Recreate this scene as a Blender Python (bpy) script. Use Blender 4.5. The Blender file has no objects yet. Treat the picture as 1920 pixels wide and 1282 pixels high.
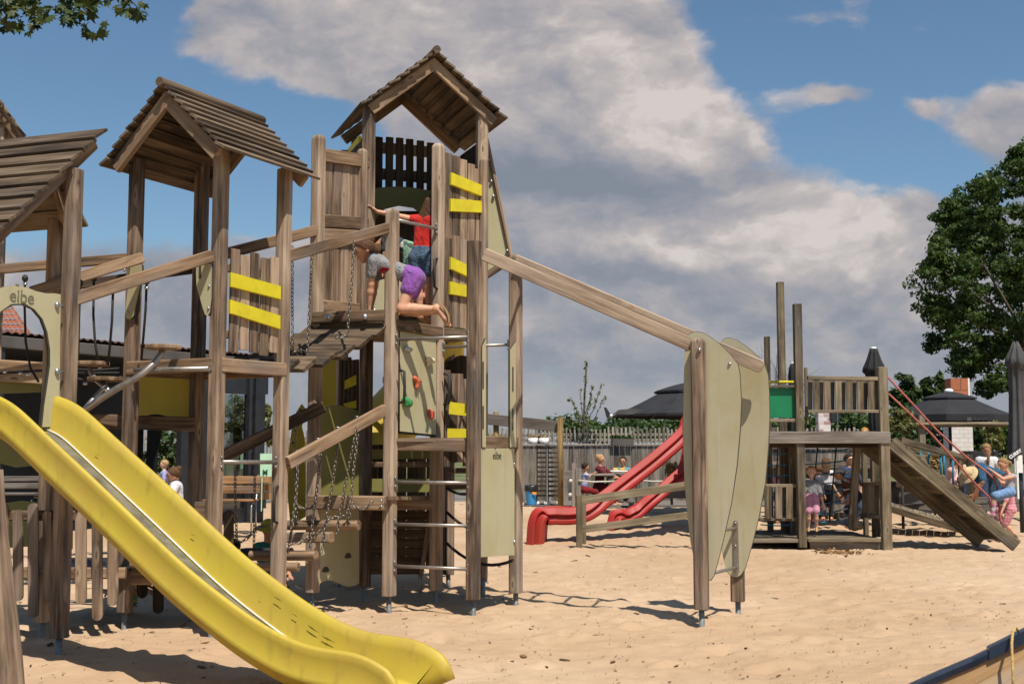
import bpy, bmesh, math, random
import numpy as np
from mathutils import Vector, Matrix, Quaternion, noise as mnoise
random.seed(7); RNG = np.random.RandomState(11)
S = bpy.context.scene
R = math.radians
V = Vector
# ---------------------------------------------------------------- camera
F_PX, HZ, CAMZ = 2293.0, 850.0, 1.5          # focal length in photo pixels, horizon row, eye height
PITCH = math.atan((HZ - 641.0) / F_PX)
cam_d = bpy.data.cameras.new('camera'); cam = bpy.data.objects.new('camera', cam_d)
S.collection.objects.link(cam); S.camera = cam
cam_d.sensor_width = 36.0; cam_d.lens = F_PX / 1920.0 * 36.0
cam_d.clip_start = 0.1; cam_d.clip_end = 6000
cam.location = (0, 0, CAMZ); cam.rotation_euler = (R(90) + PITCH, R(0.0), 0)
cam_d.dof.use_dof = True; cam_d.dof.focus_distance = 11.3; cam_d.dof.aperture_fstop = 7.1
# ---------------------------------------------------------------- sun, exposure
SUN = V((0.23, -0.50, 1.0)).normalized()
sun_d = bpy.data.lights.new('sun', 'SUN'); sun_d.energy = 3.6; sun_d.angle = R(0.55); sun_d.color = (1.0, 0.93, 0.83)
sun = bpy.data.objects.new('sun', sun_d); S.collection.objects.link(sun)
sun.rotation_euler = SUN.to_track_quat('Z', 'Y').to_euler(); sun.location = (8, -10, 30)
S.view_settings.view_transform = 'Standard'; S.view_settings.look = 'None'
S.view_settings.gamma = 1.0; S.view_settings.exposure = 0.74
# ---------------------------------------------------------------- world: clear sky with cumulus
class NT:
    """tiny helper to write node graphs as expressions"""
    def __init__(s, tree): s.t = tree; s.n = tree.nodes; s.l = tree.links
    def new(s, typ, **kw):
        n = s.n.new(typ)
        for k, v in kw.items(): setattr(n, k, v)
        return n
    def put(s, sock, val):
        if val is None: return
        if isinstance(val, bpy.types.NodeSocket): s.l.new(val, sock)
        else: sock.default_value = val
    def m(s, op, a, b=None, c=None, clamp=False):
        n = s.new('ShaderNodeMath', operation=op, use_clamp=clamp)
        s.put(n.inputs[0], a); s.put(n.inputs[1], b); s.put(n.inputs[2], c)
        return n.outputs[0]
    def vm(s, op, a, b=None, scale=None):
        n = s.new('ShaderNodeVectorMath', operation=op)
        s.put(n.inputs[0], a); s.put(n.inputs[1], b)
        if scale is not None: s.put(n.inputs['Scale'], scale)
        return n.outputs['Value'] if op in ('LENGTH', 'DOT_PRODUCT', 'DISTANCE') else n.outputs['Vector']
    def mix(s, f, a, b, blend='MIX'):
        n = s.new('ShaderNodeMix', data_type='RGBA', blend_type=blend); n.clamp_factor = True
        s.put(n.inputs[0], f); s.put(n.inputs[6], a); s.put(n.inputs[7], b)
        return n.outputs[2]
    def noise(s, vec, scale, detail=4, rough=0.55, dist=0.0, col=False):
        n = s.new('ShaderNodeTexNoise', noise_dimensions='3D')
        s.put(n.inputs['Vector'], vec); n.inputs['Scale'].default_value = scale; n.inputs['Detail'].default_value = detail
        n.inputs['Roughness'].default_value = rough; n.inputs['Distortion'].default_value = dist
        return n.outputs['Color'] if col else n.outputs['Fac']
    def ss(s, x, lo, hi, a=0.0, b=1.0, kind='SMOOTHSTEP'):
        n = s.new('ShaderNodeMapRange', interpolation_type=kind)
        s.put(n.inputs['Value'], x); n.inputs['From Min'].default_value = lo; n.inputs['From Max'].default_value = hi
        n.inputs['To Min'].default_value = a; n.inputs['To Max'].default_value = b
        return n.outputs[0]
    def xyz(s, x, y, z):
        n = s.new('ShaderNodeCombineXYZ'); s.put(n.inputs[0], x); s.put(n.inputs[1], y); s.put(n.inputs[2], z); return n.outputs[0]
    def sep(s, v):
        n = s.new('ShaderNodeSeparateXYZ'); s.put(n.inputs[0], v); return n.outputs
    def ramp(s, fac, stops):
        n = s.new('ShaderNodeValToRGB'); e = n.color_ramp.elements
        while len(e) < len(stops): e.new(0.5)
        for i, (p, c) in enumerate(stops): e[i].position = p; e[i].color = (c[0], c[1], c[2], 1)
        s.put(n.inputs[0], fac); return n.outputs[0]
def rgb(c): return (c[0], c[1], c[2], 1.0)

W_ = bpy.data.worlds.new('World'); S.world = W_; W_.use_nodes = True
def build_world():
    t = W_.node_tree; t.nodes.clear(); N = NT(t)
    out = N.new('ShaderNodeOutputWorld'); bg = N.new('ShaderNodeBackground')
    N.l.new(bg.outputs[0], out.inputs[0])
    sky = N.new('ShaderNodeTexSky', sky_type='NISHITA'); sky.sun_disc = False
    sky.sun_elevation = math.asin(SUN.z); sky.sun_rotation = math.atan2(SUN.x, SUN.y)
    sky.air_density = 1.0; sky.dust_density = 0.6; sky.ozone_density = 1.6
    tc = N.new('ShaderNodeTexCoord'); d = tc.outputs['Generated']
    x, y, z = N.sep(d)
    ys = N.m('MAXIMUM', N.m('ABSOLUTE', y), 0.08)
    az = N.m('DIVIDE', x, ys); el = N.m('DIVIDE', z, ys)          # slopes of the view direction: azimuth, elevation
    p = N.xyz(az, N.m('MULTIPLY', el, 1.55), N.m('MULTIPLY', y, 0.35))
    warp = N.vm('SCALE', N.vm('SUBTRACT', N.noise(p, 5.0, 5, 0.6, col=True), (0.5, 0.5, 0.5)), scale=0.10)
    pw = N.vm('ADD', p, warp)
    aw, ew, _ = N.sep(pw)
    def blob(u, v, ru, rv, amp):                                   # soft ellipse of cover, centre and radii in slopes
        ca, ce = (u - 960) / F_PX, (HZ - v) / F_PX * 1.55
        dx = N.m('MULTIPLY', N.m('SUBTRACT', aw, ca), F_PX / ru); dy = N.m('MULTIPLY', N.m('SUBTRACT', ew, ce), F_PX / (rv * 1.55))
        r2 = N.m('ADD', N.m('MULTIPLY', dx, dx), N.m('MULTIPLY', dy, dy))
        return N.m('MULTIPLY', N.m('POWER', 2.718, N.m('MULTIPLY', r2, -1.0)), amp)
    tot = None
    for b in CLOUD_BLOBS:
        g = blob(*b); tot = g if tot is None else N.m('ADD', tot, g)
    low = N.ss(el, (HZ - 600) / F_PX, (HZ - 320) / F_PX, 0.50, 0.0)   # the bank closes towards the horizon
    tot = N.m('ADD', tot, low)
    def heap(vec):                                                 # billowed cloud field
        a = N.noise(vec, 5.2, 9, 0.56); c = N.noise(vec, 15.0, 5, 0.55)
        bl = N.m('SUBTRACT', 1.0, N.m('ABSOLUTE', N.m('MULTIPLY', N.m('SUBTRACT', c, 0.5), 3.2)))
        return N.m('ADD', a, N.m('MULTIPLY', N.m('SUBTRACT', bl, 0.6), 0.11))
    n1 = heap(pw)
    dens = N.m('ADD', tot, N.m('MULTIPLY', N.m('SUBTRACT', n1, 0.5), 1.55))
    cover = N.m('MULTIPLY', N.ss(dens, 0.17, 0.50), N.ss(y, 0.02, 0.18))
    n2 = heap(N.vm('ADD', pw, (0.008, 0.034, 0.0)))                # a step towards the sun: lit tops, grey bases
    rel = N.m('SUBTRACT', n1, n2)
    n3 = N.noise(pw, 2.8, 4, 0.5)
    flat = N.ss(el, 0.02, 0.16, 1.0, 1.0)
    lightness = N.m('ADD', N.m('MULTIPLY', N.m('ADD', N.m('MULTIPLY', rel, 2.5), N.m('MULTIPLY', N.m('SUBTRACT', n3, 0.5), 1.0)), flat), 0.51)
    tl = None
    for b in CLOUD_SHADE:
        g = blob(*b); tl = g if tl is None else N.m('ADD', tl, g)
    lightness = N.m('ADD', lightness, tl)
    edge = N.ss(dens, 0.30, 0.70, 0.10, -0.03)                     # thin sunlit rims, thicker greyer hearts
    lightness = N.m('ADD', lightness, edge)
    ccol = N.ramp(lightness, [(0.0, (0.138, 0.152, 0.180)), (0.28, (0.170, 0.178, 0.206)), (0.55, (0.236, 0.224, 0.236)), (0.80, (0.315, 0.284, 0.274)), (1.0, (0.42, 0.375, 0.35))])
    skyc = N.vm('SCALE', sky.outputs[0], scale=SKY_STRENGTH)
    grade = N.vm('MULTIPLY', skyc, SKY_TINT)
    col = N.mix(N.m('MULTIPLY', cover, 0.93), grade, ccol)
    hz = N.ss(el, 0.0, 0.13, 0.55, 0.0)                           # milky air low over the horizon
    col = N.mix(hz, col, (0.168, 0.200, 0.244, 1))
    N.l.new(col, bg.inputs['Color']); bg.inputs['Strength'].default_value = 1.0
SKY_STRENGTH = 0.062
SKY_TINT = (0.80, 0.95, 0.99)
CLOUD_BLOBS = [
    (420, 20, 170, 85, 0.55), (640, 70, 260, 110, 0.62), (900, 90, 330, 130, 0.60), (1080, 330, 400, 230, 0.75), (1230, 200, 200, 120, 0.62), (1180, 20, 110, 90, 0.40),
    (1560, 430, 260, 105, 0.62), (1000, 560, 500, 120, 0.35), (230, 520, 420, 110, 0.30), (330, 75, 70, 40, 0.25),
    (1555, 172, 85, 30, 0.62), (1905, 235, 80, 110, 0.62), (1762, 186, 45, 26, 0.42), (1820, 430, 200, 110, 0.40), (1720, 240, 110, 40, 0.22), (1500, 20, 150, 26, 0.26), (1760, 30, 50, 24, 0.20),
    (180, 250, 330, 150, -0.75), (540, 290, 120, 120, -0.55), (1640, 275, 190, 62, -0.40), (1430, 110, 130, 90, -0.45), (1800, 100, 200, 70, -0.40), (1800, 330, 60, 30, -0.3)]
CLOUD_SHADE = [
    (650, 70, 260, 60, -0.02), (960, 30, 120, 50, 0.16), (1000, 310, 190, 60, -0.28), (1110, 150, 60, 40, -0.26), (1265, 200, 120, 60, 0.34), (1230, 270, 190, 40, 0.22), (1150, 345, 300, 30, -0.42),
    (1590, 425, 170, 60, 0.62), (1500, 352, 170, 22, 0.40), (1330, 470, 60, 30, 0.25), (1250, 455, 40, 20, 0.2), (1000, 460, 180, 36, 0.20), (1200, 520, 420, 26, -0.24), (1300, 590, 260, 24, 0.10), (1150, 20, 110, 60, 0.22), (1540, 165, 80, 26, 0.10), (300, 440, 260, 60, -0.03)]
build_world()
# ---------------------------------------------------------------- pixel helpers: a photo point at a known distance becomes a place in metres
SP, CP = math.sin(PITCH), math.cos(PITCH)
def ray(u, v):
    a = (u - 960.0) / F_PX; b = (641.0 - v) / F_PX
    return V((a, CP - b * SP, SP + b * CP))
def W(u, v, Y):
    r = ray(u, v); k = Y / r.y
    return V((r.x * k, Y, CAMZ + r.z * k))
def ZV(v, Y): return W(960, v, Y).z
def XU(u, v, Y): return W(u, v, Y).x
def GP(u, v, z=0.0):                                               # where a photo point meets the ground height z
    r = ray(u, v); k = (z - CAMZ) / r.z
    return V((r.x * k, r.y * k, z))
def WP(u, v, P0, d):                                               # where a photo point meets the vertical plane through P0 along d
    n = V((-d.y, d.x, 0)); r = ray(u, v); k = n.dot(V((P0.x, P0.y, 0))) / n.dot(V((r.x, r.y, 0)))
    return V((r.x * k, r.y * k, CAMZ + r.z * k))
# ---------------------------------------------------------------- objects, tags
def tag(o, label=None, cat=None, group=None, kind=None):
    if label: o['label'] = label
    if cat: o['category'] = cat
    if group: o['group'] = group
    if kind: o['kind'] = kind
    return o
def thing(name, label, cat, loc, group=None):
    o = bpy.data.objects.new(name, None); S.collection.objects.link(o); o.location = loc; o.empty_display_size = 0.1
    return tag(o, label, cat, group)
def wloc(o):
    p = V((0, 0, 0))
    while o is not None: p = p + o.location; o = o.parent
    return p
def Zv(z=1.0): return V((0, 0, z))
def perp(d):
    d = d.normalized(); a = V((0, 0, 1)) if abs(d.z) < 0.9 else V((1, 0, 0))
    x = d.cross(a).normalized(); return x, d.cross(x).normalized()

class MB:
    """collects shapes in world metres and links them as ONE mesh object"""
    def __init__(s): s.v = []; s.f = []; s.uv = []; s.tint = []; s.mi = []; s.sm = []
    def face(s, idx, uvs, tint, mi=0, smooth=False):
        s.f.append(idx); s.uv.append(uvs); s.tint.append(tint); s.mi.append(mi); s.sm.append(smooth)
    def loft(s, rings, closed=True, caps=True, mi=0, smooth=False, tint=None, uvo=None, ulen=None):
        """rings: lists of equal length of points"""
        tint = random.random() if tint is None else tint
        uo = (random.uniform(0, 50), random.uniform(0, 50)) if uvo is None else uvo
        n = len(rings[0]); base = len(s.v)
        per = [0.0]
        for i in range(n): per.append(per[-1] + (rings[0][(i + 1) % n] - rings[0][i]).length)
        L = [0.0]
        for k in range(1, len(rings)):
            c0 = sum(rings[k - 1], V((0, 0, 0))) / n; c1 = sum(rings[k], V((0, 0, 0))) / n
            L.append(L[-1] + (c1 - c0).length)
        for r in rings: s.v.extend([tuple(p) for p in r])
        m = n if closed else n - 1
        for k in range(len(rings) - 1):
            for i in range(m):
                j = (i + 1) % n
                s.face((base + k * n + i, base + k * n + j, base + (k + 1) * n + j, base + (k + 1) * n + i),
                       ((uo[0] + L[k], uo[1] + per[i]), (uo[0] + L[k], uo[1] + per[i + 1]), (uo[0] + L[k + 1], uo[1] + per[i + 1]), (uo[0] + L[k + 1], uo[1] + per[i])), tint, mi, smooth)
        if caps and closed:
            for k, rev in ((0, True), (len(rings) - 1, False)):
                idx = [base + k * n + i for i in range(n)]
                c = sum(rings[k], V((0, 0, 0))) / n; x, y = perp(rings[-1][0] - rings[0][0] + V((1e-6, 0, 1e-6)))
                uv = [(uo[0] + (p - c).dot(x) * 0.3, uo[1] + 7 + (p - c).dot(y)) for p in rings[k]]
                if rev: idx = idx[::-1]; uv = uv[::-1]
                s.face(tuple(idx), tuple(uv), tint * 0.8, mi, False)
    def bar(s, p0, p1, w, t, side=None, ch=0.012, mi=0, tint=None, dome=0.0, taper=None, cav=True):
        """timber of section w (along side) x t with eased edges; dome rounds the far end"""
        p0 = V(p0); p1 = V(p1); d = (p1 - p0); L = d.length; d = d / max(L, 1e-9)
        if side is None: x, y = perp(d)
        else:
            x = V(side); x = (x - d * x.dot(d)).normalized(); y = d.cross(x).normalized()
        a, b = w / 2, t / 2; c = min(ch, a * 0.9, b * 0.9)
        prof = [(-a + c, -b), (a - c, -b), (a, -b + c), (a, b - c), (a - c, b), (-a + c, b), (-a, b - c), (-a, -b + c)] if c > 0.0015 else [(-a, -b), (a, -b), (a, b), (-a, b)]
        def ring(o, k=1.0, ky=None): return [o + x * (q[0] * k) + y * (q[1] * (k if ky is None else ky)) for q in prof]
        rings = [ring(p0, 0.94 if cav else 1.0), ring(p0 + d * min(0.006, L * 0.1))] if cav else [ring(p0)]
        if taper: rings.append(ring(p0 + d * L * 0.5, (1 + taper) / 2))
        k1 = taper if taper else 1.0
        if dome > 0:
            for q in range(6):
                an = q / 5 * 1.35
                rings.append(ring(p1 - d * dome + d * (dome * math.sin(an)), k1 * max(0.16, math.cos(an) ** 0.8)))
        else:
            rings.append(ring(p1 - d * min(0.006, L * 0.1), k1))
            rings.append(ring(p1, k1 * 0.94 if cav else k1))
        s.loft(rings, mi=mi, tint=tint)
    def tube(s, pts, r, n=10, mi=0, smooth=True, tint=None, caps=True, r1=None):
        pts = [V(p) for p in pts]; rings = []; x = None
        for i, p in enumerate(pts):
            d = (pts[min(i + 1, len(pts) - 1)] - pts[max(i - 1, 0)])
            if d.length < 1e-9: d = V((0, 0, 1))
            d.normalize()
            if x is None: x, _ = perp(d)
            x = (x - d * x.dot(d))
            if x.length < 1e-6: x, _ = perp(d)
            x.normalize(); y = d.cross(x)
            rr = r if r1 is None else r + (r1 - r) * i / max(1, len(pts) - 1)
            if callable(r): rr = r(i / max(1, len(pts) - 1))
            rings.append([p + (x * math.cos(a) + y * math.sin(a)) * rr for a in [2 * math.pi * k / n for k in range(n)]])
        s.loft(rings, mi=mi, smooth=smooth, tint=tint, caps=caps)
    def plate(s, pts, th, nrm, mi=0, tint=None, rot=False, emi=None):
        """flat outline (world points, any shape) given thickness th along nrm (centred)"""
        tint = random.random() if tint is None else tint
        nrm = V(nrm).normalized(); pts = [V(p) for p in pts]; n = len(pts); base = len(s.v)
        up = V((0, 0, 1)) if abs(nrm.z) < 0.8 else V((0, 1, 0))
        x = up.cross(nrm).normalized(); y = nrm.cross(x)
        uo = (random.uniform(0, 50), random.uniform(0, 50))
        uvf = [(uo[0] + p.dot(y), uo[1] + p.dot(x)) for p in pts] if not rot else [(uo[0] + p.dot(x), uo[1] + p.dot(y)) for p in pts]
        ar = sum((pts[i].cross(pts[(i + 1) % n])).dot(nrm) for i in range(n))
        if ar < 0: pts = pts[::-1]; uvf = uvf[::-1]
        s.v.extend([tuple(p + nrm * th / 2) for p in pts]); s.v.extend([tuple(p - nrm * th / 2) for p in pts])
        s.face(tuple(range(base, base + n)), tuple(uvf), tint, mi)
        s.face(tuple(range(base + 2 * n - 1, base + n - 1, -1)), tuple(uvf[::-1]), tint, mi)
        for i in range(n):
            j = (i + 1) % n
            s.face((base + i, base + n + i, base + n + j, base + j), (uvf[i], (uvf[i][0] + th, uvf[i][1]), (uvf[j][0] + th, uvf[j][1]), uvf[j]), tint * 0.8, mi if emi is None else emi)
    def slab(s, c, th, mi=0, tint=None):
        """board with top corners c0..c3 (c0->c1 along the grain), thickness th below"""
        tint = random.random() if tint is None else tint
        c = [V(p) for p in c]; nrm = (c[1] - c[0]).cross(c[3] - c[0]).normalized()
        if nrm.z < 0: nrm = -nrm
        base = len(s.v); uo = (random.uniform(0, 50), random.uniform(0, 50))
        L = (c[1] - c[0]).length; w = (c[3] - c[0]).length
        s.v.extend([tuple(p) for p in c]); s.v.extend([tuple(p - nrm * th) for p in c])
        uv = [(uo[0], uo[1]), (uo[0] + L, uo[1]), (uo[0] + L, uo[1] + w), (uo[0], uo[1] + w)]
        s.face((base, base + 1, base + 2, base + 3), uv, tint, mi); s.face((base + 7, base + 6, base + 5, base + 4), uv[::-1], tint, mi)
        for i in range(4):
            j = (i + 1) % 4
            if i % 2 == 0: q = [uv[i], uv[j], (uv[j][0], uv[j][1] + th), (uv[i][0], uv[i][1] + th)]
            else: q = [uv[i], uv[j], (uv[j][0] + th * 0.3, uv[j][1]), (uv[i][0] + th * 0.3, uv[i][1])]
            s.face((base + j, base + i, base + 4 + i, base + 4 + j), (q[1], q[0], q[3], q[2]), tint, mi)
    def ball(s, c, r, n=8, sc=(1, 1, 1), mi=0, tint=None):
        c = V(c); rings = []
        for k in range(n + 1):
            a = math.pi * k / n; rr = max(math.sin(a), 0.02)
            rings.append([c + V((rr * math.cos(b) * r * sc[0], rr * math.sin(b) * r * sc[1], -math.cos(a) * r * sc[2])) for b in [2 * math.pi * q / (n + 4) for q in range(n + 4)]])
        s.loft(rings, mi=mi, smooth=True, tint=tint)
    def build_each(s, name, mats, parent=None):
        """every separate piece becomes an object of its own"""
        n = len(s.v); lab = list(range(n))
        def find(a):
            while lab[a] != a: lab[a] = lab[lab[a]]; a = lab[a]
            return a
        for f in s.f:
            for q in f[1:]: lab[find(q)] = find(f[0])
        groups = {}
        for i, f in enumerate(s.f): groups.setdefault(find(f[0]), []).append(i)
        out = []
        for g in groups.values():
            m = MB(); mp = {}
            for i in g:
                idx = []
                for q in s.f[i]:
                    if q not in mp: mp[q] = len(m.v); m.v.append(s.v[q])
                    idx.append(mp[q])
                m.face(tuple(idx), s.uv[i], s.tint[i], s.mi[i], s.sm[i])
            out.append(m.build(name, mats, parent))
        return out
    def raw(s, verts, faces, tint=None, mi=0, smooth=False):
        tint = random.random() if tint is None else tint
        b = len(s.v); s.v.extend([tuple(p) for p in verts])
        for f in faces: s.face(tuple(b + i for i in f), tuple((verts[i][0], verts[i][2]) for i in f), tint, mi, smooth)
    def build(s, name, mats, parent=None, loc=None, recalc=True):
        if not isinstance(mats, (list, tuple)): mats = [mats]
        off = wloc(parent) if parent is not None else V(loc if loc is not None else (0, 0, 0))
        me = bpy.data.meshes.new(name)
        me.from_pydata([(p[0] - off.x, p[1] - off.y, p[2] - off.z) for p in s.v], [], s.f)
        uvl = me.uv_layers.new(name='UVMap'); at = me.attributes.new('tint', 'FLOAT', 'FACE')
        at.data.foreach_set('value', [float(x) for x in s.tint])
        flat = [c for u in s.uv for q in u for c in q]; uvl.data.foreach_set('uv', flat)
        me.polygons.foreach_set('material_index', s.mi); me.polygons.foreach_set('use_smooth', s.sm)
        for m in mats: me.materials.append(m)
        if recalc:
            bm = bmesh.new(); bm.from_mesh(me); bmesh.ops.recalc_face_normals(bm, faces=bm.faces); bm.to_mesh(me); bm.free()
        me.update()
        o = bpy.data.objects.new(name, me); S.collection.objects.link(o)
        if parent is not None: o.parent = parent
        else: o.location = off
        return o
# ---------------------------------------------------------------- materials (all procedural)
def new_mat(name):
    m = bpy.data.materials.new(name); m.use_nodes = True; t = m.node_tree; t.nodes.clear(); N = NT(t)
    o = N.new('ShaderNodeOutputMaterial'); b = N.new('ShaderNodeBsdfPrincipled'); N.l.new(b.outputs[0], o.inputs[0])
    return m, N, b, o
def bump(N, b, h, strength=0.3, dist=0.01):
    n = N.new('ShaderNodeBump'); n.inputs['Strength'].default_value = strength; n.inputs['Distance'].default_value = dist
    N.put(n.inputs['Height'], h); N.l.new(n.outputs[0], b.inputs['Normal'])
def mat_wood(name, dark, mid, light, knots=True, rough=0.82, var=0.55, green=0.0, streak=1.0):
    m, N, b, o = new_mat(name)
    uv = N.new('ShaderNodeUVMap'); uv.uv_map = 'UVMap'
    u, v, _ = N.sep(uv.outputs[0])
    wob = N.noise(uv.outputs[0], 1.6, 2)
    vv = N.m('ADD', v, N.m('MULTIPLY', wob, 0.03))
    kv = N.xyz(N.m('MULTIPLY', u, 2.1), N.m('MULTIPLY', v, 8.0), 0.0)
    vo = N.new('ShaderNodeTexVoronoi', feature='F1', distance='EUCLIDEAN'); N.put(vo.inputs['Vector'], kv); vo.inputs['Scale'].default_value = 1.0
    kd = vo.outputs['Distance']; kc = N.sep(vo.outputs['Color'])[0]
    on = N.m('GREATER_THAN', kc, 0.52)
    near = N.m('MULTIPLY', N.ss(kd, 0.03, 0.34, 1.0, 0.0), on)
    g1 = N.noise(N.xyz(N.m('MULTIPLY', u, 1.3), N.m('ADD', N.m('MULTIPLY', vv, 26.0), N.m('MULTIPLY', near, 1.6)), 0.0), 1.0, 5, 0.6)
    g2 = N.noise(N.xyz(N.m('MULTIPLY', u, 5.0), N.m('MULTIPLY', vv, 150.0), 3.0), 1.0, 3, 0.6)
    g3 = N.noise(N.xyz(N.m('MULTIPLY', u, 1.1), N.m('MULTIPLY', v, 4.0), 9.0), 1.0, 3)
    at = N.new('ShaderNodeAttribute'); at.attribute_name = 'tint'; tn = at.outputs['Fac']
    f = N.m('ADD', N.m('MULTIPLY', N.m('SUBTRACT', g1, 0.5), 1.5 * streak), N.m('ADD', N.m('MULTIPLY', N.m('SUBTRACT', g2, 0.5), 0.40 * streak), N.m('MULTIPLY', N.m('SUBTRACT', g3, 0.5), 1.25)))
    f = N.m('ADD', f, N.m('ADD', 0.5, N.m('MULTIPLY', N.m('SUBTRACT', tn, 0.5), var)))
    col = N.ramp(f, [(0.12, dark), (0.48, mid), (0.88, light)])
    if knots:
        ring = N.m('MULTIPLY', N.ss(kd, 0.05, 0.11, 1.0, 0.0), on)
        halo = N.m('MULTIPLY', N.m('MULTIPLY', N.ss(kd, 0.10, 0.26, 1.0, 0.0), on), 0.35)
        col = N.mix(halo, col, rgb([min(1, c * 1.25) for c in light])); col = N.mix(N.m('MULTIPLY', ring, 0.75), col, rgb([c * 0.55 for c in dark]))
    if green > 0:
        gm = N.m('MULTIPLY', N.ss(N.noise(uv.outputs[0], 2.2, 4), 0.48, 0.72), green)
        col = N.mix(gm, col, (0.075, 0.078, 0.038, 1))
    grey = N.ss(N.noise(N.xyz(N.m('MULTIPLY', u, 0.8), N.m('MULTIPLY', v, 3.0), 33.0), 1.0, 4, 0.6), 0.48, 0.72, 0.0, 0.5)
    lum = [0.33 * sum(mid)] * 3; col = N.mix(grey, col, (lum[0] * 1.12, lum[0] * 1.02, lum[0] * 0.95, 1))
    crack = N.ss(N.noise(N.xyz(N.m('MULTIPLY', u, 0.9), N.m('MULTIPLY', vv, 60.0), 21.0), 1.0, 2), 0.70, 0.76)
    col = N.mix(N.m('MULTIPLY', crack, 0.6), col, rgb([c * 0.3 for c in dark]))
    N.put(b.inputs['Base Color'], col); b.inputs['Roughness'].default_value = rough; b.inputs['Specular IOR Level'].default_value = 0.25
    bump(N, b, N.m('SUBTRACT', N.m('ADD', g1, N.m('MULTIPLY', g2, 0.5)), N.m('MULTIPLY', crack, 0.8)), 0.45, 0.004)
    return m
def mat_plain(name, col, rough=0.6, var=0.12, scale=6.0, metal=0.0, spec=0.5, col2=None, bumpy=0.0, bscale=60.0, coat=0.0, detail=4):
    m, N, b, o = new_mat(name)
    tc = N.new('ShaderNodeTexCoord'); n = N.noise(tc.outputs['Object'], scale, detail, 0.6)
    c2 = col2 if col2 else [max(0, c * (1 - 2.2 * var)) for c in col]; c1 = [min(1, c * (1 + var)) for c in col]
    N.put(b.inputs['Base Color'], N.ramp(n, [(0.28, c2), (0.62, c1)]))
    N.put(b.inputs['Roughness'], N.m('ADD', N.m('MULTIPLY', N.m('SUBTRACT', n, 0.5), 0.25), rough))
    b.inputs['Metallic'].default_value = metal; b.inputs['Specular IOR Level'].default_value = spec; b.inputs['Coat Weight'].default_value = coat
    if bumpy > 0: bump(N, b, N.noise(tc.outputs['Object'], bscale, 3), bumpy, 0.004)
    return m
def mat_hpl(name, col, col2):
    m, N, b, o = new_mat(name); tc = N.new('ShaderNodeTexCoord'); p = tc.outputs['Object']
    big = N.noise(p, 1.6, 5, 0.6); run = N.noise(N.vm('MULTIPLY', p, (16, 16, 0.9)), 1.0, 4, 0.6); fine = N.noise(p, 240, 2); scr = N.noise(N.vm('MULTIPLY', p, (60, 60, 6)), 1.0, 3)
    c = N.mix(N.ss(big, 0.38, 0.70), rgb(col), rgb(col2)); c = N.mix(N.ss(run, 0.52, 0.78, 0.0, 0.45), c, rgb([q * .72 for q in col2]))
    c = N.mix(N.ss(scr, 0.68, 0.74, 0.0, 0.35), c, rgb([min(1, q * 1.25) for q in col])); c = N.mix(N.ss(fine, 0.4, 0.6, 0.0, 0.12), c, rgb([q * .7 for q in col]))
    N.put(b.inputs['Base Color'], c); N.put(b.inputs['Roughness'], N.m('ADD', 0.38, N.m('MULTIPLY', run, 0.3))); b.inputs['Specular IOR Level'].default_value = 0.35
    bump(N, b, fine, 0.06, 0.002); return m
def mat_fabric(name, col, var=0.1, scale=9.0, pattern=None):
    m, N, b, o = new_mat(name)
    tc = N.new('ShaderNodeTexCoord'); n = N.noise(tc.outputs['Object'], scale, 4)
    c = N.ramp(n, [(0.3, [q * (1 - var) for q in col]), (0.7, [min(1, q * (1 + var)) for q in col])])
    if pattern: c = pattern(N, tc, c)
    N.put(b.inputs['Base Color'], c); b.inputs['Roughness'].default_value = 0.9; b.inputs['Specular IOR Level'].default_value = 0.15
    b.inputs['Sheen Weight'].default_value = 0.15
    fo = N.noise(N.vm('MULTIPLY', tc.outputs['Object'], (17, 17, 8)), 1.0, 3, 0.5, 0.8); bump(N, b, N.m('ADD', N.noise(tc.outputs['Object'], 60, 3), N.m('MULTIPLY', fo, 3.0)), 0.8, 0.014)
    return m
def mat_leaf(name, c1, c2, c3, trans=0.35):
    m = bpy.data.materials.new(name); m.use_nodes = True; t = m.node_tree; t.nodes.clear(); N = NT(t)
    o = N.new('ShaderNodeOutputMaterial'); b = N.new('ShaderNodeBsdfPrincipled'); tr = N.new('ShaderNodeBsdfTranslucent'); mx = N.new('ShaderNodeMixShader')
    at = N.new('ShaderNodeAttribute'); at.attribute_name = 'tint'
    col = N.ramp(at.outputs['Fac'], [(0.0, c1), (0.5, c2), (1.0, c3)])
    N.put(b.inputs['Base Color'], col); b.inputs['Roughness'].default_value = 0.55; b.inputs['Specular IOR Level'].default_value = 0.3
    N.put(tr.inputs['Color'], N.vm('MULTIPLY', col, (1.3, 1.45, 0.6))); mx.inputs[0].default_value = trans
    N.l.new(b.outputs[0], mx.inputs[1]); N.l.new(tr.outputs[0], mx.inputs[2]); N.l.new(mx.outputs[0], o.inputs[0])
    return m
M = {}
M['post'] = mat_wood('weathered_post_wood', (0.064, 0.043, 0.031), (0.230, 0.158, 0.106), (0.424, 0.319, 0.229))
M['plank'] = mat_wood('weathered_plank_wood', (0.062, 0.041, 0.027), (0.219, 0.144, 0.092), (0.401, 0.288, 0.198), var=0.55)
M['roof'] = mat_wood('roof_board_wood', (0.030, 0.020, 0.013), (0.104, 0.070, 0.042), (0.206, 0.150, 0.100), var=0.5)
M['beam'] = mat_wood('beam_wood', (0.055, 0.034, 0.019), (0.205, 0.128, 0.074), (0.370, 0.253, 0.158), var=0.4)
M['deck'] = mat_wood('deck_wood', (0.043, 0.028, 0.017), (0.161, 0.103, 0.061), (0.286, 0.200, 0.130), var=0.5)
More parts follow.
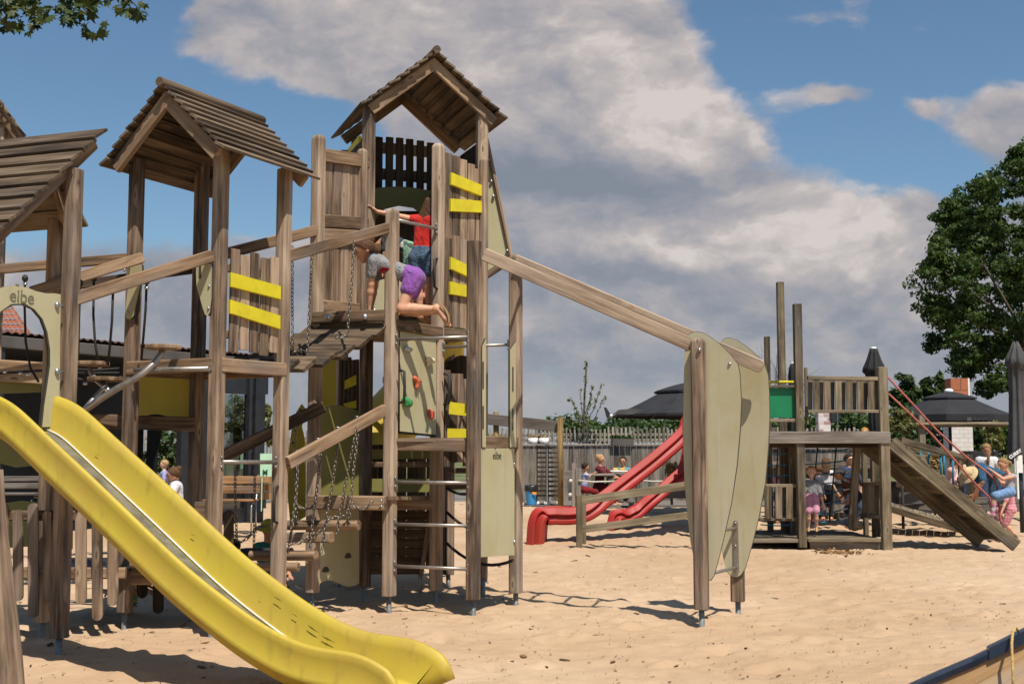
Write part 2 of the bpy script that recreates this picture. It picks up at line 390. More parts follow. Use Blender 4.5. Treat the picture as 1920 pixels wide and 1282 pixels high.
M['darkwood'] = mat_wood('dark_board_wood', (0.028, 0.018, 0.011), (0.062, 0.040, 0.024), (0.105, 0.072, 0.045), var=0.5)
M['old'] = mat_wood('old_greenish_wood', (0.046, 0.036, 0.022), (0.159, 0.121, 0.075), (0.282, 0.230, 0.154), green=0.35, var=0.5)
M['greywood'] = mat_wood('grey_fence_wood', (0.060, 0.050, 0.042), (0.155, 0.130, 0.108), (0.275, 0.235, 0.200), var=0.6)
M['pole'] = mat_wood('yellowed_pole_wood', (0.10, 0.058, 0.018), (0.215, 0.130, 0.042), (0.31, 0.20, 0.075))
M['orangewood'] = mat_wood('bench_wood', (0.11, 0.055, 0.022), (0.24, 0.125, 0.055), (0.36, 0.20, 0.095), var=0.4)
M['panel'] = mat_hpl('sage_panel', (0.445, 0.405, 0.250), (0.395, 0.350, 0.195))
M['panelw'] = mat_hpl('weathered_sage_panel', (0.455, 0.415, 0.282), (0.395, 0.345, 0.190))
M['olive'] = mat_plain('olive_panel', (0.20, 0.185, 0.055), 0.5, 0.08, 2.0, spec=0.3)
M['edge'] = mat_plain('dark_panel_edge', (0.05, 0.042, 0.03), 0.7, 0.1)
M['yellow'] = mat_plain('yellow_paint', (0.60, 0.50, 0.015), 0.55, 0.07, 7.0, col2=(0.50, 0.42, 0.02), spec=0.35)
M['ypanel'] = mat_plain('mustard_panel', (0.40, 0.30, 0.015), 0.5, 0.06, 3.0)
M['steel'] = mat_plain('galvanised_steel', (0.42, 0.42, 0.42), 0.38, 0.10, 14.0, metal=0.9)
M['tubesteel'] = mat_plain('brushed_tube_steel', (0.33, 0.30, 0.27), 0.42, 0.08, 20.0, metal=0.75)
M['foot'] = mat_plain('galvanised_foot', (0.20, 0.215, 0.21), 0.6, 0.2, 14.0, metal=0.35)
M['trim'] = mat_plain('pale_steel_trim', (0.62, 0.60, 0.55), 0.45, 0.05, 10.0, metal=0.3)
M['shine'] = mat_plain('polished_steel', (0.62, 0.60, 0.57), 0.22, 0.04, 10.0, metal=1.0)
M['chain'] = mat_plain('chain_steel', (0.22, 0.195, 0.165), 0.42, 0.3, 40.0, metal=0.85)
M['sheet'] = mat_plain('dulled_steel_sheet', (0.20, 0.19, 0.15), 0.55, 0.2, 8.0, metal=0.55)
M['black'] = mat_plain('black_rubber', (0.018, 0.017, 0.016), 0.65, 0.2, 12.0)
M['rope_black'] = mat_plain('black_rope', (0.022, 0.021, 0.022), 0.85, 0.3, 60.0)
M['rope_blue'] = mat_plain('blue_rope', (0.02, 0.16, 0.26), 0.8, 0.2, 40.0)
M['rope_red'] = mat_plain('faded_red_rope', (0.36, 0.10, 0.075), 0.8, 0.15, 40.0)
M['rope_tan'] = mat_plain('tan_rope', (0.46, 0.30, 0.11), 0.85, 0.2, 60.0, bumpy=0.6, bscale=120)
M['rope_white'] = mat_plain('white_rope', (0.62, 0.58, 0.50), 0.8, 0.1, 40.0)
def _slide_mat(name, base, worn, dirt):
    m, N, b, o = new_mat(name); tc = N.new('ShaderNodeTexCoord'); p = tc.outputs['Object']
    n = N.noise(p, 1.6, 5, 0.6); n2 = N.noise(N.vm('MULTIPLY', p, (14, 14, 5)), 1.0, 4)
    c = N.mix(N.ss(n, 0.40, 0.68), rgb(base), rgb(worn))
    c = N.mix(N.m('MULTIPLY', N.ss(n2, 0.52, 0.74), 0.45), c, rgb(dirt))
    n3 = N.noise(N.vm('MULTIPLY', p, (3.0, 7.0, 3.0)), 1.0, 6, 0.65); c = N.mix(N.ss(n3, 0.50, 0.72, 0.0, 0.5), c, rgb(worn)); sc = N.noise(N.vm('MULTIPLY', p, (9, 90, 12)), 1.0, 3); c = N.mix(N.ss(sc, 0.66, 0.74, 0.0, 0.35), c, rgb([q * .8 for q in dirt]))
    N.put(b.inputs['Base Color'], c); N.put(b.inputs['Roughness'], N.m('ADD', 0.42, N.m('MULTIPLY', n, 0.22))); b.inputs['Specular IOR Level'].default_value = 0.4
    bump(N, b, N.noise(p, 90, 2), 0.05, 0.002)
    return m
M['slide'] = _slide_mat('yellow_slide_plastic', (0.455, 0.345, 0.036), (0.42, 0.300, 0.044), (0.28, 0.205, 0.035))
M['slider'] = _slide_mat('red_slide_plastic', (0.34, 0.014, 0.010), (0.31, 0.034, 0.022), (0.20, 0.03, 0.02))
M['scuff'] = mat_plain('scuff_mark', (0.17, 0.13, 0.02), 0.7, 0.3, 30.0)
M['green'] = mat_plain('green_board', (0.0, 0.165, 0.062), 0.5, 0.05, 3.0)
M['canvas'] = mat_plain('black_canvas', (0.024, 0.024, 0.027), 0.85, 0.15, 3.0, spec=0.3)
M['canvasg'] = mat_plain('grey_canvas', (0.075, 0.072, 0.072), 0.85, 0.15, 3.0, spec=0.3)
M['white'] = mat_plain('white_paint', (0.78, 0.76, 0.72), 0.5, 0.05)
M['dark'] = mat_plain('charcoal_paint', (0.016, 0.018, 0.022), 0.5, 0.15)
M['gutter'] = mat_plain('grey_gutter', (0.085, 0.075, 0.068), 0.6, 0.15, 2.0)
M['mint'] = mat_plain('mint_board', (0.42, 0.66, 0.46), 0.5, 0.04)
M['blue'] = mat_plain('blue_bin_plastic', (0.045, 0.30, 0.62), 0.45, 0.05)
M['orange'] = mat_plain('orange_sticker', (0.85, 0.32, 0.02), 0.5, 0.05)
M['binbag'] = mat_plain('black_bin_bag', (0.02, 0.02, 0.02), 0.3, 0.2, 30, bumpy=0.6, bscale=30)
M['asphalt'] = mat_plain('asphalt', (0.155, 0.140, 0.128), 0.9, 0.12, 4.0)
M['letter'] = mat_plain('dark_lettering', (0.055, 0.055, 0.03), 0.7, 0.1)
M['letterw'] = mat_plain('white_lettering', (0.75, 0.74, 0.72), 0.6, 0.05)
M['letterg'] = mat_plain('green_lettering', (0.01, 0.07, 0.03), 0.6, 0.05)
M['navy'] = mat_plain('navy_gunwale_paint', (0.010, 0.019, 0.040), 0.40, 0.2, 6.0, coat=0.15)
def _brick(name, c1, c2, mortar, scale, bw=0.5, rh=0.25):
    m, N, b, o = new_mat(name); tc = N.new('ShaderNodeTexCoord'); x, y, z = N.sep(tc.outputs['Object'])
    k = N.new('ShaderNodeTexBrick'); N.put(k.inputs['Vector'], N.xyz(N.m('ADD', x, y), z, 0.0))
    k.inputs['Color1'].default_value = rgb(c1); k.inputs['Color2'].default_value = rgb(c2); k.inputs['Mortar'].default_value = rgb(mortar)
    k.inputs['Scale'].default_value = scale; k.inputs['Mortar Size'].default_value = 0.02; k.inputs['Bias'].default_value = 0.0
    k.inputs['Brick Width'].default_value = bw; k.inputs['Row Height'].default_value = rh
    n = N.noise(tc.outputs['Object'], 5.0, 4)
    N.put(b.inputs['Base Color'], N.mix(N.ss(n, 0.35, 0.75, 0.0, 0.35), k.outputs['Color'], rgb([c * 0.6 for c in c1])))
    b.inputs['Roughness'].default_value = 0.9; bump(N, b, k.outputs['Fac'], 0.4, -0.01)
    return m
M['wbrick'] = _brick('white_brick', (0.66, 0.63, 0.60), (0.58, 0.56, 0.53), (0.48, 0.45, 0.42), 2.4)
M['mixbrick'] = _brick('white_and_red_brick', (0.70, 0.66, 0.64), (0.24, 0.045, 0.03), (0.62, 0.58, 0.55), 2.6)
M['rbrick'] = _brick('orange_chimney_tile', (0.42, 0.15, 0.07), (0.35, 0.11, 0.05), (0.16, 0.07, 0.04), 1.6, 0.6, 0.5)
def _rooftile(name, c1, c2):
    m, N, b, o = new_mat(name); tc = N.new('ShaderNodeTexCoord'); n = N.noise(tc.outputs['Object'], 3.0, 5)
    at = N.new('ShaderNodeAttribute'); at.attribute_name = 'tint'
    c = N.mix(at.outputs['Fac'], rgb(c1), rgb(c2)); c = N.mix(N.ss(n, 0.45, 0.8, 0, 0.5), c, rgb([q * 0.4 for q in c1]))
    N.put(b.inputs['Base Color'], c); b.inputs['Roughness'].default_value = 0.8
    return m
M['tile'] = _rooftile('red_roof_tile', (0.24, 0.075, 0.04), (0.34, 0.12, 0.065))
M['tiled'] = _rooftile('dark_roof_tile', (0.055, 0.032, 0.024), (0.10, 0.05, 0.035))
M['leaf'] = mat_leaf('tree_leaf', (0.022, 0.042, 0.010), (0.042, 0.075, 0.016), (0.085, 0.125, 0.026), 0.28)
M['leafp'] = mat_leaf('plane_leaf', (0.018, 0.030, 0.005), (0.032, 0.050, 0.008), (0.085, 0.095, 0.018), 0.14)
M['leafy'] = mat_leaf('young_leaf', (0.10, 0.13, 0.035), (0.14, 0.17, 0.05), (0.20, 0.21, 0.08), 0.35)
M['leafb'] = mat_leaf('shrub_leaf', (0.07, 0.08, 0.022), (0.13, 0.14, 0.045), (0.26, 0.25, 0.11), 0.3)
M['leafh'] = mat_leaf('hedge_leaf', (0.020, 0.040, 0.012), (0.040, 0.072, 0.018), (0.075, 0.12, 0.03), 0.25)
M['straw'] = mat_leaf('dry_grass', (0.22, 0.14, 0.06), (0.33, 0.22, 0.10), (0.42, 0.31, 0.16), 0.2)
M['bark'] = mat_plain('bark', (0.085, 0.066, 0.048), 0.9, 0.3, 12.0, bumpy=0.8, bscale=25)
M['skin'] = mat_plain('skin', (0.56, 0.295, 0.185), 0.55, 0.05, 8.0, spec=0.35)
M['skinp'] = mat_plain('pale_skin', (0.62, 0.36, 0.25), 0.55, 0.05, 8.0, spec=0.35)
M['skint'] = mat_plain('tanned_skin', (0.42, 0.21, 0.12), 0.55, 0.06, 8.0, spec=0.35)
for k in ('skin', 'skinp', 'skint'):
    pb = [n for n in M[k].node_tree.nodes if n.type == 'BSDF_PRINCIPLED'][0]
    pb.inputs['Subsurface Weight'].default_value = 0.12; pb.inputs['Subsurface Radius'].default_value = (0.02, 0.008, 0.004)
def hairmat(name, c):
    m, N, b, o = new_mat(name); tc = N.new('ShaderNodeTexCoord'); p = tc.outputs['Object']
    st = N.noise(N.vm('MULTIPLY', p, (150, 150, 22)), 1.0, 4, 0.6); cl_ = N.noise(p, 26, 3)
    N.put(b.inputs['Base Color'], N.ramp(N.m('ADD', N.m('MULTIPLY', st, .7), N.m('MULTIPLY', cl_, .3)), [(0.3, [q * .35 for q in c]), (0.5, c), (0.72, [min(1, q * 1.9) for q in c])])); b.inputs['Roughness'].default_value = 0.6; b.inputs['Specular IOR Level'].default_value = 0.2
    bump(N, b, N.m('ADD', st, cl_), 1.0, 0.012); return m
M['hair_br'] = hairmat('brown_hair', (0.105, 0.055, 0.028)); M['hair_dk'] = hairmat('dark_hair', (0.028, 0.016, 0.010))
M['hair_bl'] = hairmat('blond_hair', (0.42, 0.27, 0.12)); M['hair_or'] = hairmat('ginger_hair', (0.48, 0.22, 0.06)); M['hair_md'] = hairmat('dark_blond_hair', (0.26, 0.155, 0.07))
M['eye'] = mat_plain('eye', (0.03, 0.02, 0.015), 0.2, 0.1)
M['sandal'] = mat_plain('golden_sandal', (0.46, 0.27, 0.11), 0.4, 0.1, metal=0.3)
def _sand():
    m, N, b, o = new_mat('beach_sand'); tc = N.new('ShaderNodeTexCoord'); p = tc.outputs['Object']
    n1 = N.noise(p, 0.22, 4); n2 = N.noise(p, 3.0, 5, 0.6); n3 = N.noise(p, 38.0, 3)
    c = N.mix(N.ss(n1, 0.35, 0.68), (0.405, 0.274, 0.166, 1), (0.497, 0.363, 0.243, 1))
    c = N.mix(N.ss(n2, 0.32, 0.72, 0.0, 0.40), c, (0.355, 0.240, 0.148, 1))
    vo = N.new('ShaderNodeTexVoronoi', feature='F1'); N.put(vo.inputs['Vector'], p); vo.inputs['Scale'].default_value = 9.0
    sp = N.m('MULTIPLY', N.ss(vo.outputs['Distance'], 0.05, 0.10, 1.0, 0.0), N.m('GREATER_THAN', N.sep(vo.outputs['Color'])[1], 0.80))
    c = N.mix(N.m('MULTIPLY', sp, 0.6), c, (0.16, 0.10, 0.05, 1))
    N.put(b.inputs['Base Color'], c); b.inputs['Roughness'].default_value = 0.95; b.inputs['Specular IOR Level'].default_value = 0.15
    bump(N, b, N.m('ADD', N.m('MULTIPLY', N.noise(p, 9.0, 5, 0.6), 1.0), N.m('MULTIPLY', n3, 0.25)), 0.55, 0.03)
    return m
M['sand'] = _sand()
def _grass():
    m, N, b, o = new_mat('meadow_ground'); tc = N.new('ShaderNodeTexCoord'); p = tc.outputs['Object']
    c = N.ramp(N.noise(p, 0.5, 6), [(0.3, (0.05, 0.07, 0.018)), (0.5, (0.10, 0.115, 0.035)), (0.72, (0.22, 0.19, 0.08))])
    N.put(b.inputs['Base Color'], c); b.inputs['Roughness'].default_value = 0.95; bump(N, b, N.noise(p, 30, 4), 0.8, 0.05)
    return m
M['grass'] = _grass()

M['darkgrey'] = mat_wood('dark_weathered_beam', (0.035, 0.028, 0.023), (0.075, 0.062, 0.052), (0.13, 0.11, 0.095))
M['ply'] = mat_wood('varnished_hull_plywood', (0.20, 0.105, 0.04), (0.36, 0.215, 0.09), (0.48, 0.31, 0.15), knots=False, streak=0.7, rough=0.45)
M['food'] = mat_plain('food', (0.55, 0.26, 0.05), 0.6, 0.4, 20.0, col2=(0.25, 0.3, 0.04))
# ---------------------------------------------------------------- smooth solid modelling: blended rounded cones and ellipsoids, meshed by surface nets
def sdf_mesh(prims, cell=0.01, k=0.02, cut=None):
    lo = np.full(3, 1e9); hi = -lo
    for p in prims:
        if p[0] == 'cone': a, b = np.array(p[1]), np.array(p[2]); r = max(p[3], p[4])
        else: a = b = np.array(p[1]); r = max(p[2])
        lo = np.minimum(lo, np.minimum(a, b) - r); hi = np.maximum(hi, np.maximum(a, b) + r)
    lo -= 3 * cell + k * 0.5; hi += 3 * cell + k * 0.5
    n = np.ceil((hi - lo) / cell).astype(int) + 1
    D = np.full(n, 1e3, np.float32); ax = [lo[i] + np.arange(n[i]) * cell for i in range(3)]
    for p in prims:
        if p[0] == 'cone': a, b, r0, r1 = np.array(p[1], float), np.array(p[2], float), p[3], p[4]; r = max(r0, r1); bl, bh = np.minimum(a, b) - r, np.maximum(a, b) + r
        else: a = np.array(p[1], float); r = max(p[2]); bl, bh = a - r, a + r
        m = 3 * k + 3 * cell
        s = [slice(max(0, int((bl[i] - m - lo[i]) / cell)), min(n[i], int((bh[i] + m - lo[i]) / cell) + 2)) for i in range(3)]
        X, Y, Z = np.meshgrid(ax[0][s[0]], ax[1][s[1]], ax[2][s[2]], indexing='ij', sparse=True)
        if p[0] == 'cone':
            d = b - a; L2 = max(float(d @ d), 1e-12); t = np.clip(((X - a[0]) * d[0] + (Y - a[1]) * d[1] + (Z - a[2]) * d[2]) / L2, 0, 1)
            dist = np.sqrt((X - a[0] - t * d[0]) ** 2 + (Y - a[1] - t * d[1]) ** 2 + (Z - a[2] - t * d[2]) ** 2) - (r0 + (r1 - r0) * t)
        else:
            rad = p[2]; fr = p[3] if len(p) > 3 and p[3] is not None else (V((1, 0, 0)), V((0, 1, 0)), V((0, 0, 1)))
            q = [((X - a[0]) * f[0] + (Y - a[1]) * f[1] + (Z - a[2]) * f[2]) / rr for f, rr in zip(fr, rad)]
            k0 = np.sqrt(q[0] ** 2 + q[1] ** 2 + q[2] ** 2); k1 = np.sqrt((q[0] / rad[0]) ** 2 + (q[1] / rad[1]) ** 2 + (q[2] / rad[2]) ** 2)
            dist = k0 * (k0 - 1) / np.maximum(k1, 1e-6)
        neg = len(p) > 5 and p[5] == 'sub'
        kk = p[5] if len(p) > 5 and isinstance(p[5], float) else k
        s = tuple(s); cur = D[s]; h = np.clip(0.5 + 0.5 * (cur - dist) / kk, 0, 1); D[s] = (cur * (1 - h) + dist * h - kk * h * (1 - h)).astype(np.float32)
    if cut is not None:                                            # half-space list (point, normal): keep the side the normal points away from
        X, Y, Z = np.meshgrid(*ax, indexing='ij', sparse=True)
        for c, nn in cut: D = np.maximum(D, ((X - c[0]) * nn[0] + (Y - c[1]) * nn[1] + (Z - c[2]) * nn[2]).astype(np.float32))
    ins = D < 0; nx, ny, nz = n - 1
    corner = [D[i:i + nx, j:j + ny, l:l + nz] for i in (0, 1) for j in (0, 1) for l in (0, 1)]
    cnt = sum((c < 0).astype(np.int8) for c in corner); act = (cnt > 0) & (cnt < 8)
    I, J, K = np.nonzero(act); vid = np.full((nx, ny, nz), -1, np.int64); vid[I, J, K] = np.arange(len(I))
    offs = [(i, j, l) for i in (0, 1) for j in (0, 1) for l in (0, 1)]; cv = np.stack([c[I, J, K] for c in corner], 1)
    acc = np.zeros((len(I), 3)); num = np.zeros(len(I))
    for a in range(8):
        for b in range(a + 1, 8):
            oa, ob = offs[a], offs[b]
            if sum(abs(x - y) for x, y in zip(oa, ob)) != 1: continue
            va, vb = cv[:, a], cv[:, b]; c = (va < 0) != (vb < 0); t = np.where(c, va / np.where(c, va - vb, 1), 0)
            acc += np.where(c[:, None], np.array(oa) + t[:, None] * (np.array(ob) - np.array(oa)), 0); num += c
    verts = lo + (np.stack([I, J, K], 1) + acc / num[:, None]) * cell; F = []
    for axis in range(3):
        sl0 = [slice(None)] * 3; sl1 = [slice(None)] * 3; sl0[axis] = slice(0, n[axis] - 1); sl1[axis] = slice(1, n[axis])
        ch = ins[tuple(sl0)] != ins[tuple(sl1)]; flip = ins[tuple(sl0)]
        a1, a2 = (axis + 1) % 3, (axis + 2) % 3; P = np.nonzero(ch); fl = flip[P]; P = [q.copy() for q in P]
        ok = (P[a1] > 0) & (P[a2] > 0) & (P[a1] < n[a1] - 1) & (P[a2] < n[a2] - 1); P = [q[ok] for q in P]; fl = fl[ok]
        def g(d1, d2): q = [x.copy() for x in P]; q[a1] -= d1; q[a2] -= d2; return vid[q[0], q[1], q[2]]
        quad = np.stack([g(1, 1), g(0, 1), g(0, 0), g(1, 0)], 1); quad = np.where(fl[:, None], quad, quad[:, ::-1]); F.append(quad)
    F = np.concatenate(F); F = F[(F >= 0).all(1)]
    return verts, F
def mesh_from(vs, fs, name, mat, parent=None, smooth=True, loc=None, uvplane=None):
    off = wloc(parent) if parent is not None else V(loc if loc is not None else (0, 0, 0))
    v = np.asarray(vs) - np.array(off); f = np.asarray(fs)
    me = bpy.data.meshes.new(name); me.vertices.add(len(v)); me.vertices.foreach_set('co', v.astype(np.float32).ravel())
    me.loops.add(f.size); me.loops.foreach_set('vertex_index', f.astype(np.int32).ravel()); me.polygons.add(len(f)); k = f.shape[1]
    me.polygons.foreach_set('loop_start', np.arange(0, f.size, k)); me.polygons.foreach_set('loop_total', np.full(len(f), k))
    me.polygons.foreach_set('use_smooth', np.full(len(f), smooth)); me.update(); me.validate()
    me.materials.append(mat); o = bpy.data.objects.new(name, me); S.collection.objects.link(o)
    if parent is not None: o.parent = parent
    else: o.location = off
    return o
# ---------------------------------------------------------------- ground
def sstep(x, a, b):
    t = np.clip((x - a) / (b - a), 0, 1); return t * t * (3 - 2 * t)
def hbase(x, y):
    x = np.asarray(x, float); y = np.asarray(y, float)
    return 0.20 * sstep(y, 17, 31) + 0.02 * np.sin(x * 0.5 + 1) * np.sin(y * 0.4)
_lat = RNG.rand(256, 256)
def vnoise(x, y):
    xi = np.floor(x).astype(int); yi = np.floor(y).astype(int); fx = x - xi; fy = y - yi
    fx = fx * fx * (3 - 2 * fx); fy = fy * fy * (3 - 2 * fy); g = lambda a, b: _lat[a % 256, b % 256]
    return (g(xi, yi) * (1 - fx) + g(xi + 1, yi) * fx) * (1 - fy) + (g(xi, yi + 1) * (1 - fx) + g(xi + 1, yi + 1) * fx) * fy
def make_sand():
    xs = np.concatenate([np.arange(-60, -16, 2.0), np.arange(-16, -6.5, 0.14), np.arange(-6.5, 9.5, 0.048), np.arange(9.5, 17, 0.14), np.arange(17, 61, 2.0)])
    ys = np.concatenate([np.arange(-8, 6.0, 0.5), np.arange(6.0, 15, 0.042), np.arange(15, 21, 0.09), np.arange(21, 33.7, 0.18)])
    X, Y = np.meshgrid(xs, ys); H = hbase(X, Y)
    H += (vnoise(X * 0.7, Y * 0.7) - 0.5) * 0.045 + (vnoise(X * 2.1 + 9, Y * 2.1) - 0.5) * 0.040 + (vnoise(X * 5.3, Y * 4.9 + 40) - 0.5) * 0.026 + (vnoise(X * 13, Y * 12 + 7) - 0.5) * 0.012
    r = np.random.RandomState(5)
    for _ in range(5200):                                          # footprints: dips with a pushed-up rim
        cx = r.uniform(-9, 12); cy = 6 + r.uniform(0, 1) ** 0.9 * 24
        a = r.uniform(0, math.pi); lx, ly = r.uniform(0.09, 0.17), r.uniform(0.05, 0.09); dp = r.uniform(0.008, 0.027)
        i0, i1 = np.searchsorted(xs, [cx - 0.45, cx + 0.45]); j0, j1 = np.searchsorted(ys, [cy - 0.45, cy + 0.45])
        if i1 <= i0 or j1 <= j0: continue
        dx = X[j0:j1, i0:i1] - cx; dy = Y[j0:j1, i0:i1] - cy
        p = (dx * math.cos(a) + dy * math.sin(a)) / lx; q = (-dx * math.sin(a) + dy * math.cos(a)) / ly; rr = p * p + q * q
        H[j0:j1, i0:i1] += dp * (-np.exp(-rr * 1.2) + 0.55 * np.exp(-(np.sqrt(rr) - 1.55) ** 2 * 3.0))
    edge = np.minimum(sstep(Y, -8, -6), 1 - sstep(Y, 33.2, 33.7)); H = H * 1.0 - (1 - edge) * 0.5
    v = np.stack([X, Y, H], -1).reshape(-1, 3); nx, ny = len(xs), len(ys)
    idx = np.arange(nx * ny).reshape(ny, nx)
    f = np.stack([idx[:-1, :-1], idx[:-1, 1:], idx[1:, 1:], idx[1:, :-1]], -1).reshape(-1, 4)
    me = bpy.data.meshes.new('sand'); me.vertices.add(len(v)); me.vertices.foreach_set('co', v.ravel())
    me.loops.add(f.size); me.loops.foreach_set('vertex_index', f.ravel()); me.polygons.add(len(f))
    me.polygons.foreach_set('loop_start', np.arange(0, f.size, 4)); me.polygons.foreach_set('loop_total', np.full(len(f), 4))
    me.polygons.foreach_set('use_smooth', np.ones(len(f), bool)); me.update(); me.validate(); me.materials.append(M['sand'])
    o = bpy.data.objects.new('sand', me); S.collection.objects.link(o); tag(o, 'pale trampled play sand dotted with footprints', None, None, 'structure')
    return xs, ys, H
SX, SY, SH = make_sand()
def hs(x, y):
    i = int(np.clip(np.searchsorted(SX, x) - 1, 0, len(SX) - 2)); j = int(np.clip(np.searchsorted(SY, y) - 1, 0, len(SY) - 2))
    a = min(1, max(0, (x - SX[i]) / (SX[i + 1] - SX[i]))); b = min(1, max(0, (y - SY[j]) / (SY[j + 1] - SY[j])))
    return float((SH[j, i] * (1 - a) + SH[j, i + 1] * a) * (1 - b) + (SH[j + 1, i] * (1 - a) + SH[j + 1, i + 1] * a) * b)
def grid_strip(name, xs, prof, mat, label):
    mb = MB()
    for k in range(len(prof) - 1):
        for i in range(len(xs) - 1):
            (y0, z0), (y1, z1) = prof[k], prof[k + 1]
            mb.raw([(xs[i], y0, z0), (xs[i + 1], y0, z0), (xs[i + 1], y1, z1), (xs[i], y1, z1)], [(0, 1, 2, 3)], 0.5)
    o = mb.build(name, mat); tag(o, label, None, None, 'structure'); return o
grid_strip('ground', [-3000, -200, -60, 60, 200, 3000], [(-400, -0.62), (33.2, -0.62), (33.9, 0.10), (35.4, 0.19), (60, 0.25), (400, 0.3), (4000, 0.3)], M['grass'], 'rough meadow ground reaching the horizon')
grid_strip('path', [-60, -20, 0, 20, 60], [(33.6, -0.3), (33.61, 0.215), (41.5, 0.232), (41.51, 0.0)], M['asphalt'], 'grey asphalt path beyond the sand')
def make_debris():
    mb = MB(); r = random.Random(3)
    for k in range(3600):
        y = 6.3 + 22 * r.random() ** 1.4; x = r.uniform(-0.47, 0.47) * y * 1.02
        z = hs(x, y) + 0.004; a = r.uniform(0, 6.28); L = r.choice([0.007, 0.009, 0.012, 0.016, 0.024]) * r.uniform(0.6, 1.2); w = L * r.uniform(0.22, 0.6)
        if k % 40 == 0: L, w = r.uniform(0.04, 0.075), r.uniform(0.015, 0.03)
        ca, sa = math.cos(a), math.sin(a); t = r.uniform(-0.25, 0.35) * L
        P = [(-L, 0, t), (-L * 0.3, -w, 0.004), (L * 0.5, -w * 0.7, 0.006), (L, 0, -t + 0.008), (L * 0.4, w, 0.008), (-L * 0.4, w * 0.8, 0.002)]
        mb.raw([(x + p[0] * ca - p[1] * sa, y + p[0] * sa + p[1] * ca, z + max(0, p[2])) for p in P], [(0, 1, 2, 3, 4, 5)], r.random())
    o = mb.build('leaf_litter', M['litter'], recalc=False); tag(o, 'dry leaf and bark flecks strewn over the sand', None, None, 'stuff')
M['litter'] = mat_leaf('dry_leaf', (0.035, 0.020, 0.010), (0.10, 0.052, 0.022), (0.30, 0.16, 0.055), 0.1)
make_debris()
def leaf_heap():
    mb = MB(); r = random.Random(8)
    for k in range(150):
        c = GP(r.gauss(1577, 24), 1031 + r.gauss(0, 2.0), 0.05); x, y = c.x, c.y; z = hs(x, y) + r.random() * 0.04
        L = r.uniform(0.02, 0.045); a = r.uniform(0, 6.28); n = V((r.gauss(0, 0.6), r.gauss(0, 0.6), 1)).normalized(); p, q = perp(n)
        mb.raw([V((x, y, z)) + p * L * math.cos(b + a) * (1 if i % 2 else 0.5) + q * L * math.sin(b + a) * (1 if i % 2 else 0.5) + V((0, 0, 0.01)) for i, b in enumerate([0, 1, 2.1, 3.1, 4.2, 5.2])], [(0, 1, 2, 3, 4, 5)], 0.45 + r.random() * 0.55)
    o = mb.build('dry_leaves', M['litter'], recalc=False); tag(o, 'small drift of orange dry leaves against the deck edge', None, None, 'stuff')
leaf_heap()
# ---------------------------------------------------------------- the big play structure
TH = R(27); e1 = V((math.cos(TH), -math.sin(TH), 0)); e2 = V((math.sin(TH), math.cos(TH), 0))
PS = thing('play_structure', 'large weathered wooden climbing structure with roofed towers, yellow slide and monkey bars', 'play structure', (-1.5, 11.4, 0))
def P2(u, Y): return V(((u - 960) / F_PX * Y * (CP - 0) , Y, 0))
def footpos(u, v): g = GP(u, v, 0); return V((g.x, g.y, 0))
def chain_mesh(mb, pts, pitch=0.036, r=0.0052, wid=0.013):
    pts = [V(p) for p in pts]; seg = []; tot = 0
    for a, b in zip(pts[:-1], pts[1:]): seg.append((tot, a, b)); tot += (b - a).length
    n = max(1, int(tot / pitch)); x0 = None
    def at(s):
        for t0, a, b in reversed(seg):
            if s >= t0: d = (b - a); return a + d * ((s - t0) / max(d.length, 1e-6)), d.normalized()
        return pts[0], (pts[1] - pts[0]).normalized()
    for k in range(n):
        c, d = at((k + 0.5) * tot / n); x, y = perp(d); w = x if k % 2 else y; w = (w * math.cos(0.6) + d.cross(w) * math.sin(0.6))
        hl = pitch * 0.72; loop = [c + d * (hl * math.cos(a)) + w * (wid * math.sin(a) * (1.0)) for a in [2 * math.pi * q / 10 for q in range(10)]]
        nn = d.cross(w).normalized(); rings = []
        for i, p in enumerate(loop):
            o = (p - c).normalized(); rings.append([p + o * r, p + nn * r, p - o * r, p - nn * r])
        rings.append(rings[0]); mb.loft(rings, caps=False, smooth=True, tint=0.5)
def sag(a, b, s, n=10):
    a, b = V(a), V(b); return [a.lerp(b, i / n) - V((0, 0, s * 4 * (i / n) * (1 - i / n))) for i in range(n + 1)]
def post(x, y, ztop, z0, dome=0.0, w=0.118, ang=None, name='post', parent=None, foot=True, mat='post'):
    mb = MB(); sd = e1 if ang is None else V((math.cos(ang), math.sin(ang), 0))
    mb.bar((x, y, z0), (x, y, ztop), w, w, side=sd, ch=0.020, dome=dome)
    o = mb.build(name, M[mat], parent or PS)
    if foot:
        f = MB(); f.tube([(x, y, -0.35), (x, y, z0 + 0.03)], 0.0255, 12); f.build('steel_foot', M['foot'], o)
    return o
def px_post(u_bot, v_foot, v_wood, v_top, dome=0.0, **kw):
    p = footpos(u_bot, v_foot); post(p.x, p.y, ZV(v_top, p.y), ZV(v_wood, p.y), dome, **kw); return p
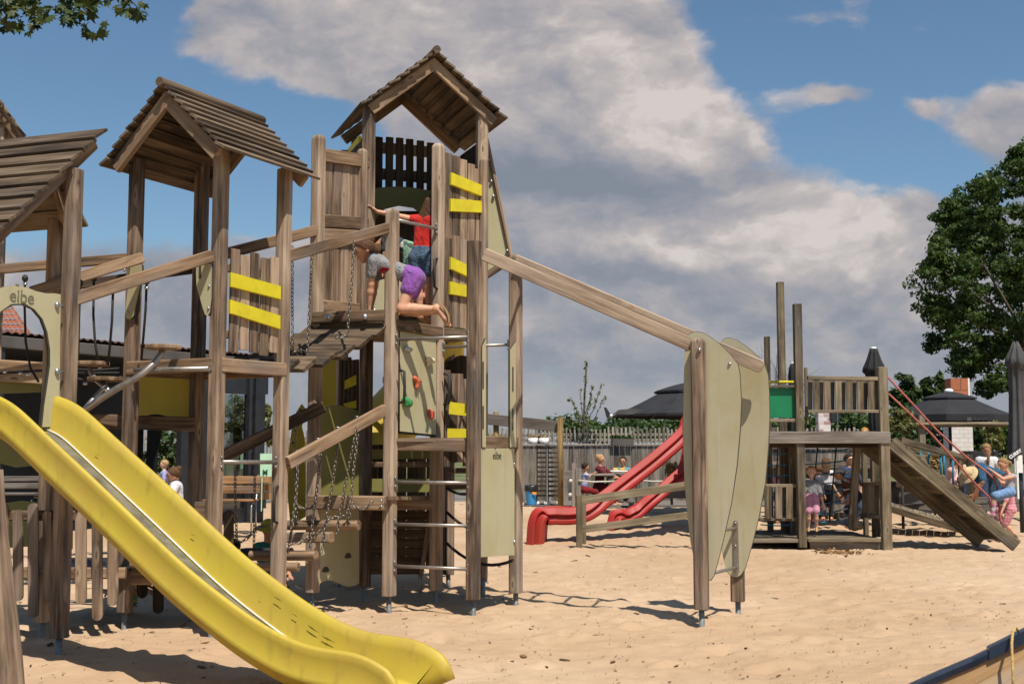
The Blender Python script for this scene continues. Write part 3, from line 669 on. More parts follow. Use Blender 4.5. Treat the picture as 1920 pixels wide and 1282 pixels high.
# ---- posts
A1 = px_post(110, 1225, 1195, 318)
B1 = px_post(233, 1176, 1147, 300)
B2 = px_post(396, 1190, 1159, 268)
B3 = V((XU(521, 1100, 10.95), 10.95, 0)); B4 = V((XU(361, 1100, 11.4), 11.4, 0))
post(B3.x, B3.y, ZV(318, B3.y), ZV(1135, B3.y)); post(B4.x, B4.y, ZV(290, B4.y), ZV(1135, B4.y))
A2 = V((-3.87, 10.25, 0)); post(A2.x, A2.y, 3.48, 0.12)
A0 = A1 - e2 * 0.96; post(A0.x, A0.y, 2.9, 0.12)
C1 = px_post(585, 1142, 1110, 253, 0.055)
D1 = px_post(729, 1145, 1117, 391, 0.055)
SQ = (D1 - C1).length
C2 = px_post(682, 1127, 1098, 190, foot=True)
C3 = px_post(817, 1128, 1106, 269, 0.055)
g1 = V((0.94, 0.342, 0)); g2 = V((-0.342, 0.94, 0))                 # the tall tower is turned by 45 degrees
C4 = C2 + g1 * 1.26; post(C4.x, C4.y, ZV(205, C4.y), 0.15, ang=R(20))
C6 = C2 + g2 * 1.18; C7 = C4 + g2 * 1.18
post(C6.x, C6.y, 4.95, 0.12, ang=R(20)); post(C7.x, C7.y, 4.95, 0.12, ang=R(20))
E1 = px_post(887, 1152, 1124, 452)
E2 = px_post(967, 1133, 1111, 477, 0.05)
F1 = px_post(1316, 1170, 1142, 633, 0.045)
F2 = px_post(1384, 1150, 1127, 640)
m1 = (F1 - E1).normalized(); m2 = (E2 - E1).normalized()
def mid(a, b, t=0.5): return a.lerp(b, t)
# ---- roofs
def slope(mb, r0, r1, w0, w1, n, th=0.022, lap=0.03, jit=0.012):
    r0, r1, w0, w1 = V(r0), V(r1), V(w0), V(w1)
    nrm = (r1 - r0).cross(w0 - r0).normalized()
    if nrm.z < 0: nrm = -nrm
    ax = (r1 - r0).normalized()
    for k in range(n):
        t0, t1 = k / n, (k + 1) / n + lap / n * 1.2
        j0, j1 = ax * random.uniform(-jit, jit), ax * random.uniform(-jit, jit)
        a0, a1 = r0.lerp(w0, t0) + j0, r1.lerp(w1, t0) + j1; b0, b1 = r0.lerp(w0, min(t1, 1.03)) + j0, r1.lerp(w1, min(t1, 1.03)) + j1
        lift = nrm * (th * 1.25)
        mb.slab([a0 + nrm * 0.002, a1 + nrm * 0.002, b1 + lift, b0 + lift], th)
    return nrm
def gable_roof(r0, r1, L0, L1, R0, R1, n, ov=0.07, ends=(True, True)):
    """ridge r0-r1, left eave L0-L1, right eave R0-R1"""
    mb = MB(); slope(mb, r0, r1, L0, L1, n); slope(mb, r0, r1, R0, R1, n)
    ro = mb.build('roof', M['roof'], PS)
    c = MB(); ax = (r1 - r0).normalized(); c.tube([r0 - ax * 0.03 + Zv(0.012), r1 + ax * 0.03 + Zv(0.012)], 0.042, 10); c.build('ridge_cap', M['roof'], ro)
    for (ra, La, Ra, on, sg) in ((r0, L0, R0, ends[0], 1), (r1, L1, R1, ends[1], -1)):
        if not on: continue
        for E in (La, Ra):
            d = (E - ra); nn = ax.cross(d).normalized(); nn = -nn if nn.z > 0 else nn
            off = ax * (ov * sg) + nn * 0.090; b = MB()
            b.bar(ra + off + d * 0.03, ra + off + d * 0.93, 0.12, 0.045, side=nn, ch=0.008); b.build('rafter', M['beam'], ro)
    return ro
# roof of the middle tower
YB = 10.2; rb0 = W(303, 157, YB); RL = 1.33
rb1 = rb0 + e2 * RL; wR = e1 * 0.68 - Zv(0.64); wL = -e1 * 0.68 - Zv(0.64)
gable_roof(rb0, rb1, rb0 + wL, rb1 + wL, rb0 + wR, rb1 + wR, 9)
# roof of the slide tower (long slope to the front, short slope behind)
ea = V((0.94, -0.34, 0))
ra1 = W(200, 241, 9.62); ra0 = ra1 - ea * 2.4
na1 = W(-62, 492, 8.33); na0 = na1 - ea * 2.4; fa1 = W(160, 424, 10.15); fa0 = fa1 - ea * 2.4
mb = MB(); slope(mb, ra0, ra1, na0, na1, 11); rf1 = ra1 - ea * 0.54; slope(mb, ra0, rf1, fa0, fa1, 5); roA = mb.build('roof', M['roof'], PS)
b = MB(); d = (na1 - ra1); b.bar(ra1 - ea * 0.10 + d * 0.02 - Zv(0.085), ra1 - ea * 0.10 + d * 0.97 - Zv(0.085), 0.12, 0.045, side=(0, -0.5, 1), ch=0.008); b.build('rafter', M['beam'], roA)
b = MB(); d = (fa1 - rf1); b.bar(rf1 - ea * 0.12 + d * 0.02 - Zv(0.085), rf1 - ea * 0.12 + d * 0.97 - Zv(0.085), 0.12, 0.045, side=(0, 0.5, 1), ch=0.008); b.build('rafter', M['beam'], roA)
# roof corner of a further tower at the left edge
q0, q1 = W(-120, 20, 12.6), W(-150, 60, 13.8); w0, w1 = W(45, 256, 12.6), W(2, 262, 13.8)
mb = MB(); slope(mb, q0, q1, w0, w1, 8); l0, l1 = q0 * 2 - w0, q1 * 2 - w1; l0.z, l1.z = w0.z, w1.z; slope(mb, q0, q1, l0, l1, 8)
roZ = mb.build('roof', M['roof'], PS)
b = MB(); d = w0 - q0; b.bar(q0 + d * 0.03 + V((0, 0.06, -0.09)), q0 + d * 0.93 + V((0, 0.06, -0.09)), 0.12, 0.045, side=(0.5, 0, 1)); b.build('rafter', M['beam'], roZ)
for du, Y in ((-14, 12.75), (-210, 12.9)):
    x = (du - 960) / F_PX * Y; post(x, Y, w0.z + 0.12, 0.1)
# roof of the tall tower
cC = mid(C2, C4) - g2 * 0.16 + g1 * 0.06; rc0 = V((cC.x, cC.y, W(810, 96, cC.y).z)); rc1 = rc0 + g2 * 1.52
hw = 0.80; wR = g1 * hw - Zv(0.66); wL = -g1 * hw - Zv(0.66)
gable_roof(rc0, rc1, rc0 + wL, rc1 + wL, rc0 + wR, rc1 + wR, 8, ov=0.10)
# ---- rail / beam helper
def beam(p0, p1, w=0.115, t=0.045, mat='beam', name='rail', ch=0.008, parent=None, side=(0, 0, 1), dome=0.0):
    mb = MB(); mb.bar(p0, p1, w, t, side=side, ch=ch, dome=dome); return mb.build(name, M[mat], parent or PS)
def boards(A, B, zb, zt, n, th=0.028, gap=0.012, mat='plank', name='railing_panel', off=0.0, rails=None, jag=True, curve=None, zb2=None):
    """upright boards between plan points A and B; zb, zt bottom/top heights (end values may differ)"""
    A, B = V(A), V(B); d = (B - A); L = d.length; d.normalize(); nrm = V((d.y, -d.x, 0)); mb = MB(); w = L / n
    for k in range(n):
        t = (k + 0.5) / n; c = A + d * (L * t) + nrm * off
        top = (zt + (curve(t) if curve else 0)) + (random.uniform(-0.025, 0.025) if jag else 0); bot = zb + (random.uniform(-0.03, 0.02) if jag else 0)
        mb.bar((c.x, c.y, bot), (c.x + d.x * random.uniform(-0.006, 0.006), c.y, top), w - gap, th, side=d, ch=0.007)
    o = mb.build(name, M[mat], PS)
    for z, wd in (rails or []):
        r = MB(); q = nrm * (off - 0.04 if off >= 0 else off + 0.04); r.bar(A + q + Zv(z), B + q + Zv(z), wd, 0.04, side=(0, 0, 1), ch=0.006); r.build('panel_rail', M['beam'], o)
    return o
def yboard(par, A, d, quad, nrm, th=0.035):
    """painted board, its four photo corners taken onto the panel's plane"""
    pts = [WP(u, v, A, d) for u, v in quad]; mb = MB(); c = sum(pts, V((0, 0, 0))) / 4; nrm = V(nrm).normalized()
    inner = [p + (c - p).normalized() * 0.010 for p in pts]
    rings = [[p - nrm * 0.0 for p in pts], [p + nrm * (th - 0.008) for p in pts], [p + nrm * th for p in inner]]
    mb.loft(rings, tint=0.5); return mb.build('yellow_board', M['yellow'], par)
# ---- middle tower: platform, railing with yellow boards
zB = ZV(670, B2.y)
mb = MB(); bm_c = [B1, B2, B3, B4]; 
for k in range(8):
    t0, t1 = k / 8 + 0.004, (k + 1) / 8 - 0.004
    mb.slab([B1.lerp(B4, t0) + Zv(zB), B2.lerp(B3, t0) + Zv(zB), B2.lerp(B3, t1) + Zv(zB), B1.lerp(B4, t1) + Zv(zB)], 0.038)
pl = mb.build('platform', M['deck'], PS); nB2 = (B3 - B2).normalized(); nB2 = V((nB2.y, -nB2.x, 0))
for a, c, s in ((B1, B2, -e2), (B2, B3, nB2), (B4, B3, e2), (B1, B4, -e1)):
    beam(a + s * 0.045 + Zv(zB - 0.065), c + s * 0.045 + Zv(zB - 0.065), 0.12, 0.045, name='platform_beam', parent=pl)
dB = (B3 - B2).normalized(); nBB = V((dB.y, -dB.x, 0)); off = nBB * 0.03
pB = boards(B2 + dB * 0.09 + off, B3 - dB * 0.075 + off, ZV(658, 10.5), ZV(474, 10.5), 5, gap=0.016, rails=[(ZV(505, 10.5), 0.07), (ZV(628, 10.5), 0.07)])
Q = B2 + nBB * 0.046
yboard(pB, Q, dB, [(429, 511), (523, 537), (523, 562), (429, 538)], nBB); yboard(pB, Q, dB, [(428, 562), (522, 592), (522, 618), (428, 588)], nBB)
# other posts-level bits of the middle tower: brackets, back panel, low beams
def bracket(A, d, pts, nrm, slot=None, mat='panel', name='bracket', bolts=()):
    w = [WP(u, v, A, d) for u, v in pts]; mb = MB(); mb.plate(w, 0.022, nrm, emi=1); o = mb.build(name, [M[mat], M['edge']], PS)
    if slot: s = MB(); s.plate([WP(u, v, A, d) + V(nrm).normalized() * 0.010 for u, v in slot], 0.006, nrm); s.build('slot', M['edge'], o)
    if bolts:
        k = MB()
        for u, v in bolts: k.ball(WP(u, v, A, d) + V(nrm).normalized() * 0.012, 0.013, 5)
        k.build_each('bolt', M['steel'], o)
    return o
nB = -e2
Qb = B2 - e2 * 0.075
bracket(Qb, e1, [(370, 494), (376, 487), (392, 486), (398, 489), (399, 500), (398, 560), (395, 586), (391, 592), (386, 590), (381, 575), (370, 536), (369, 510)], nB, slot=[(375, 492), (379, 493), (379, 521), (376, 524), (374, 520)], bolts=[(395, 497), (394, 537), (393, 578)])
Qa = B1 - e2 * 0.075
bracket(Qa, e1, [(246, 500), (258, 493), (268, 497), (268, 520), (252, 592), (246, 599), (239, 598), (236, 588)], nB, bolts=[(241, 586), (235, 507)])
# mustard back panel with waved edges
Qp = B4 - e1 * 0.0 + e1 * 0.02; Yp = 11.4; 
def wave(u0, u1, v, amp, n=14, ph=0.0, cyc=1.0): return [(u0 + (u1 - u0) * i / n, v + amp * math.sin(ph + 2 * math.pi * cyc * i / n)) for i in range(n + 1)]
mb = MB(); fr = wave(258, 362, 707, 4, ph=2.6) + wave(362, 258, 781, 5, ph=0.4)
mb.plate([W(u, v, 11.45 - (u - 310) * 0.001) for u, v in fr], 0.02, (-0.2, -1, 0)); mb.build('back_panel', M['ypanel'], PS)
beam(W(165, 789, 11.0), W(366, 795, 11.2), 0.13, 0.06, 'deck', 'low_beam')
beam(W(248, 1080, 10.62), W(352, 1080, 10.62), 0.14, 0.05, 'beam', 'low_beam')
mb = MB()
for k in range(5):
    y0 = 10.62 + k * 0.2; mb.slab([W(244, 1063, 10.62) + V((-0.9, k * 0.2, 0)), W(356, 1063, 10.62) + V((0.1, k * 0.2, 0)), W(356, 1063, 10.62) + V((0.1, k * 0.2 + 0.19, 0)), W(244, 1063, 10.62) + V((-0.9, k * 0.2 + 0.19, 0))], 0.03)
lowd = mb.build('low_deck', M['black'], PS)
# picket panel under the slide tower, rounded ends
def picket_panel(list_, Y, r0, r1, name='picket_panel', mat='plank', rails=True, x0=None, x1=None):
    mb = MB()
    for (ua, ub, vt, vb) in list_:
        p0, p1 = W((ua + ub) / 2, vt, Y), W((ua + ub) / 2, vb, Y); w = (ub - ua) / F_PX * Y; pts = []
        for i in range(7): a = math.pi * i / 6; pts.append(p0 + V((math.cos(a) * w / 2, 0, -w / 2 + math.sin(a) * w / 2)))
        for i in range(7): a = math.pi + math.pi * i / 6; pts.append(p1 + V((math.cos(a) * w / 2, 0, w / 2 + math.sin(a) * w / 2)))
        mb.plate(pts, 0.026, (0, -1, 0))
    o = mb.build(name, M[mat], PS)
    if rails:
        for v, wd in (r0, r1): b = MB(); b.bar(W(x0, v, Y + 0.035), W(x1, v, Y + 0.035), wd, 0.045, side=(0, 0, 1)); b.build('panel_rail', M['beam'], o)
    return o
picket_panel([(-22, -6, 958, 1120), (0, 16, 944, 1150), (25, 43, 955, 1126), (53, 72, 943, 1157), (81, 98, 957, 1130), (109, 126, 944, 1158)], 10.02, (966, 0.085), (1074, 0.095), x0=-40, x1=140)
picket_panel([(142, 162, 957, 1132), (173, 192, 944, 1163), (202, 221, 957, 1135)], 10.35, (966, 0.085), (1074, 0.095), x0=128, x1=236)
picket_panel([(257, 276, 960, 1121), (287, 306, 950, 1150), (317, 336, 960, 1123), (420, 438, 955, 1130)], 11.35, (968, 0.08), (1078, 0.09), mat='darkwood', x0=240, x1=440)
mb = MB(); mb.bar(W(244, 1040, 10.5), W(290, 1040, 10.5), 0.2, 0.03, side=(0, 0, 1)); mb.build('end_board', M['plank'], PS)
mb = MB(); mb.bar(W(365, 958, 10.3), W(385, 958, 10.3), 0.16, 0.03, side=(0, 0, 1)); mb.build('end_board', M['plank'], PS)
# dark green sheet low behind the pickets
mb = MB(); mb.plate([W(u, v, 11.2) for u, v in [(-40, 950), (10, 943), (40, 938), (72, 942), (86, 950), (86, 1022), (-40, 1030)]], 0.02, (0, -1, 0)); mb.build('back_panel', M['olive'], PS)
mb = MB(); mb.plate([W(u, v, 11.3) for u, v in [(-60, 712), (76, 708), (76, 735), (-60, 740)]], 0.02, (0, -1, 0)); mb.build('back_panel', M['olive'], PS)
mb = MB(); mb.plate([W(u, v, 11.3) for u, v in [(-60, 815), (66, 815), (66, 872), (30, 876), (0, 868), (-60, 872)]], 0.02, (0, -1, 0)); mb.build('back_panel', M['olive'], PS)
# ---- bridge between slide tower and middle tower: hand rails and ropes
beam(A1 + e1 * 0.03 + Zv(ZV(556, 9.2)), B2 - e2 * 0.085 - e1 * 0.01 + Zv(ZV(472, 10.05)), 0.105, 0.045, name='hand_rail')
beam(W(58, 548, 10.1), W(270, 482, 10.5), 0.095, 0.05, name='hand_rail', dome=0.03)
beam(W(-40, 508, 10.7), W(240, 484, 10.75), 0.085, 0.045, name='hand_rail')
beam(W(150, 533, 11.2), W(368, 504, 11.45), 0.085, 0.045, name='hand_rail', mat='darkwood')
beam(W(-40, 692, 11.2), W(84, 700, 11.2), 0.20, 0.05, name='platform_beam')
def ropes(lst, mat='rope_black', name='rope', r=0.011):
    for pts in lst:
        mb = MB(); mb.tube(pts, r, 8); mb.build(name, M[mat], PS)
ropes([[W(47, 515, 10.7), W(46, 570, 10.7), W(48, 640, 10.7), W(57, 690, 10.7), W(72, 715, 10.6)],
       [W(150, 536, 10.2), W(148, 600, 10.2), W(146, 680, 10.3), W(139, 702, 10.4)],
       [W(176, 524, 10.6), W(175, 590, 10.5), W(178, 640, 10.5), W(185, 684, 10.5)],
       [W(212, 543, 10.1), W(210, 600, 10.1), W(206, 650, 10.2), W(202, 684, 10.3)],
       [W(275, 527, 10.3), W(273, 580, 10.3), W(269, 630, 10.4), W(265, 672, 10.5)],
       [W(0, 700, 10.6), W(40, 697, 10.6), W(86, 694, 10.6), W(140, 692, 10.6)],
       [W(140, 708, 10.8), W(170, 716, 10.8), W(205, 712, 10.8), W(232, 706, 10.8)],
       [W(140, 692, 11.0), W(180, 694, 11.0), W(230, 690, 11.0)], [W(140, 699, 11.0), W(230, 699, 11.0)]])
mb = MB()
for u, v, Y in ((47, 522, 10.7), (150, 531, 10.15), (176, 522, 10.6), (212, 540, 10.1), (275, 527, 10.28)):
    p = W(u, v, Y - 0.03); mb.ball(p, 0.028, 6, (1, 1, 1.2))
mb.build_each('rope_socket', M['black'], PS)
mb = MB()
for u, v, Y in ((10, 697, 10.55), (39, 700, 10.55), (53, 702, 10.55), (187, 689, 10.4), (189, 716, 10.4), (160, 719, 10.5), (47, 532, 10.66), (275, 540, 10.25), (176, 519, 10.55)):
    p = W(u, v, Y); mb.tube([p - V((0.016, 0, 0)), p + V((0.016, 0, 0))], 0.013, 8)
mb.build_each('rope_ferrule', M['shine'], PS)
# stepping discs on bent steel pipes
mp = MB(); pip = [(140, 783, 10.1), (160, 768, 10.0), (190, 747, 9.95), (220, 728, 9.9), (255, 709, 9.9), (272, 697, 9.9), (290, 680, 9.95), (302, 664, 10.0), (305, 655, 10.0)]
mp.tube([W(*p) for p in pip], 0.027, 12); pipe = mp.build('step_pipe', M['tubesteel'], PS)
for pts in ([(252, 694, 10.35), (300, 693, 10.3), (392, 691, 10.1)], [(150, 778, 10.1), (175, 748, 10.2), (192, 730, 10.25), (198, 716, 10.25)], [(205, 735, 10.05), (192, 722, 10.2), (178, 710, 10.3), (170, 697, 10.4), (168, 688, 10.4)]):
    b = MB(); b.tube([W(*p) for p in pts], 0.022, 10); b.build('step_pipe', M['tubesteel'], PS)
b = MB(); b.tube([W(198, 727, 10.0), W(206, 734, 9.98)], 0.024, 10); b.build('pipe_clamp', M['shine'], PS)
for ua, ub, v, Y in ((138, 206, 682, 10.4), (163, 231, 711, 10.25), (271, 341, 651, 10.0)):
    b = MB(); c = W((ua + ub) / 2, v, Y); r = (ub - ua) / 2 / F_PX * Y
    ring = lambda z, k: [c + V((r * k * math.cos(a), r * k * math.sin(a), z)) for a in [2 * math.pi * i / 10 for i in range(10)]]
    b.loft([ring(-0.016, 0.97), ring(-0.01, 1), ring(0.012, 1), ring(0.018, 0.97)]); b.build('stepping_disc', M['beam'], PS)
# ---- arch panel and slide of the slide tower
QA = A1 + e1 * 0.035
outer = [(112, 552), (100, 550), (84, 550), (66, 546), (48, 539), (28, 535), (5, 538), (-18, 546), (-36, 552), (-56, 553)]
inner = [(-26, 830), (-27, 720), (-24, 650), (-14, 608), (2, 584), (22, 573), (42, 572), (60, 580), (75, 598), (84, 622), (89, 655), (89, 685), (84, 720), (78, 760), (74, 800)]
pts = [WP(u, v, QA, e2) for u, v in outer + [(-58, 830)] + inner + [(109, 800)]]
mb = MB(); mb.plate(pts, 0.022, e1, emi=1); arch = mb.build('arch_panel', [M['panel'], M['edge']], PS)
mb = MB(); mb.plate([WP(u, v, QA, e2) - e1 * 0.0 for u, v in [inner[i] for i in range(len(inner))] + [(u + (3 if u > 30 else -3), v - (3 if 580 > v else 0)) for u, v in inner[::-1]]], 0.0235, e1); mb.build('panel_edge', M['edge'], arch)
mb = MB()
for v in (573, 697): p = WP(108, v, QA, e2); mb.ball(p + e1 * 0.015 - e2 * 0.02, 0.022, 6, (1, 1, 1.3)); mb.tube([p - e2 * 0.02, p + e2 * 0.05], 0.014, 8)
mb.build_each('bolt', M['steel'], arch)
def text_mesh(txt, size, origin, xd, yd, mat, name, parent=None, depth=0.002, italic=0.0, bold=0.0):
    cu = bpy.data.curves.new(name, 'FONT'); cu.body = txt; cu.size = size; cu.align_x = 'CENTER'; cu.align_y = 'CENTER'; cu.extrude = depth; cu.shear = italic; cu.offset = bold
    o = bpy.data.objects.new(name, cu); S.collection.objects.link(o); bpy.context.view_layer.update()
    me = bpy.data.meshes.new_from_object(o.evaluated_get(bpy.context.evaluated_depsgraph_get())); bpy.data.objects.remove(o); bpy.data.curves.remove(cu)
    xd = V(xd).normalized(); yd = (V(yd) - xd * V(yd).dot(xd)).normalized(); zd = xd.cross(yd)
    off = wloc(parent) if parent else V((0, 0, 0))
    for v in me.vertices: c = v.co.copy(); p = V(origin) + xd * c.x + yd * c.y + zd * c.z - off; v.co = p
    me.materials.clear(); me.materials.append(M[mat]); n = bpy.data.objects.new(name, me); S.collection.objects.link(n)
    if parent: n.parent = parent
    return n
M['letter2'] = mat_plain('engraved_lettering', (0.16, 0.15, 0.09), 0.7, 0.05)
tp = WP(39, 557, QA, e2); text_mesh('eibe', 0.135, tp + e1 * 0.013, e2, (0, 0, 1), 'letter2', 'lettering', arch)
mb = MB(); q = tp - e2 * 0.045 + Zv(0.085) + e1 * 0.012; mb.bar(q - e2 * 0.016, q + e2 * 0.016, 0.010, 0.004, side=(0, 0, 1), ch=0); mb.build('lettering', M['letter2'], arch)
S0 = A1 - e2 * 0.45
near_px = [(-40, 728), (0, 736), (30, 747), (82, 793), (150, 850), (225, 920), (300, 995), (375, 1067), (430, 1112), (480, 1150), (550, 1190), (612, 1210), (675, 1216), (712, 1228), (735, 1242)]
far_px = [(82, 738), (115, 746), (150, 769), (250, 869), (350, 962), (450, 1052), (500, 1088), (575, 1140), (650, 1182), (700, 1195), (762, 1199), (800, 1213), (827, 1240)]
SDIR = e1.copy()
def rimline(px, off):
    o = []
    for u, v in px: p = WP(u, v, S0 + e2 * off, SDIR); o.append(((p - S0).dot(SDIR), p.z))
    return o
nr, fr_ = rimline(near_px, -0.30), rimline(far_px, 0.30)
print('SLIDE near', [(round(a, 2), round(b, 2)) for a, b in nr]); print('SLIDE far', [(round(a, 2), round(b, 2)) for a, b in fr_])
def interp(tab, x): 
    xs = [t[0] for t in tab]; ys = [t[1] for t in tab]; return float(np.interp(x, xs, ys))
Ls = np.linspace(0.03, max(nr[-1][0], fr_[-1][0]) - 0.02, 60); raw = []
for L in Ls:
    c = [];
    if L <= nr[-1][0]: c.append(interp(nr, L))
    if L >= fr_[0][0]: c.append(interp(fr_, L))
    raw.append(sum(c) / len(c))
prof = np.array(raw); 
for _ in range(4): prof[1:-1] = (prof[:-2] + 2 * prof[1:-1] + prof[2:]) / 4
Ls = np.append(Ls, [Ls[-1] + 0.05, Ls[-1] + 0.09]); prof = np.append(prof, [prof[-1] - 0.055, prof[-1] - 0.14])
sec = [(-0.285, 0.064), (-0.322, 0.048), (-0.336, 0.060), (-0.322, 0.082), (-0.318, 0.208), (-0.326, 0.246), (-0.312, 0.270), (-0.288, 0.262), (-0.275, 0.200), (-0.255, 0.03), (-0.235, 0.004), (0.0, 0.0), (0.235, 0.004), (0.255, 0.03), (0.275, 0.200), (0.288, 0.262), (0.312, 0.270), (0.326, 0.246), (0.318, 0.208), (0.322, 0.082), (0.336, 0.060), (0.322, 0.048), (0.285, 0.064), (0.24, -0.03), (-0.24, -0.03)]
rings = []; WALL = 0.270
for i, (L, z) in enumerate(zip(Ls, prof)):
    tz = (prof[min(i + 1, len(prof) - 1)] - prof[max(i - 1, 0)]) / (Ls[min(i + 1, len(Ls) - 1)] - Ls[max(i - 1, 0)])
    n = (Zv(1) - SDIR * tz).normalized(); 
    n = n
    base = S0 + SDIR * L + Zv(z) - n * WALL
    rings.append([base + e2 * a + n * h for a, h in sec])
mb = MB(); mb.loft(rings, smooth=True, tint=0.5); slide = mb.build('slide', M['slide'], PS)
mb = MB(); st = []
for i in range(2, 46):
    r = rings[i]; up = (r[11] - r[24].lerp(r[23], .5)).normalized(); c = r[11]
    st.append([c - e2 * 0.225 + up * 0.009, c + e2 * 0.225 + up * 0.009, c + e2 * 0.225 + up * 0.0055, c - e2 * 0.225 + up * 0.0055])
mb.loft(st); mb.build('steel_sheet', M['sheet'], slide)
mb = MB(); pts = []
for i in range(1, 45): r = rings[i]; up = (r[11] - r[24].lerp(r[23], .5)).normalized(); pts.append(r[12] + up * 0.013 + e2 * 0.004)
mb.tube(pts, 0.0075, 6); mb.build('steel_trim', M['trim'], slide)
mb = MB()
rs = random.Random(2)
for (u, v, n, L0) in ((516, 1118, 4, 9), (549, 1149, 3, 9), (579, 1171, 5, 13), (606, 1191, 5, 16), (488, 1118, 1, 5), (360, 1000, 2, 6), (180, 850, 2, 5)):
    for k in range(n):
        uu, vv, L = u + k * rs.uniform(1.2, 2.6), v + k * rs.uniform(0.8, 1.9), L0 * rs.uniform(.6, 1.1)
        p = WP(uu, vv, S0 + e2 * 0.262, SDIR); p2 = WP(uu + L * 0.85, vv + L * rs.uniform(.40, .60), S0 + e2 * 0.262, SDIR)
        mb.bar(p - e2 * 0.010, p2 - e2 * 0.010, rs.uniform(.0018, .004), 0.002, side=(0, 0, 1), ch=0)
mb.build('scuff_marks', M['scuff'], slide)
# ---- plank bridge from middle tower to tall tower
zC = ZV(599, D1.y)
n0, n1 = B3 + Zv(zB), D1 + Zv(zC); f0, f1 = B4 + Zv(zB), C1 + Zv(zC)
for k in range(6):
    t0, t1 = k / 6 + 0.015, (k + 1) / 6 - 0.022; sg = -0.10 * math.sin(math.pi * (k + 0.5) / 6)
    a, b_, c, d = n0.lerp(n1, t0), n0.lerp(n1, t1), f0.lerp(f1, t1), f0.lerp(f1, t0); tl = 0.03
    mb = MB(); mb.slab([d + Zv(sg - .035), a + Zv(sg - .035 - tl), b_ + Zv(sg + .03 - tl), c + Zv(sg + .03)], 0.042); mb.build('bridge_plank', M['roof'], PS)
beam(B3 + e1 * 0.03 + Zv(ZV(482, B3.y)), D1 + V((-0.03, -0.03, ZV(428, D1.y))), 0.105, 0.045, name='hand_rail')
beam(B4 + Zv(ZV(488, B4.y)), C1 + V((0.02, -0.04, ZV(432, C1.y))), 0.105, 0.045, name='hand_rail')
def chains(lst, name='chain'):
    for p in lst: mb = MB(); chain_mesh(mb, p); mb.build(name, M['chain'], PS)
chains([[W(549, 462, 11.6), W(548, 560, 11.6), W(549, 664, 11.6)], [W(586, 470, 11.35), W(581, 560, 11.35), W(576, 663, 11.35)], [W(664, 452, 11.45), W(659, 540, 11.45), W(651, 628, 11.45)],
        [W(548, 664, 11.5), W(562, 655, 11.5), W(576, 662, 11.4)], [W(630, 634, 11.4), W(651, 630, 11.45)]])
# ---- tall tower: square landing C1-D1-C3-C2 plus roofed bay
mb = MB()
for k in range(7):
    t0, t1 = k / 7 + 0.004, (k + 1) / 7 - 0.004
    mb.slab([C1.lerp(C2, t0) + Zv(zC), D1.lerp(C3, t0) + Zv(zC), D1.lerp(C3, t1) + Zv(zC), C1.lerp(C2, t1) + Zv(zC)], 0.036)
for k in range(9):
    t0, t1 = k / 9 + 0.004, (k + 1) / 9 - 0.004
    mb.slab([C2.lerp(C6, t0) + Zv(zC - 0.003), C4.lerp(C7, t0) + Zv(zC - 0.003), C4.lerp(C7, t1) + Zv(zC - 0.003), C2.lerp(C6, t1) + Zv(zC - 0.003)], 0.036)
pl = mb.build('platform', M['deck'], PS)
beam(C1 + V((-0.02, -0.085, zC + 0.02)), D1 + V((-0.06, -0.085, zC + 0.03)), 0.115, 0.05, name='platform_beam', parent=pl, mat='deck')
beam(D1 + e1 * 0.05 + Zv(zC - 0.055), C3 + e1 * 0.05 + Zv(zC - 0.055), 0.11, 0.045, name='platform_beam', parent=pl, mat='deck')
beam(C1 - e1 * 0.05 + Zv(zC - 0.06), C2 - e1 * 0.05 + Zv(zC - 0.06), 0.11, 0.045, name='platform_beam', parent=pl, mat='deck')
beam(C3 + Zv(zC - 0.06) + e1 * 0.02, C4 + Zv(zC - 0.06), 0.12, 0.045, name='platform_beam', parent=pl, mat='deck')
mb = MB()
for u in (615, 684): p = W(u, 594, D1.y - 0.11); mb.ball(p, 0.03, 6, (1, 0.6, 1))
mb.build_each('chain_anchor', M['steel'], PS)
# left railing panel C1-C2 (two storeys) with cross rails outside
dL = (C2 - C1).normalized(); Yl = 12.1
pL = boards(C1 + dL * 0.07 - V((0, 0.0, 0)), C2 - dL * 0.02, ZV(580, Yl), ZV(283, Yl), 5, gap=0.012, curve=lambda t: 0.03 * math.sin(t * 3.1) - 0.08 * t)
for (va, vb, wv) in ((292, 296, 0.135), (415, 412, 0.13), (440, 436, 0.12), (573, 573, 0.11)):
    a, c = C1 + dL * 0.04, C2 + dL * 0.0; nn = V((dL.y, -dL.x, 0)) * 0.035
    b = MB(); b.bar(a + nn + Zv(ZV(va, a.y)), c + nn + Zv(ZV(vb + (va - 292) * 0, c.y) - 0.05), wv, 0.04, side=(0, 0, 1), ch=0.006); b.build('panel_rail', M['beam'], pL)
q = C2 - dL * 0.09 + V((0.0, -0.05, 0)); post(q.x, q.y, ZV(279, q.y), ZV(592, q.y), 0.045, w=0.10, foot=False, name='stub_post')
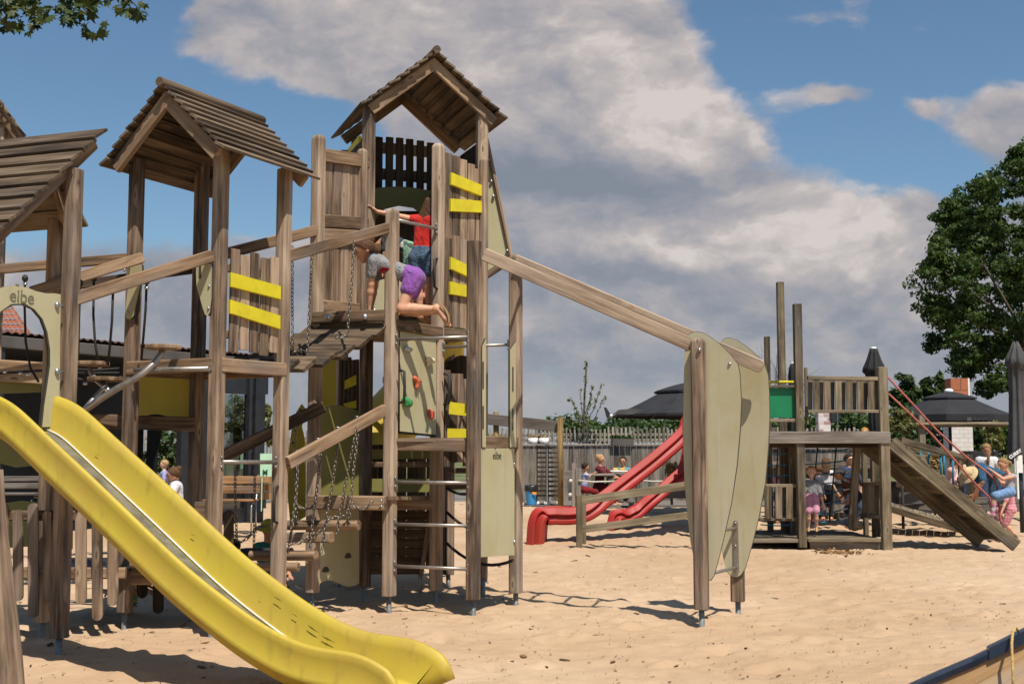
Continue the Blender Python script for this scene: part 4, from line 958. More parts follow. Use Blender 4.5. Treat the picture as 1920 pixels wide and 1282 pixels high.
# right railing panels C3-C4
dR = (C4 - C3).normalized(); nR = V((dR.y, -dR.x, 0)); Yr = 12.65
cv = lambda t: 0.03 - 0.12 * t * t
pU = boards(C3 + dR * 0.07 + nR * 0.02, C4 - dR * 0.02 + nR * 0.02, ZV(446, Yr), ZV(291, Yr), 5, gap=0.008, curve=cv, jag=False)
pD = boards(C3 + dR * 0.07 + nR * 0.02, C4 - dR * 0.02 + nR * 0.02, ZV(612, Yr), ZV(442, Yr), 5, gap=0.008, curve=cv, jag=False)
Q = C3 + nR * 0.036
yboard(pU, Q, dR, [(843, 324), (905, 350), (905, 371), (843, 347)], nR); yboard(pU, Q, dR, [(842, 373), (904, 378), (903, 400), (842, 397)], nR)
yboard(pD, Q, dR, [(842, 482), (890, 505), (890, 527), (842, 505)], nR); yboard(pD, Q, dR, [(841, 528), (890, 540), (890, 561), (841, 552)], nR)
q = C4 + nR * 0.06 - dR * 0.03; post(q.x, q.y, ZV(297, q.y), 0.2, 0.035, w=0.085, name='stub_post')
# back railing of the roofed bay and olive arch below it
off = -g2 * 0.02
pK = boards(C6 + g1 * 0.08 + off, C7 - g1 * 0.06 + off, ZV(388, C7.y), ZV(276, C7.y), 9, gap=0.035, mat='darkwood', rails=[(ZV(288, C7.y), 0.13), (ZV(336, C7.y), 0.13)], curve=lambda t: 0.05 * math.sin(3.14 * t), jag=False)
QK = C6 - g2 * 0.06
top = [(u, 362 - 12 * math.sin(math.pi * min(1, max(0, (u - 660) / 165)))) for u in range(640, 851, 14)]
arc = [(808, 470), (806, 430), (795, 405), (775, 390), (748, 386), (722, 392), (705, 410), (700, 470)]
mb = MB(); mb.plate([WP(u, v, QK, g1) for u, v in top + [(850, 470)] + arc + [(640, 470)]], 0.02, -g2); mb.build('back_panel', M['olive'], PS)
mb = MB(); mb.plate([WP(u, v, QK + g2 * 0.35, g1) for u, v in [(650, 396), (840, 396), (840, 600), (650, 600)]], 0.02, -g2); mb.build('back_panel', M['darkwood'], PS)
# left wall boards of the roofed bay, with a yellow board
pW = boards(C2 + g2 * 0.08, C6 - g2 * 0.05, zC + 0.1, 4.86, 8, mat='darkwood', gap=0.006, jag=False)
yboard(pW, C2 + g1 * 0.02, g2, [(672, 255), (649, 284), (650, 296), (672, 272)], g1)
pV = boards(C4 + g2 * 0.1, C7 - g2 * 0.08, zC + 1.25, 4.9, 8, mat='darkwood', gap=0.006, jag=False)
# sage panel behind the crawling child
mb = MB(); mb.plate([W(u, v, 12.75) for u, v in [(699, 528), (726, 522), (760, 522), (760, 590), (699, 590)]], 0.02, (0.2, -1, 0)); sg = mb.build('low_panel', M['panel'], PS)
mb = MB()
for v in (551, 582): mb.ball(W(702, v, 12.71), 0.022, 6)
mb.build_each('bolt', M['steel'], sg)
# climbing wall D1-C3
dW = (C3 - D1).normalized(); nW = V((dW.y, -dW.x, 0)); QW = D1 + nW * 0.03
mb = MB(); mb.plate([WP(u, v, QW, dW) for u, v in [(748, 612), (816, 624), (816, 815), (748, 808)]], 0.022, nW, emi=1); wall = mb.build('climbing_wall', [M['panel'], M['edge']], PS)
mb = MB(); mb.plate([WP(u, v, QW - nW * 0.02, dW) for u, v in [(748, 807), (816, 813), (816, 818), (748, 813)]], 0.02, nW); mb.build('panel_edge', M['edge'], wall)
holdmat = {}
for k, (n, c) in enumerate((('grey', (0.42, 0.40, 0.37)), ('cream', (0.62, 0.50, 0.33)), ('orange', (0.52, 0.115, 0.05)), ('green', (0.035, 0.23, 0.065)), ('red', (0.55, 0.085, 0.06)))): holdmat[n] = mat_plain(n + '_hold', c, 0.6, 0.12, 20.0)
def hold(u, v, col, lab, blobs):
    p = WP(u, v, QW, dW) + nW * 0.011; prims = [(p + dW * a[0] + Zv(a[1]) + nW * a[2], p + dW * a[3] + Zv(a[4]) + nW * a[5], a[6], a[7]) for a in blobs]
    vs, fs = sdf_mesh([('cone',) + q for q in prims], 0.010, 0.02); o = mesh_from(vs, fs, 'climbing_hold', holdmat[col], wall); o['label'] = lab; return o
for a in ((760, 655, 'grey', 'grey climbing hold', [(-.03, 0, .02, .03, -.012, .02, .026, .022), (-.02, .012, .03, .03, .0, .045, .014, .014)]),
          (801, 678, 'cream', 'cream climbing hold', [(-.03, 0.02, .02, .04, 0.012, .03, .030, .028), (-.03, -.03, .02, .0, -.02, .03, .018, .016)]),
          (777, 716, 'orange', 'orange star-shaped climbing hold', [(-.04, 0.035, .02, .0, 0.01, .03, .026, .026), (0, 0, .03, -.01, -.055, .025, .026, .022), (0, 0.01, .03, .07, .005, .02, .022, .012)]),
          (758, 754, 'green', 'green climbing hold', [(-.05, 0.02, .02, .03, -.012, .03, .028, .034), (-.01, .04, .02, .04, .0, .035, .018, .02), (-.03, -.03, .03, .03, -.03, .03, .016, .016)]),
          (803, 777, 'red', 'red climbing hold', [(-.02, 0.03, .02, .0, -.03, .03, .026, .022), (0.02, 0.02, .03, .03, -.02, .03, .02, .016)])): hold(*a)
# ladder rungs D1-E1, rail between C3 and E2, guard bar near the landing
def rung(p0, p1, r=0.0165, name='rung', ends=True, parent=None):
    p0, p1 = V(p0), V(p1); mb = MB(); mb.tube([p0, p0.lerp(p1, 0.5), p1], r, 12)
    if ends:
        for p in (p0, p1):
            mb.bar(p - Zv(0.055), p + Zv(0.055), 0.032, 0.008, side=(1, 0, 0), ch=0.0)
            for s in (-0.04, 0.04): mb.ball(p + Zv(s) + V((0, -0.012, 0)), 0.012, 5)
    return mb.build(name, M['tubesteel'], parent or PS)
for va, vb in ((637, 632), (903, 905), (982, 985), (1060, 1066)):
    a = D1 + V((0.055, -0.04, ZV(va, D1.y))); c = E1 + V((-0.05, -0.02, ZV(vb, E1.y))); rung(a, c)
rung(C3 + V((0.07, -0.02, ZV(651, C3.y))), E2 + V((-0.07, 0, ZV(646, E2.y))), 0.015)
rung(D1 + V((0.05, 0.0, ZV(413, D1.y))), C3 + V((-0.01, -0.07, ZV(431, C3.y))), 0.017, 'guard_bar')
# lower landing at ladder, beams, sage board with lettering
zL = ZV(821, D1.y)
beam(D1 + V((0.06, 0.04, zL - 0.06)), E1 + V((-0.06, 0.03, zL - 0.075)), 0.12, 0.05, 'deck', 'platform_beam')
mb = MB()
for k in range(5):
    t0, t1 = k / 5 + .006, (k + 1) / 5 - .006; mb.slab([D1.lerp(C3, t0) + Zv(zL), E1.lerp(E2, t0) + Zv(zL), E1.lerp(E2, t1) + Zv(zL), D1.lerp(C3, t1) + Zv(zL)], 0.035)
mb.build('platform', M['deck'], PS)
beam(E1 + e1 * 0.03 + Zv(ZV(829, 11.8)), E2 + e1 * 0.03 + Zv(ZV(829, 11.9)), 0.12, 0.05, 'deck', 'platform_beam')
beam(C3 + Zv(zL - 0.06), C7 + Zv(zL - 0.06), 0.12, 0.05, 'deck', 'platform_beam')
QE = E1 + e1 * 0.05; dE = (E2 - E1).normalized(); nE = V((dE.y, -dE.x, 0))
mb = MB(); mb.plate([WP(u, v, QE, dE) for u, v in [(900, 840), (963, 840), (963, 1040), (900, 1044)]], 0.02, nE, emi=1); bd = mb.build('sign_board', [M['panel'], M['edge']], PS)
p = WP(930, 854, QE, dE) + nE * 0.0115; text_mesh('eibe', 0.105, p, dE, (0, 0, 1), 'letter', 'lettering', bd, bold=0.0)
mb = MB(); q = p - dE * 0.035 + Zv(0.066); mb.bar(q - dE * 0.012, q + dE * 0.012, 0.008, 0.004, side=(0, 0, 1), ch=0); mb.build('lettering', M['letter'], bd)
mb = MB()
for v in (870, 1015): mb.ball(WP(962, v, QE, dE) + nE * 0.012, 0.02, 6)
mb.build_each('bolt', M['steel'], bd)
for (ua, ub, vt, slots) in ((902.5, 909.5, 642, ((677, 730), (760, 805))), (954.5, 966, 648, ((687, 735), (765, 808)))):
    QQ = QE + nE * 0.012; pts = [(ua, vt + 8), ((ua + ub) / 2, vt), (ub, vt - 8), (ub, 838), (ua, 838)]
    mb = MB(); mb.plate([WP(u, v, QQ, dE) for u, v in pts], 0.02, nE, emi=1); o = mb.build('grip_panel', [M['panel'], M['edge']], PS)
    for s0, s1 in slots:
        um = ua + 1.5 if ua < 950 else (ua + ub) / 2 - 0.5; s = MB(); s.plate([WP(u, v, QQ, dE) + nE * 0.0095 for u, v in [(um - 1.2, s0 + 2), (um, s0), (um + 1.2, s0 + 2), (um + 1.2, s1 - 2), (um, s1), (um - 1.2, s1 - 2)]], 0.006, nE); s.build('slot', M['edge'], o)
# triangular sail board at the back right of the tall tower
Ys = 13.35
tri = [(905, 238), (911, 262), (931, 365), (956, 478), (958, 486), (948, 498), (934, 505), (918, 506), (905, 506)]
mb = MB(); mb.plate([W(u, v, Ys) for u, v in tri], 0.02, (0.25, -1, 0)); sail = mb.build('sail_panel', M['panel'], PS)
mb = MB(); mb.bar(W(908, 240, Ys - 0.03), W(958, 480, Ys - 0.03), 0.045, 0.04, side=(1, 0, 0.2)); mb.build('edge_strip', M['plank'], sail)
beam(W(908, 519, Ys - 0.03), W(962, 484, Ys - 0.03), 0.075, 0.05, 'plank', 'edge_strip', parent=sail)
mb = MB()
for v, u in ((300, 917), (340, 921), (368, 925), (470, 951)): mb.ball(W(u, v, Ys - 0.03), 0.018, 6)
mb.build_each('bolt', M['steel'], sail)
# low railing panel with yellow boards behind the ladder, dark wavy board behind it
pq = boards(W(836, 0, 12.75) * 1.0, W(905, 0, 13.0) * 1.0, ZV(870, 12.8), ZV(700, 12.8), 6, gap=0.006, curve=lambda t: 0.02 - 0.1 * t)
def ybpx(par, quad, Y, th=0.035): 
    pts = [W(u, v, Y) for u, v in quad]; mb = MB(); mb.loft([pts, [p - V((0, th, 0)) for p in pts]], tint=0.5); return mb.build('yellow_board', M['yellow'], par)
ybpx(pq, [(842, 753), (895, 760), (895, 782), (842, 776)], 12.7); ybpx(pq, [(839, 803), (895, 804), (895, 826), (839, 826)], 12.7)
mb = MB()
for u, v in ((846, 720), (881, 722)): mb.tube([W(u, v - 16, 12.66), W(u, v - 16, 12.58), W(u - 1, v + 16, 12.58), W(u - 1, v + 16, 12.66)], 0.013, 8)
mb.build_each('grab_handle', M['black'], pq)
dk = [(836, 678), (848, 675), (856, 668), (866, 666), (878, 668), (884, 672), (898, 668), (908, 676), (908, 722), (836, 718)]
mb = MB(); mb.plate([W(u, v, 13.6) for u, v in dk], 0.02, (0, -1, 0)); mb.build('back_panel', M['darkwood'], PS)
beam(W(838, 910, 13.2), W(905, 908, 13.2), 0.09, 0.05, 'deck', 'low_beam'); beam(W(838, 882, 13.3), W(905, 882, 13.3), 0.06, 0.05, 'deck', 'low_beam')
# black handles on posts
def handle(p, dv, name='grab_handle'):
    mb = MB(); h = 0.16; mb.tube([p + Zv(h), p + dv * 0.06 + Zv(h * 0.9), p + dv * 0.065, p + dv * 0.06 - Zv(h * 0.9), p - Zv(h)], 0.014, 8); mb.build(name, M['black'], PS)
for A, u, v, dv in ((B3, 521, 945, V((-0.35, -1, 0)).normalized()), (D1, 748, 725, e1), (C3, 832, 730, e1), (C3, 820, 515, V((-0.4, -0.9, 0)).normalized())):
    handle(V((XU(u, v, A.y - 0.06), A.y - 0.06, ZV(v, A.y))), dv)
# black rope rungs on the far side
ropes([sag(W(838, 915, 13.2), W(905, 915, 12.3), 0.06), sag(W(838, 960, 13.2), W(960, 985, 12.3), 0.13), sag(W(838, 1018, 13.2), W(962, 1050, 12.25), 0.12)], r=0.016)
# ---- monkey bars
ra = E1 + e1 * 0.02 + V((0.05, -0.02, ZV(476, E1.y))); rb = F1 + V((0.06, 0.075, ZV(660, F1.y) + 0.02))
rc = E2 + V((-0.02, -0.075, ZV(492, E2.y))); rd = W(1431, 689, F2.y - 0.36)
ra = W(908, 477, E1.y - 0.01); rb = W(1300, 648, F1.y + 0.11)
mk1 = beam(ra, rb, 0.125, 0.05, 'post', 'monkey_bar_rail'); rc = W(968, 489, E2.y - 0.09)
mk2 = beam(rc, rd, 0.125, 0.055, 'post', 'monkey_bar_rail', dome=0.05)
for k in range(6):
    a, c = ra.lerp(rb, 0.13 + k * 0.148), rc.lerp(rd, 0.055 + k * 0.122); rung(a + Zv(-0.01), c + Zv(-0.01), 0.0165, ends=False)
d1 = [(1284, 660), (1287, 632), (1293, 625), (1303, 621), (1314, 622), (1326, 627), (1349, 643), (1370, 664), (1384, 682), (1388, 700), (1391, 750), (1389, 805), (1383, 872), (1372, 944), (1357, 1012), (1347, 1052), (1339, 1080), (1333, 1088), (1322, 1089), (1312, 1084), (1304, 1060), (1295, 1015), (1290, 975), (1283, 895), (1280, 805), (1282, 730)]
d2 = [(1351, 642), (1359, 634), (1368, 633), (1382, 637), (1402, 650), (1422, 668), (1435, 685), (1441, 703), (1443, 735), (1444, 780), (1442, 835), (1436, 905), (1423, 972), (1411, 1020), (1398, 1065), (1390, 1078), (1381, 1083), (1372, 1081), (1364, 1073), (1357, 1048), (1349, 1010), (1342, 960), (1338, 890), (1336, 800), (1338, 720)]
M['sail1'] = M['panelw']
p1p = F1 + V((0.0, 0.075, 0)); dm = e1
def bev_plate(px, Q, nrm, name, th=0.02):
    w = [WP(u, v, Q, dm) for u, v in px]; c = sum(w, V((0, 0, 0))) / len(w); inn = [p + (c - p).normalized() * 0.006 for p in w]; mb = MB(); nn = V(nrm).normalized()
    mb.loft([[p + nn * th / 2 for p in inn], [p + nn * (th / 2 - 0.004) for p in w], [p - nn * (th / 2 - 0.004) for p in w], [p - nn * th / 2 for p in inn]], tint=0.5, mi=1)
    k_ = len(w); mb.mi[-2] = 0; mb.mi[-1] = 0
    o = mb.build(name, [M['panelw'], M['edge']], PS)
    return o
w1 = bev_plate(d1, p1p, -e2, 'side_panel'); w2 = bev_plate(d2, F2 - e2 * 0.07, -e2, 'side_panel')
mb = MB()
for u, v in ((1296, 647), (1369, 682)): mb.ball(WP(u, v, p1p, dm) - e2 * 0.012, 0.016, 6)
mb.build_each('bolt', M['steel'], w1)
mb = MB(); mb.ball(V((F1.x, F1.y - 0.075, ZV(657, F1.y))), 0.02, 6); mb.build_each('bolt', M['steel'], PS)
Qk = F2 - e2 * 0.09
mb = MB(); t, b_ = WP(1379, 980, Qk, dm), WP(1381, 1070, Qk, dm); wv = 0.045; pts = [t + dm * (wv / 2 * math.cos(a)) + Zv(wv / 2 * math.sin(a)) for a in [math.pi * i / 6 for i in range(7)]] + [b_ + dm * (wv / 2 * math.cos(a)) + Zv(wv / 2 * math.sin(a)) for a in [math.pi + math.pi * i / 6 for i in range(7)]]
mb.plate(pts, 0.012, -e2)
for v in (980, 1023, 1068): mb.ball(WP(1379.5, v, Qk, dm) - e2 * 0.008, 0.012, 5)
mb.build('rung_bracket', M['tubesteel'], w2)
for v0, v1 in ((990, 991), (1064, 1064)):
    a = WP(1379, v0, Qk, dm); c = V((F1.x + 0.10, F1.y + 0.09, a.z)); rung(a, c, 0.0165, ends=False)
# ---- lower chain bridge with log steps
zG = ZV(929, D1.y)
for (ua, ub, va, vb, Y, w) in ((582, 722, 928, 955, 11.72, 0.135), ): 
    mb = MB(); mb.bar(W(578, 941, 11.85), W(722, 943, 11.62), 0.135, 0.06, side=(0, 0, 1)); o = mb.build('platform_beam', M['beam'], PS)
    k = MB()
    for v in (938, 949): k.ball(W(715, v, 11.56), 0.014, 5)
    k.build_each('bolt', M['steel'], o)
for (ua, ub, vc, Y0, Y1, r, sq) in ((528, 673, 984, 11.85, 11.55, 0.048, False), (515, 622, 1007, 11.7, 11.45, 0.05, True), (470, 593, 1041, 11.6, 11.35, 0.048, False), (440, 560, 1062, 11.4, 11.25, 0.04, False)):
    mb = MB(); a, c = W(ua, vc, Y0), W(ub, vc, Y1)
    if sq: mb.bar(a, c, r * 1.9, r * 1.9, side=(0, 0, 1), ch=0.012)
    else: mb.tube([a, a.lerp(c, 0.02), a.lerp(c, 0.5), c.lerp(a, 0.02), c], r, 14, smooth=True)
    mb.build('log_step', M['beam'], PS)
mb = MB(); a, c = W(456, 1037, 11.9), W(545, 1037, 11.75); mb.bar(a, c, 0.10, 0.16, side=(0, 0, 1), ch=0.03); mb.build('rubber_step', M['black'], PS)
beam(W(540, 868, B3.y - 0.03), W(722, 768, D1.y - 0.02), 0.115, 0.05, name='hand_rail'); k = MB()
for u, v in ((557, 846), (596, 823), (633, 802), (669, 782)): k.ball(W(u, v - 1, 11.05 + (u - 557) / 200), 0.016, 5, (1.4, 1, 0.5))
k.build_each('bolt', M['steel'], PS)
beam(W(418, 855, B4.y + 0.05), W(606, 762, C1.y - 0.05), 0.115, 0.06, name='hand_rail', mat='deck')
rung(B2 + V((0.06, -0.01, ZV(866, B2.y))), B3 + V((-0.02, -0.08, ZV(866, B3.y))), 0.018, 'guard_bar')
chains([[W(600, 845, 11.4), W(596, 900, 11.4), W(588, 960, 11.4), W(580, 1040, 11.4), W(577, 1052, 11.4)], [W(603, 838, 11.4), W(592, 940, 11.35), W(585, 975, 11.4)],
        [W(634, 822, 11.45), W(625, 900, 11.45), W(613, 965, 11.45), W(603, 1035, 11.4)], [W(669, 800, 11.5), W(655, 870, 11.5), W(640, 945, 11.5), W(632, 1000, 11.45)],
        [W(671, 815, 11.55), W(663, 880, 11.5), W(656, 960, 11.5), W(654, 985, 11.5)],
        [W(554, 800, 11.7), W(553, 880, 11.75), W(557, 970, 11.7), W(558, 975, 11.7)], [W(559, 855, 11.7), W(556, 920, 11.6), W(548, 985, 11.5), W(541, 1030, 11.4)],
        [W(441, 848, 11.9), W(441, 930, 11.9), W(444, 1014, 11.9)], [W(478, 855, 11.9), W(477, 960, 11.9), W(476, 1028, 11.9)],
        [W(444, 1014, 11.85), W(452, 1016, 11.85), W(465, 1008, 11.85), W(475, 996, 11.85), W(484, 988, 11.85), W(506, 984, 11.8)],
        [W(541, 1020, 11.4), W(560, 1018, 11.4), W(580, 1006, 11.45), W(605, 992, 11.45), W(620, 970, 11.5), W(645, 968, 11.5), W(660, 945, 11.5), W(675, 955, 11.5), W(690, 950, 11.5), W(698, 940, 11.5)],
        [W(553, 944, 11.7), W(570, 955, 11.7), W(590, 948, 11.6), W(594, 940, 11.6)]])
# ---- boards and panels below the tall tower
dC = (C2 - C1).normalized(); nC = V((dC.y, -dC.x, 0)); QC = C1 - nC * 0.0 + dC * 0.0
pan = [(598, 768)] + [(598 + 75 * i / 12, 766 - 9 * math.sin(math.pi * (i / 12) * 1.0) + (6 * i / 12)) for i in range(13)] + [(673, 932), (598, 936)]
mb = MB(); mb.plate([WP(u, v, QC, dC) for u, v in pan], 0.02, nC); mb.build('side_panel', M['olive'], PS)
low = [(598, 950), (672, 946), (672, 1086)] + [(672 - 74 * i / 10, 1093 + 6 * math.sin(i / 10 * 6.28)) for i in range(11)]
mb = MB(); mb.plate([WP(u, v, QC, dC) for u, v in low], 0.02, nC); lp = mb.build('climbing_panel', M['panel'], PS)
for u, v in ((609, 1070), (651, 1044), (626, 982), (632, 1105 - 60)):
    if v == 1045: continue
    s = MB(); p = WP(u, v, QC, dC) + nC * 0.009; s.plate([p + dC * (0.05 * math.cos(a)) + Zv(0.045 * math.sin(a) if math.sin(a) > 0 else 0.012 * math.sin(a)) for a in [2 * math.pi * i / 14 for i in range(14)]], 0.008, nC); s.build('grip_hole', M['edge'], lp)
px_ = lambda u, Y: W(u, 850, Y)
# dark inner partition with two mustard boards, mustard back board
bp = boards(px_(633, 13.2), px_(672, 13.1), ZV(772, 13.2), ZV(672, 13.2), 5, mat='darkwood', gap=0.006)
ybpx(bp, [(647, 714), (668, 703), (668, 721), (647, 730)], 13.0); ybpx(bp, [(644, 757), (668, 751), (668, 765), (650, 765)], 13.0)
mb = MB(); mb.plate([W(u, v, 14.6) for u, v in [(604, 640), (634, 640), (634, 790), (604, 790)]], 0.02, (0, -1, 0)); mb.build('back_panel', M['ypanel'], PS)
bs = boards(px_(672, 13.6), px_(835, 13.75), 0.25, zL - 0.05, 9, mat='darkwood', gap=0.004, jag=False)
for v0, v1 in ((842, 860), (897, 922)): mb = MB(); mb.plate([W(u, v, 13.5) for u, v in [(694, v0), (806, v0), (806, v1), (694, v1)]], 0.02, (0, -1, 0)); mb.build('low_panel', M['olive'], PS)
beam(W(690, 871, 13.45), W(812, 870, 13.45), 0.06, 0.05, 'deck', 'low_beam'); beam(W(736, 942, 12.2), W(810, 942, 12.35), 0.14, 0.06, 'beam', 'platform_beam')
mb = MB()
for k in range(5):
    t0, t1 = k / 5 + .006, (k + 1) / 5 - .006; a, b2, c, d = W(580, 930, 11.95), W(724, 930, 11.72), W(812, 930, 12.35), W(690, 930, 12.6); mb.slab([a.lerp(d, t0), b2.lerp(c, t0), b2.lerp(c, t1), a.lerp(d, t1)], 0.035)
mb.build('platform', M['deck'], PS)
mb = MB()
for k in range(7):
    v0 = 958 + k * 17; mb.plate([W(u, v, 12.7) for u, v in [(690, v0), (806 - k * 3.0, v0), (803 - k * 3.0, v0 + 16), (690, v0 + 16)]], 0.03, (0, -1, 0), rot=True)
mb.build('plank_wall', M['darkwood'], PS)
beam(W(809, 955, 12.65), W(789, 1078, 12.65), 0.05, 0.05, 'beam', 'edge_strip')
mb = MB(); mb.tube([W(788, 1070, 12.7), W(788, 1110, 12.7)], 0.022, 10); mb.build('steel_foot', M['foot'], PS)
# yellow tube slide coiled behind the tall tower
ctr = V((-1.42, 14.4, 0)); hx = []
for i in range(49):
    t = i / 48; a = R(-20 + 260 * t); hx.append(ctr + V((0.5 * math.cos(a), 0.5 * math.sin(a), 2.95 - 2.35 * t)))
mb = MB(); mb.tube(hx, 0.36, 20, caps=False); tb = mb.build('tube_slide', M['slide'], PS)
for i in (0, 8, 16, 24, 32, 40, 48):
    d = (hx[min(i + 1, 48)] - hx[max(i - 1, 0)]).normalized(); mb = MB(); mb.tube([hx[i] - d * 0.022, hx[i] - d * 0.021, hx[i] + d * 0.021, hx[i] + d * 0.022], 0.43, 24); mb.build('flange', M['slide'], tb)
mb = MB(); ring = [(548, 800), (556, 772), (566, 757), (572, 765), (566, 800), (573, 830), (573, 968), (545, 985), (540, 930), (541, 850)]
mb.plate([W(u, v, 13.0) for u, v in ring], 0.03, (0, -1, 0)); fl = mb.build('flange_panel', M['ypanel'], PS)
mb = MB()
for u, v in ((563, 768), (560, 780), (556, 795), (549, 830), (545, 850)): mb.ball(W(u, v, 12.97), 0.012, 5)
mb.build_each('bolt', M['black'], fl)
# ---------------------------------------------------------------- generic builders for the surroundings
def T(name, label, cat, u, v, Y, group=None, z=None):
    p = W(u, v, Y); p.z = hs(p.x, Y) if z is None else z
    return thing(name, label, cat, p, group)
def pb(par, name, u0, v0, Y0, u1, v1, Y1, w, t, mat, side=(1, 0, 0), ch=0.006, dome=0.0, label=None):
    mb = MB(); mb.bar(W(u0, v0, Y0), W(u1, v1, Y1), w, t, side=side, ch=ch, dome=dome); o = mb.build(name, M[mat], par)
    if label: o['label'] = label
    return o
def wpx(n, Y): return n / F_PX * Y
def vpost(par, name, u, vt, vb, Y, wpix, mat='old', t=None, **kw):
    w = wpx(wpix, Y); b = W(u, vb, Y); a = W(u, vt, Y); a.x = b.x; mb = MB(); mb.bar(b, a, w, t or w, side=(1, 0, 0), ch=0.008, **kw); return mb.build(name, M[mat], par)
# ---------------------------------------------------------------- second wooden play tower on the right
GY, GB = 19.25, 21.0
RT = T('play_tower', 'lower square wooden play tower with green board, tall bare masts and long plank ramp', 'play tower', 1560, 1030, GY)
for u, vt, vb, Y, wp in ((1504, 570, 1026, GY, 15), (1663, 688, 1031, GY, 17), (1650, 690, 812, GY + 0.12, 9), (1472, 529, 1010, GB, 13), (1445, 631, 1010, GB, 10), (1480, 835, 1012, GB - 0.5, 15), (1489, 838, 1014, GY + 0.9, 12), (1500, 702, 815, GY + 0.15, 8), (1513, 689, 795, GY + 0.3, 6), (1643, 835, 1006, GB - 0.4, 13), (1624, 835, 1003, GB, 9)):
    vpost(RT, 'post', u, vt, vb, Y, wp, 'old' if u != 1480 else 'darkwood')
q = MB(); q.bar(W(1597, 991, 19.9), W(1607, 838, 19.9), wpx(13, 19.9), 0.10, side=(1, 0, 0)); q.build('post', M['old'], RT)
zd = W(1550, 808, GY).z
mb = MB()
for k in range(14): y0 = GY + 0.03 + k * 0.14; mb.slab([V((XU(1438, 810, GY), y0, zd)), V((XU(1668, 810, GY), y0, zd)), V((XU(1668, 810, GY), y0 + 0.132, zd)), V((XU(1438, 810, GY), y0 + 0.132, zd))], 0.035)
dk = mb.build('platform', M['old'], RT)
pb(dk, 'platform_beam', 1440, 820, GY - 0.07, 1669, 820, GY - 0.07, wpx(22, GY), 0.05, 'greywood', side=(0, 0, 1))
pb(dk, 'platform_beam', 1440, 834, GY + 0.5, 1655, 834, GY + 0.5, 0.09, 0.05, 'darkwood', side=(0, 0, 1))
mb = MB(); mb.plate([W(u, v, GY + 0.05) for u, v in [(1425, 727), (1492.5, 727), (1492.5, 783), (1425, 783)]], 0.025, (0, -1, 0)); mb.build('green_board', M['green'], RT)
pb(RT, 'rail', 1425, 724, GY, 1495, 724, GY, 0.04, 0.06, 'old', side=(0, 0, 1)); pb(RT, 'rail', 1425, 788, GY, 1497, 788, GY, 0.05, 0.06, 'old', side=(0, 0, 1))
vpost(RT, 'post', 1495, 706, 808, GY + 0.02, 5)
mb = MB(); mb.tube([W(1425, 716, GY + 0.6), W(1492, 716, GY + 0.6)], 0.022, 10); mb.build('yellow_bar', M['yellow'], RT)
pn = pb(RT, 'rail', 1514, 708, GY, 1651, 710, GY, wpx(7, GY), 0.09, 'old', side=(0, 0, 1)); pb(RT, 'rail', 1514, 771, GY, 1651, 771, GY, wpx(5.5, GY), 0.09, 'old', side=(0, 0, 1))
mb = MB()
for k in range(6): mb.bar(W(1531 + k * 20.6, 771, GY - 0.02), W(1530 + k * 20.6, 710, GY - 0.02), wpx(12, GY), 0.03, side=(1, 0, 0), ch=0.004)
mb.build('slats', M['old'], RT)
mb = MB()
for k in range(7): mb.bar(W(1519 + k * 20.6, 771, GY + 0.1), W(1519 + k * 20.6, 710, GY + 0.1), wpx(8.5, GY), 0.025, side=(1, 0, 0), ch=0.003)
mb.build('slats', M['greywood'], RT)
pb(RT, 'rail', 1425, 910, GY + 0.1, 1498, 910, GY + 0.1, wpx(6, GY), 0.09, 'old', side=(0, 0, 1)); pb(RT, 'rail', 1423, 973, GY + 0.1, 1498, 973, GY + 0.1, wpx(6, GY), 0.09, 'old', side=(0, 0, 1))
mb = MB()
for u in (1420, 1440, 1460, 1480): mb.bar(W(u, 972, GY + 0.05), W(u, 911, GY + 0.05), wpx(12.5, GY), 0.03, side=(1, 0, 0), ch=0.004)
mb.build('slats', M['old'], RT)
mb = MB()
for k in range(3): mb.bar(W(1622 + k * 11, 966, GY + 0.9 - k * 0.3), W(1622 + k * 11, 908, GY + 0.9 - k * 0.3), wpx(11, GY), 0.03, side=(1, -0.6, 0), ch=0.004)
mb.build('slats', M['old'], RT)
pb(RT, 'rail', 1616, 908, GY + 1.0, 1656, 905, GY + 0.1, 0.06, 0.08, 'old', side=(0, 0, 1)); pb(RT, 'rail', 1616, 966, GY + 1.0, 1656, 969, GY + 0.1, 0.06, 0.08, 'old', side=(0, 0, 1))
zl = W(1550, 1009, GY).z
mb = MB()
for k in range(13): y0 = GY + 0.02 + k * 0.16; mb.slab([V((XU(1400, 1010, GY), y0, zl)), V((XU(1652, 1010, GY), y0, zl)), V((XU(1652, 1010, GY), y0 + 0.152, zl)), V((XU(1400, 1010, GY), y0 + 0.152, zl))], 0.035)
mb.build('low_deck', M['old'], RT)
pb(RT, 'deck_edge', 1515, 1012, GY - 0.03, 1651, 1012, GY - 0.03, wpx(7, GY), 0.05, 'old', side=(0, 0, 1)); pb(RT, 'deck_edge', 1518, 1023, GY + 0.05, 1655, 1021, GY + 0.05, wpx(15, GY), 0.06, 'greywood', side=(0, 0, 1)); pb(RT, 'deck_edge', 1395, 1014, GY - 0.02, 1500, 1013, GY - 0.02, wpx(7, GY), 0.05, 'old', side=(0, 0, 1))
